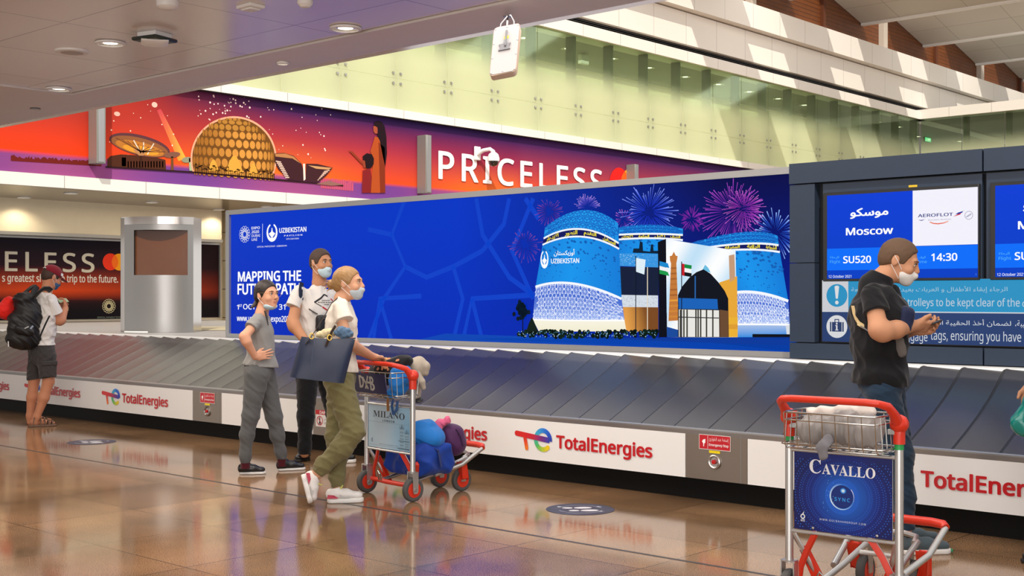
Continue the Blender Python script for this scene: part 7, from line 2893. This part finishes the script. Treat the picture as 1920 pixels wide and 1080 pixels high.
class Trolley:
    def __init__(s, label, uL, dL, uR, dR, width=0.53):
        a, b = at_d(uL, HOR, dL), at_d(uR, HOR, dR)
        s.c = Vector(((a.x + b.x) / 2, (a.y + b.y) / 2, 0))
        w = Vector((b.x - a.x, b.y - a.y, 0))
        s.h = w.length / 2
        s.w = w.normalized()
        s.f = Vector((-s.w.y, s.w.x, 0))
        s.root = thing('luggage_trolley', label, 'luggage trolley', tuple(s.c), 0)

    def P(s, x, y, z):
        return s.c + s.w * x + s.f * y + Vector((0, 0, z))

    def frame(s, post_top, p0, p1, bar=0.965, ball=0.875, band=True):
        h, P, R = s.h, s.P, s.root
        for e in (-1, 1):
            MB(ALU).tube([P(e * h, 0, 0.20), P(e * h, 0, post_top)], 0.019, n=16).build('post', R)
            m = MB(REDP, STOP_G)
            m.tube([P(e * h, 0, post_top - 0.01), P(e * h, 0, ball)], [0.026, 0.027], n=16)
            m.lathe([(0.0, -0.040), (0.024, -0.034), (0.040, -0.014), (0.042, 0.006), (0.034, 0.026), (0.018, 0.038), (0.0, 0.041)], P(e * h, 0, ball), s.w, 18)
            if band:
                m.tube([P(e * h, 0, post_top - 0.035), P(e * h, 0, post_top - 0.008)], 0.0205, 1, n=16)
            m.build('corner_joint', R)
        # handle: arms rise from the joints to the push bar on the user's side
        pts = []
        for e in (-1, 1):
            arm = [P(e * h, -0.01, ball), P(e * h * 0.99, -0.06, ball + 0.050), P(e * h * 0.97, -0.105, bar - 0.012), P(e * h * 0.86, -0.145, bar + 0.002), P(e * h * 0.66, -0.155, bar + 0.006)]
            pts = arm if e == -1 else pts + arm[::-1]
        rr = [0.030, 0.021, 0.019, 0.0165, 0.0165, 0.0165, 0.0165, 0.019, 0.021, 0.030]
        hb = MB(REDP).tube(pts, rr, n=14).build('handle', R)
        for x in (-h * .8, h * .8):
            MB(BLACK).lathe([(0.007, 0), (0, 0.002)], P(x, -0.140, bar + 0.0195), (0, 0, 1), 8).build('handle_bolt', hb)
        # rear wheels in forks
        for e in (-1, 1):
            s.wheel(e * h, 0.0, True)
        for e in (-1, 1):
            s.wheel(e * 0.13, 0.56, False)
        # base: long tubes running forward and up to the bumper loop
        m = MB(ALU)
        for e in (-1, 1):
            m.tube([P(e * h * .55, 0.03, 0.10), P(e * h * .50, 0.30, 0.155), P(e * h * .42, 0.62, 0.245)], 0.015, n=12)
            m.tube([P(e * 0.17, 0.28, 0.15), P(e * 0.21, 0.50, 0.21), P(e * 0.225, 0.68, 0.315)], 0.016, n=12)
        m.tube([P(-0.10, 0.60, 0.24), P(-0.09, 0.66, 0.262), P(0, 0.69, 0.272), P(0.09, 0.66, 0.262), P(0.10, 0.60, 0.24)], 0.014, n=10)
        m.tube([P(-h * .46, 0.45, 0.195), P(h * .46, 0.45, 0.195)], 0.012, n=10)
        m.build('base_frame', R)
        m = MB(REDP)
        m.tube([P(-0.225, 0.68, 0.318), P(-0.21, 0.695, 0.330), P(-0.15, 0.705, 0.334), P(0.15, 0.705, 0.334), P(0.21, 0.695, 0.330), P(0.225, 0.68, 0.318)], 0.022, n=14)
        m.build('bumper', R)
        MB(REDP).tube([P(-h, 0.02, 0.11), P(-h * .3, 0.03, 0.10), P(h * .3, 0.03, 0.10), P(h, 0.02, 0.11)], 0.017, n=10).build('rear_axle', R)
        for e in (-1, 1):
            pts = [P(e * h * .50, 0.0, p0 - 0.01), P(e * h * .68, 0.02, p0 - 0.09), P(e * h * .84, 0.03, 0.18), P(e * h * .90, 0.04, 0.10)]
            MB(REDP, ALU).tube(pts, 0.012, 0, n=8, flat=(0.018, 0.030)).tube([q + s.f * 0.012 for q in pts], 0.01, 1, n=8, flat=(0.010, 0.026)).build('brake_arm', R)
            MB(ALU).tube([P(e * h * .95, 0.0, p0 - 0.01), P(e * h * .62, 0.10, 0.12)], 0.012, n=8).build('brace', R)
            MB(REDP).extrude([P(e * h * .80, 0.05, 0.27), P(e * h * .88, 0.05, 0.25), P(e * h * .62, 0.09, 0.07), P(e * h * .48, 0.09, 0.09)], s.f * 0.03).build('red_plate', R, bevel=0.006)
            MB(REDP).extrude([P(e * .15, .50, .22), P(e * .20, .50, .22), P(e * .19, .53, .10), P(e * .15, .54, .09)], s.f * 0.05).build('wheel_guard', R, bevel=0.006)
        MB(WIRE).tube([P(-h * .42, -0.005, 0.11), P(-h * .43, -0.02, 0.16), P(-h * .38, -0.025, 0.18), P(-h * .33, -0.02, 0.16), P(-h * .32, -0.005, 0.11)], 0.006, n=8).build('chain_hook', R)
        # advertising panel frame
        for z in (p0 - 0.012, p1 + 0.006):
            MB(ALU).tube([P(-h, -0.004, z), P(h, -0.004, z)], 0.0085, n=10).build('panel_rail', R)
        m = MB(pr('panel_back', '#d8dadc', 0.4))
        q = [P(-h + .028, -0.006, p0), P(h - .028, -0.006, p0), P(h - .028, -0.006, p1), P(-h + .028, -0.006, p1)]
        m.extrude(q, s.f * 0.006)
        pn = m.build('advert_panel', R, smooth=False)
        a = Art(P(-h + .028, -0.0065, p0), s.w, (0, 0, 1), 0.0004)
        return a, 2 * h - .056, p1 - p0, pn

    def wheel(s, x, y, fork):
        P, R = s.P, s.root
        r = 0.085
        c = P(x, y, r)
        m = MB(TYRE, REDP, STEEL_D)
        prof = [(r * .62, -.019), (r * .86, -.021), (r * .97, -.015), (r, 0), (r * .97, .015), (r * .86, .021), (r * .62, .019)]
        m.lathe(prof, c, s.w, 30, 0)
        m.build('tyre', R)
        m = MB(REDP, STEEL_D)
        m.lathe([(r * .64, -.020), (r * .56, -.021), (r * .50, -.010), (r * .25, -.010), (r * .22, -.022), (r * .12, -.024), (0, -.024)], c, s.w, 26, 0)
        m.lathe([(r * .64, .020), (r * .56, .021), (r * .50, .010), (r * .25, .010), (r * .22, .022), (r * .12, .024), (0, .024)], c, s.w, 26, 0)
        m.build('wheel_hub', R)
        if fork:
            m = MB(ALU)
            for e in (-1, 1):
                m.extrude([c + s.w * (e * .030) + s.f * a + Vector((0, 0, b)) for a, b in ((-.022, -.01), (-.012, -.024), (.012, -.024), (.022, -.01), (.022, .125), (-.022, .125))], s.w * (e * .005))
            m.extrude([c + s.w * a + s.f * b + Vector((0, 0, .120)) for a, b in ((-.035, -.022), (.035, -.022), (.035, .022), (-.035, .022))], Vector((0, 0, .006)))
            m.build('wheel_fork', R, smooth=False, bevel=0.003)
            MB(STEEL_D).lathe([(.014, -.040), (.014, .040)], c, s.w, 14).build('axle', R)
        else:
            MB(ALU).extrude([c + s.f * a + Vector((0, 0, b)) - s.w * .030 for a, b in ((-.02, -.01), (.02, -.01), (.03, .13), (-.03, .13))], s.w * .006).extrude([c + s.f * a + Vector((0, 0, b)) + s.w * .024 for a, b in ((-.02, -.01), (.02, -.01), (.03, .13), (-.03, .13))], s.w * .006).build('wheel_fork', R, smooth=False)

    def basket(s, z0, z1, n=8):
        """chrome wire basket hung between the posts"""
        h, P = s.h, s.P
        yb, yf = -0.135, 0.075
        rim = lambda z, k, dy=0: [P(-h * k, yb - dy, z), P(h * k, yb - dy, z), P(h * k, yf + dy, z), P(-h * k, yf + dy, z)]
        m = MB(WIRE)
        for z, k, dy, r in ((z1, 0.84, 0.02, 0.0042), (z1 - 0.035, 0.84, 0.016, 0.0035), (z0, 0.93, 0.0, 0.0042), (z0 - 0.02, 0.84, -0.01, 0.003)):
            c = rim(z, k, dy)
            pts = []
            for i in range(4):
                a, b, d = c[i - 1], c[i], c[(i + 1) % 4]
                pts += [b + (a - b).normalized() * 0.03, b + ((a - b).normalized() + (d - b).normalized()) * 0.008, b + (d - b).normalized() * 0.03]
            m.tube(pts, r, n=8, closed=True)
        for i in range(n):
            x = -0.82 + 1.64 * i / (n - 1)
            m.tube([P(h * x, yb - 0.02, z1), P(h * x, yb - 0.004, z0), P(h * x, yb + 0.012, z0 - 0.02), P(h * x, yf - 0.012, z0 - 0.02), P(h * x, yf, z0), P(h * x, yf + 0.02, z1)], 0.0028, n=6)
        for i in range(4):
            y = yb + (yf - yb) * (i + 0.5) / 4
            for e in (-1, 1):
                m.tube([P(e * h * .84, y, z1), P(e * h * .88, y, z0 - 0.01)], 0.0028, n=6)
        for i in range(3):
            y = yb + (yf - yb) * (i + 0.7) / 3.4
            m.tube([P(-h * .86, y, z0 - 0.02), P(h * .86, y, z0 - 0.02)], 0.0028, n=6)
        m.build('basket', s.root)
        for e in (-1, 1):
            MB(STEEL).obox(P(e * h * .94, -0.02, (z0 + z1) / 2), s.w * 0.030, s.f * 0.003, Vector((0, 0, 0.012))).build('basket_clip', s.root, bevel=0.002)


# ---- trolley at right with the dark blue panel
t2 = Trolley('luggage trolley with dark blue panel and grey hoodie in its wire basket', 1480, 5.85, 1686, 5.52)
PZ0, PZ1 = 0.362, 0.722
a, w, h = t2.frame(0.80, PZ0, PZ1, 0.972, 0.878)[:3]
pn = [o for o in t2.root.children if o.name.startswith('advert_panel')][0]
cx, cy = 0.50 * w, 0.47 * h


def cav(u, v):
    d = math.hypot((u - .52) * w, (v - .47) * h) / (0.6 * w)
    c = mixc('#1a6ad0', '#0c2a8c', d * 1.7)
    c = mixc(c, '#0a1458', max(0, d - 0.42) * 2.4)
    return mixc(c, '#0a1a6a', max(0, (v - 0.75)) * 1.5)


a.grad(0, 0, w, h, cav, 22, 18)
a.up()
for j in range(15):
    rr = 0.105 + 0.0095 * j
    n = int(96)
    for k in range(n):
        an = 2 * math.pi * (k + .5 * (j % 2)) / n
        x, y = cx + rr * 1.15 * math.cos(an), cy + rr * math.sin(an)
        if 0.004 < x < w - .004 and 0.004 < y < h * .93:
            a.ell(x, y, 0.0014 + .00009 * j, 0.0013 + .00009 * j, '#0a1248' if j % 3 == 0 else '#2e74e4', 5)
a.ell(cx, cy, 0.082, 0.082, '#1a5cc8', 40)
a.up()
a.ring(cx, cy, 0.052, 0.060, ['#2a78e0', '#bfe4ff', '#4a98ec', '#1a50b4', '#2a78e0'], 40, 90, 450)
a.up()
a.ell(cx, cy, 0.053, 0.053, '#0a2a78', 36)
a.up()
a.ring(cx, cy, 0.056, 0.0585, ['#ffffff', '#cfeaff', '#3a88e0', '#ffffff'], 40, 200, 400)
a.ell(cx + .006, cy + .028, 0.014, 0.013, '#2a86e4', 20)
a.up()
a.ell(cx + .006, cy + .028, 0.008, 0.0075, '#c8ecff', 16)
a.text('SYNC', cx - 0.035, cy - 0.020, cx + 0.038, cy - 0.004, '#3aa0f0', bold=0.02, space=1.35)
for k in range(16):
    a.ell(cx - .07 + rnd.uniform(-.03, .03), cy + rnd.uniform(-.09, .09), 0.0016, 0.0016, '#7ac4ff', 6)
a.text(serif('C'), w * .165, h * .735, w * .285, h * .915, '#f2f4f8', fk='math')
a.text(serif('AVALLO'), w * .295, h * .735, w * .835, h * .868, '#f2f4f8', fk='math')
a.text('WWW.GULBAHARGROUP.COM', w * .27, h * .145, w * .74, h * .170, '#d8e2f4', space=1.3)
a.text('GTI', w * .072, h * .105, w * .115, h * .130, '#f2f4f8', bold=0.02)
a.ring(w * .094, h * .168, 0.007, 0.0115, '#f2f4f8', 20).poly([(w * .094 - .004, h * .168 + .010), (w * .094 + .007, h * .168 + .026), (w * .094 + .003, h * .168 + .010)], '#f2f4f8')
a.build('printed_sheet', print_mat('gloss_vinyl', rough=0.28), pn)
for x in (w * .2, w * .85):
    MB(STEEL).lathe([(0.007, 0), (0.006, 0.003), (0, 0.004)], t2.P(-t2.h + .028 + x, -0.0065, PZ0 + 0.012), -t2.f, 10).build('panel_bolt', t2.root)
t2.basket(0.770, 0.915)


def soft(name, label, cat, tr, prims, mat, rip, h=0.005, part='body', cut=None, group=None):
    """soft thing described in trolley coordinates: (x, y, z, rx, ry, rz)"""
    P_ = np.array([p[:3] for p in prims])
    R_ = np.array([p[3:6] for p in prims])
    lo, hi = (P_ - R_).min(0) - .03, (P_ + R_).max(0) + .03
    S = Sdf(lo, hi, h)
    for p in prims:
        if len(p) > 6 and p[6] == 'b':
            S.box(p[:3], p[3:6], None, min(p[3:6]) * .55, 0.03)
        else:
            S.ell(p[:3], p[3:6], k=0.03)
    if rip:
        S.ripple(*rip)
    if cut:
        for c in cut:
            S.cut(*c)
    c = P_.mean(0)
    t = thing(name, label, cat, tuple(tr.P(c[0], c[1], P_[:, 2].min())), 0, group)
    xf = lambda v: np.array([tr.c.x, tr.c.y, 0]) + v[:, 0:1] * np.array(tr.w) + v[:, 1:2] * np.array(tr.f) + v[:, 2:3] * np.array([[0, 0, 1.0]])
    sdf_obj(S, part, mat, t, xf)
    return t


GH = cloth('grey_hoodie_fleece', '#96928f', vary=0.08)
ho = soft('hoodie', 'rumpled grey hoodie lying in the wire basket of right trolley', 'clothing', t2,
          [(-.11, -.03, .83, .10, .085, .07), (.0, -.03, .845, .11, .09, .075), (.11, -.03, .835, .09, .085, .075), (.15, -.01, .87, .05, .06, .05), (-.15, -.01, .835, .05, .08, .06), (.04, -.06, .89, .07, .05, .04)], GH, (0.010, (60, 60, 16), 5), part='fleece')
S = Sdf((-.16, -.22, .64), (.06, .0, .86), .004)
S.cone((-.01, -.125, .80), (-.03, -.152, .765), .026, .026, .01, ((0, 1, 0), 2.0)).cone((-.03, -.152, .765), (-.025, -.152, .735), .028, .024, .02, ((0, 1, 0), 2.0)).ripple(.003, (60, 60, 60), 3)
xf2 = lambda tr: (lambda v: np.array([tr.c.x, tr.c.y, 0]) + v[:, 0:1] * np.array(tr.w) + v[:, 1:2] * np.array(tr.f) + v[:, 2:3] * np.array([[0, 0, 1.0]]))
sdf_obj(S, 'sleeve', cloth('grey_hoodie_cuff', '#77767a', bump=.8, bscale=140), ho, xf2(t2))
soft('white_cloth', 'off-white cloth lying on the grey hoodie in the basket', 'clothing', t2,
     [(-.10, .02, .905, .08, .05, .035), (.03, .03, .925, .09, .045, .03), (.11, .03, .92, .04, .04, .03)], cloth('off_white_cotton', '#d8cfc6', vary=.04), (0.006, (44, 40, 30), 9), part='cotton')

# ---- trolley of the blonde person with the pale blue panel
t1 = Trolley('loaded luggage trolley with pale blue panel pushed by the blonde person', 688, 9.20, 774, 8.78)
PZ0, PZ1 = 0.345, 0.655
a, w, h = t1.frame(0.80, PZ0, PZ1, 0.962, 0.885, False)[:3]
pn = [o for o in t1.root.children if o.name.startswith('advert_panel')][0]
a.grad(0, 0, w, h, lambda u, v: mixc(mixc('#8fc0dc', '#b8cede', 1 - abs(u - .3)), '#4a98c4', max(0, (u - .45)) * 1.3 * (1 - abs(v - .3))), 14, 12)
a.up()
a.rect(0, h * .60, w, h * .606, '#8098a8').rect(0, h * .055, w, h * .061, '#8098a8')
a.text(serif('MILANO'), w * .125, h * .715, w * .885, h * .865, '#1c2430', fk='math')
a.text('LONDON', w * .36, h * .625, w * .64, h * .67, '#1c2430', bold=0.03, space=1.4)
a.text('WWW.GULBAHARGROUP.COM', w * .27, h * .085, w * .72, h * .105, '#2a3c50', space=1.2)
a.ring(w * .095, h * .155, 0.007, 0.011, '#1c2c40', 18).poly([(w * .085, h * .19), (w * .115, h * .24), (w * .102, h * .19)], '#1c2c40')
TW = '#5c7c94'
for x0, x1, y0, y1 in ((.765, .875, 0, .50), (.885, .985, 0, .40)):
    a.rect(w * x0, h * y0, w * x1, h * y1, '#8fb0c4')
    a.up()
    a.poly([(w * (x0 + .02), h * y1), (w * (x1 - .02), h * y1), (w * (x0 + x1) / 2, h * (y1 + .12))], TW)
    for q in (x0, x1 - .02):
        a.poly([(w * q, h * y1), (w * (q + .02), h * y1), (w * (q + .01), h * (y1 + .10))], TW)
    for j in range(6):
        for i in range(3):
            xx = x0 + .015 + (x1 - x0 - .02) * i / 3
            yy = y0 + .04 + (y1 - y0 - .06) * j / 6
            a.rect(w * xx, h * yy, w * (xx + .016), h * (yy + .035), TW)
a.rect(w * .74, h * .22, w, h * .24, TW).rect(w * .72, h * .04, w, h * .07, TW)
a.build('printed_sheet', MATS['gloss_vinyl'], pn)
t1.basket(0.745, 0.905)
# dark blue sign on the basket
m = MB(pr('indigo_board', '#232248', 0.4)).extrude([t1.P(-.25, -0.146, .752), t1.P(.17, -0.146, .752), t1.P(.17, -0.166, .893), t1.P(-.25, -0.166, .893)], t1.f * 0.006)
sg = m.build('basket_board', t1.root, smooth=False)
td = (t1.P(-.25, -0.166, .893) - t1.P(-.25, -0.146, .752)).normalized()
a = Art(t1.P(-.25, -0.1465, .752), t1.w, td, 0.0005)
GR = '#b9b4ae'
lt = 0.016
a.poly([(.10, .035), (.10, .125), (.118, .125), (.118, .035)], GR)
a.ring(.118, .080, .030, .046, GR, 20, -90, 90, 0.85)
a.line([(.150, .115), (.205, .030)], lt, GR).line([(.172, .030), (.215, .125)], lt, GR).rect(.178, .070, .232, .084, GR)
a.poly([(.232, .022), (.232, .122), (.248, .122), (.248, .022)], GR)
a.ring(.250, .096, .012, .027, GR, 16, -90, 90, 1.1).ring(.250, .048, .014, .029, GR, 16, -90, 90, 1.3)
a.build('lettering', PRINT, sg)

# luggage on the trolley
RB = cloth('royal_blue_nylon', '#123a94', 0.6, vary=0.12, vscale=10)
du = soft('duffel_bag', 'big royal blue duffel bag lying low on the loaded trolley', 'bag', t1,
          [(.02, .21, .265, .21, .145, .115, 'b'), (.12, .27, .275, .14, .15, .115, 'b'), (-.10, .24, .255, .15, .14, .11)], RB, (0.009, (30, 30, 26), 3), .006, 'bag_body')
MB(cloth('dark_blue_webbing', '#0c2668')).tube([t1.P(-.02, .09, .375), t1.P(.06, .14, .395), t1.P(.16, .20, .395), t1.P(.262, .24, .34), t1.P(.272, .26, .22)], .01, n=8, flat=(.035, .006)).build('strap', du)
soft('cloth_bag', 'bright blue cloth bag on top of the royal blue duffel', 'bag', t1,
     [(.07, .22, .44, .15, .12, .10), (.14, .26, .42, .12, .11, .09), (.0, .20, .44, .12, .10, .09), (.11, .23, .51, .07, .08, .04)], cloth('bright_blue_nylon', '#1c74c4', 0.5, vary=.12, vscale=10), (0.010, (34, 30, 26), 8), .005, 'bag_body')
pu = soft('backpack', 'purple rounded backpack at front end of the loaded trolley', 'backpack', t1,
          [(.13, .45, .385, .11, .10, .120), (.14, .47, .43, .09, .09, .075), (.15, .49, .36, .09, .08, .085)], cloth('plum_nylon', '#4a2450', 0.6, vary=.1, vscale=12), (0.006, (26, 26, 26), 4), .005, 'bag_body')
MB(cloth('dark_plum', '#2c1634')).tube([t1.P(.215, .44, .475), t1.P(.243, .46, .42), t1.P(.245, .48, .35)], .004, n=6).build('zip', pu)
pk = soft('stuffed_toy', 'small pink soft toy between bright blue bag and purple backpack', 'toy', t1,
          [(.12, .355, .50, .035, .035, .045), (.135, .385, .525, .045, .032, .022), (.15, .42, .54, .02, .02, .030), (.11, .345, .45, .03, .03, .045), (.165, .40, .54, .016, .016, .026)], cloth('pink_plush', '#e0688c', .8), (0.003, (60, 60, 60), 2), .004, 'plush')
bp = soft('backpack', 'black backpack with orange pattern lying in the basket behind the hands', 'backpack', t1,
          [(-.06, .0, .89, .16, .085, .09), (.06, .01, .89, .12, .085, .085), (.02, .03, .955, .14, .09, .055), (.08, .06, .98, .09, .07, .05)], BLK_T, (0.006, (34, 30, 26), 6), .005, 'bag_body')
ORP = pr('orange_print', '#c8825c', .7)
for k in range(26):
    an = rnd.uniform(0, 6.28)
    x, zz_ = rnd.uniform(-.16, .16), rnd.uniform(.0, 1.0)
    p = t1.P(x, .02 - .098 * math.sqrt(max(.1, 1 - (x / .24) ** 2)) * math.cos(zz_ * 1.2), .91 + .085 * math.sin(zz_ * 1.35))
    MB(ORP).lathe([(0.011, 0.0), (0.010, 0.004), (0, 0.005)], p, (-t1.f + Vector((0, 0, .9 * zz_))), 7).build('flower_print', bp)
YS = cloth('yellow_webbing', '#c89a58')
for pts in ([(-.20, .02, .95), (-.12, -.01, .995), (-.02, -.02, 1.0), (.05, -.02, .97)], [(-.16, .0, .97), (-.06, -.03, .975), (.02, -.045, .955)]):
    MB(YS).tube([t1.P(*p) for p in pts], .01, n=8, flat=(.026, .006)).build('strap', bp)
MB(pr('orange_strap', '#b07440', .7)).tube([t1.P(.02, -.02, .74), t1.P(.02, -.028, .69), t1.P(.025, -.03, .62)], .01, n=8, flat=(.024, .005)).build('hanging_strap', bp)
bl = soft('cloth_bag', 'bright blue cloth bundle hanging in basket corner beside red joint', 'bag', t1,
          [(.155, -.02, .83, .06, .085, .10), (.15, -.01, .915, .055, .08, .05), (.10, -.05, .745, .06, .05, .045)], MATS['bright_blue_nylon'], (0.009, (34, 30, 26), 10), .005, 'bag_body')
MB(cloth('blue_webbing', '#3a5c90')).tube([t1.P(.09, -.03, .72), t1.P(.07, -.03, .66), t1.P(.09, -.032, .60), t1.P(.13, -.03, .64), t1.P(.14, -.03, .70)], .008, n=8, flat=(.022, .005)).build('hanging_strap', bl)
PL = cloth('grey_plush', '#b0a596', .95, bump=.8, bscale=300, vary=.08)
Y_ = Fig('stuffed_toy', 'large beige grey plush toy leaning over front of the basket', 'toy', 786, 920, d=9.05)
S = Sdf((-.26, -.20, .58), (.20, .24, 1.16), .005)
L = Y_.L
S.cone(L(772, 712, .02), L(778, 690, .0), .075, .07, .03).cone(L(774, 690, .02), L(786, 682, 0), .060, .050, .02).cone(L(786, 681, 0), L(797, 687, -.01), .050, .036, .012).cone(L(797, 687, -.01), L(797, 698, -.01), .036, .028, .012)
S.cone(L(782, 702, -.05), L(790, 716, -.06), .026, .028, .01).cone(L(790, 716, -.06), L(794, 727, -.06), .028, .018, .01)
S.cone(L(776, 715, .02), L(776, 742, .03), .062, .050, .03)
pt = Y_.obj(S, 'plush', PL)
MB(BLACK_M).lathe([(0.0, -.012), (.03, -.01), (.038, 0), (.03, .01), (0, .012)], Y_.W(L(784, 750, -.01)), (0.3, -0.3, 1), 14).build('foot_pad', Y_.root)
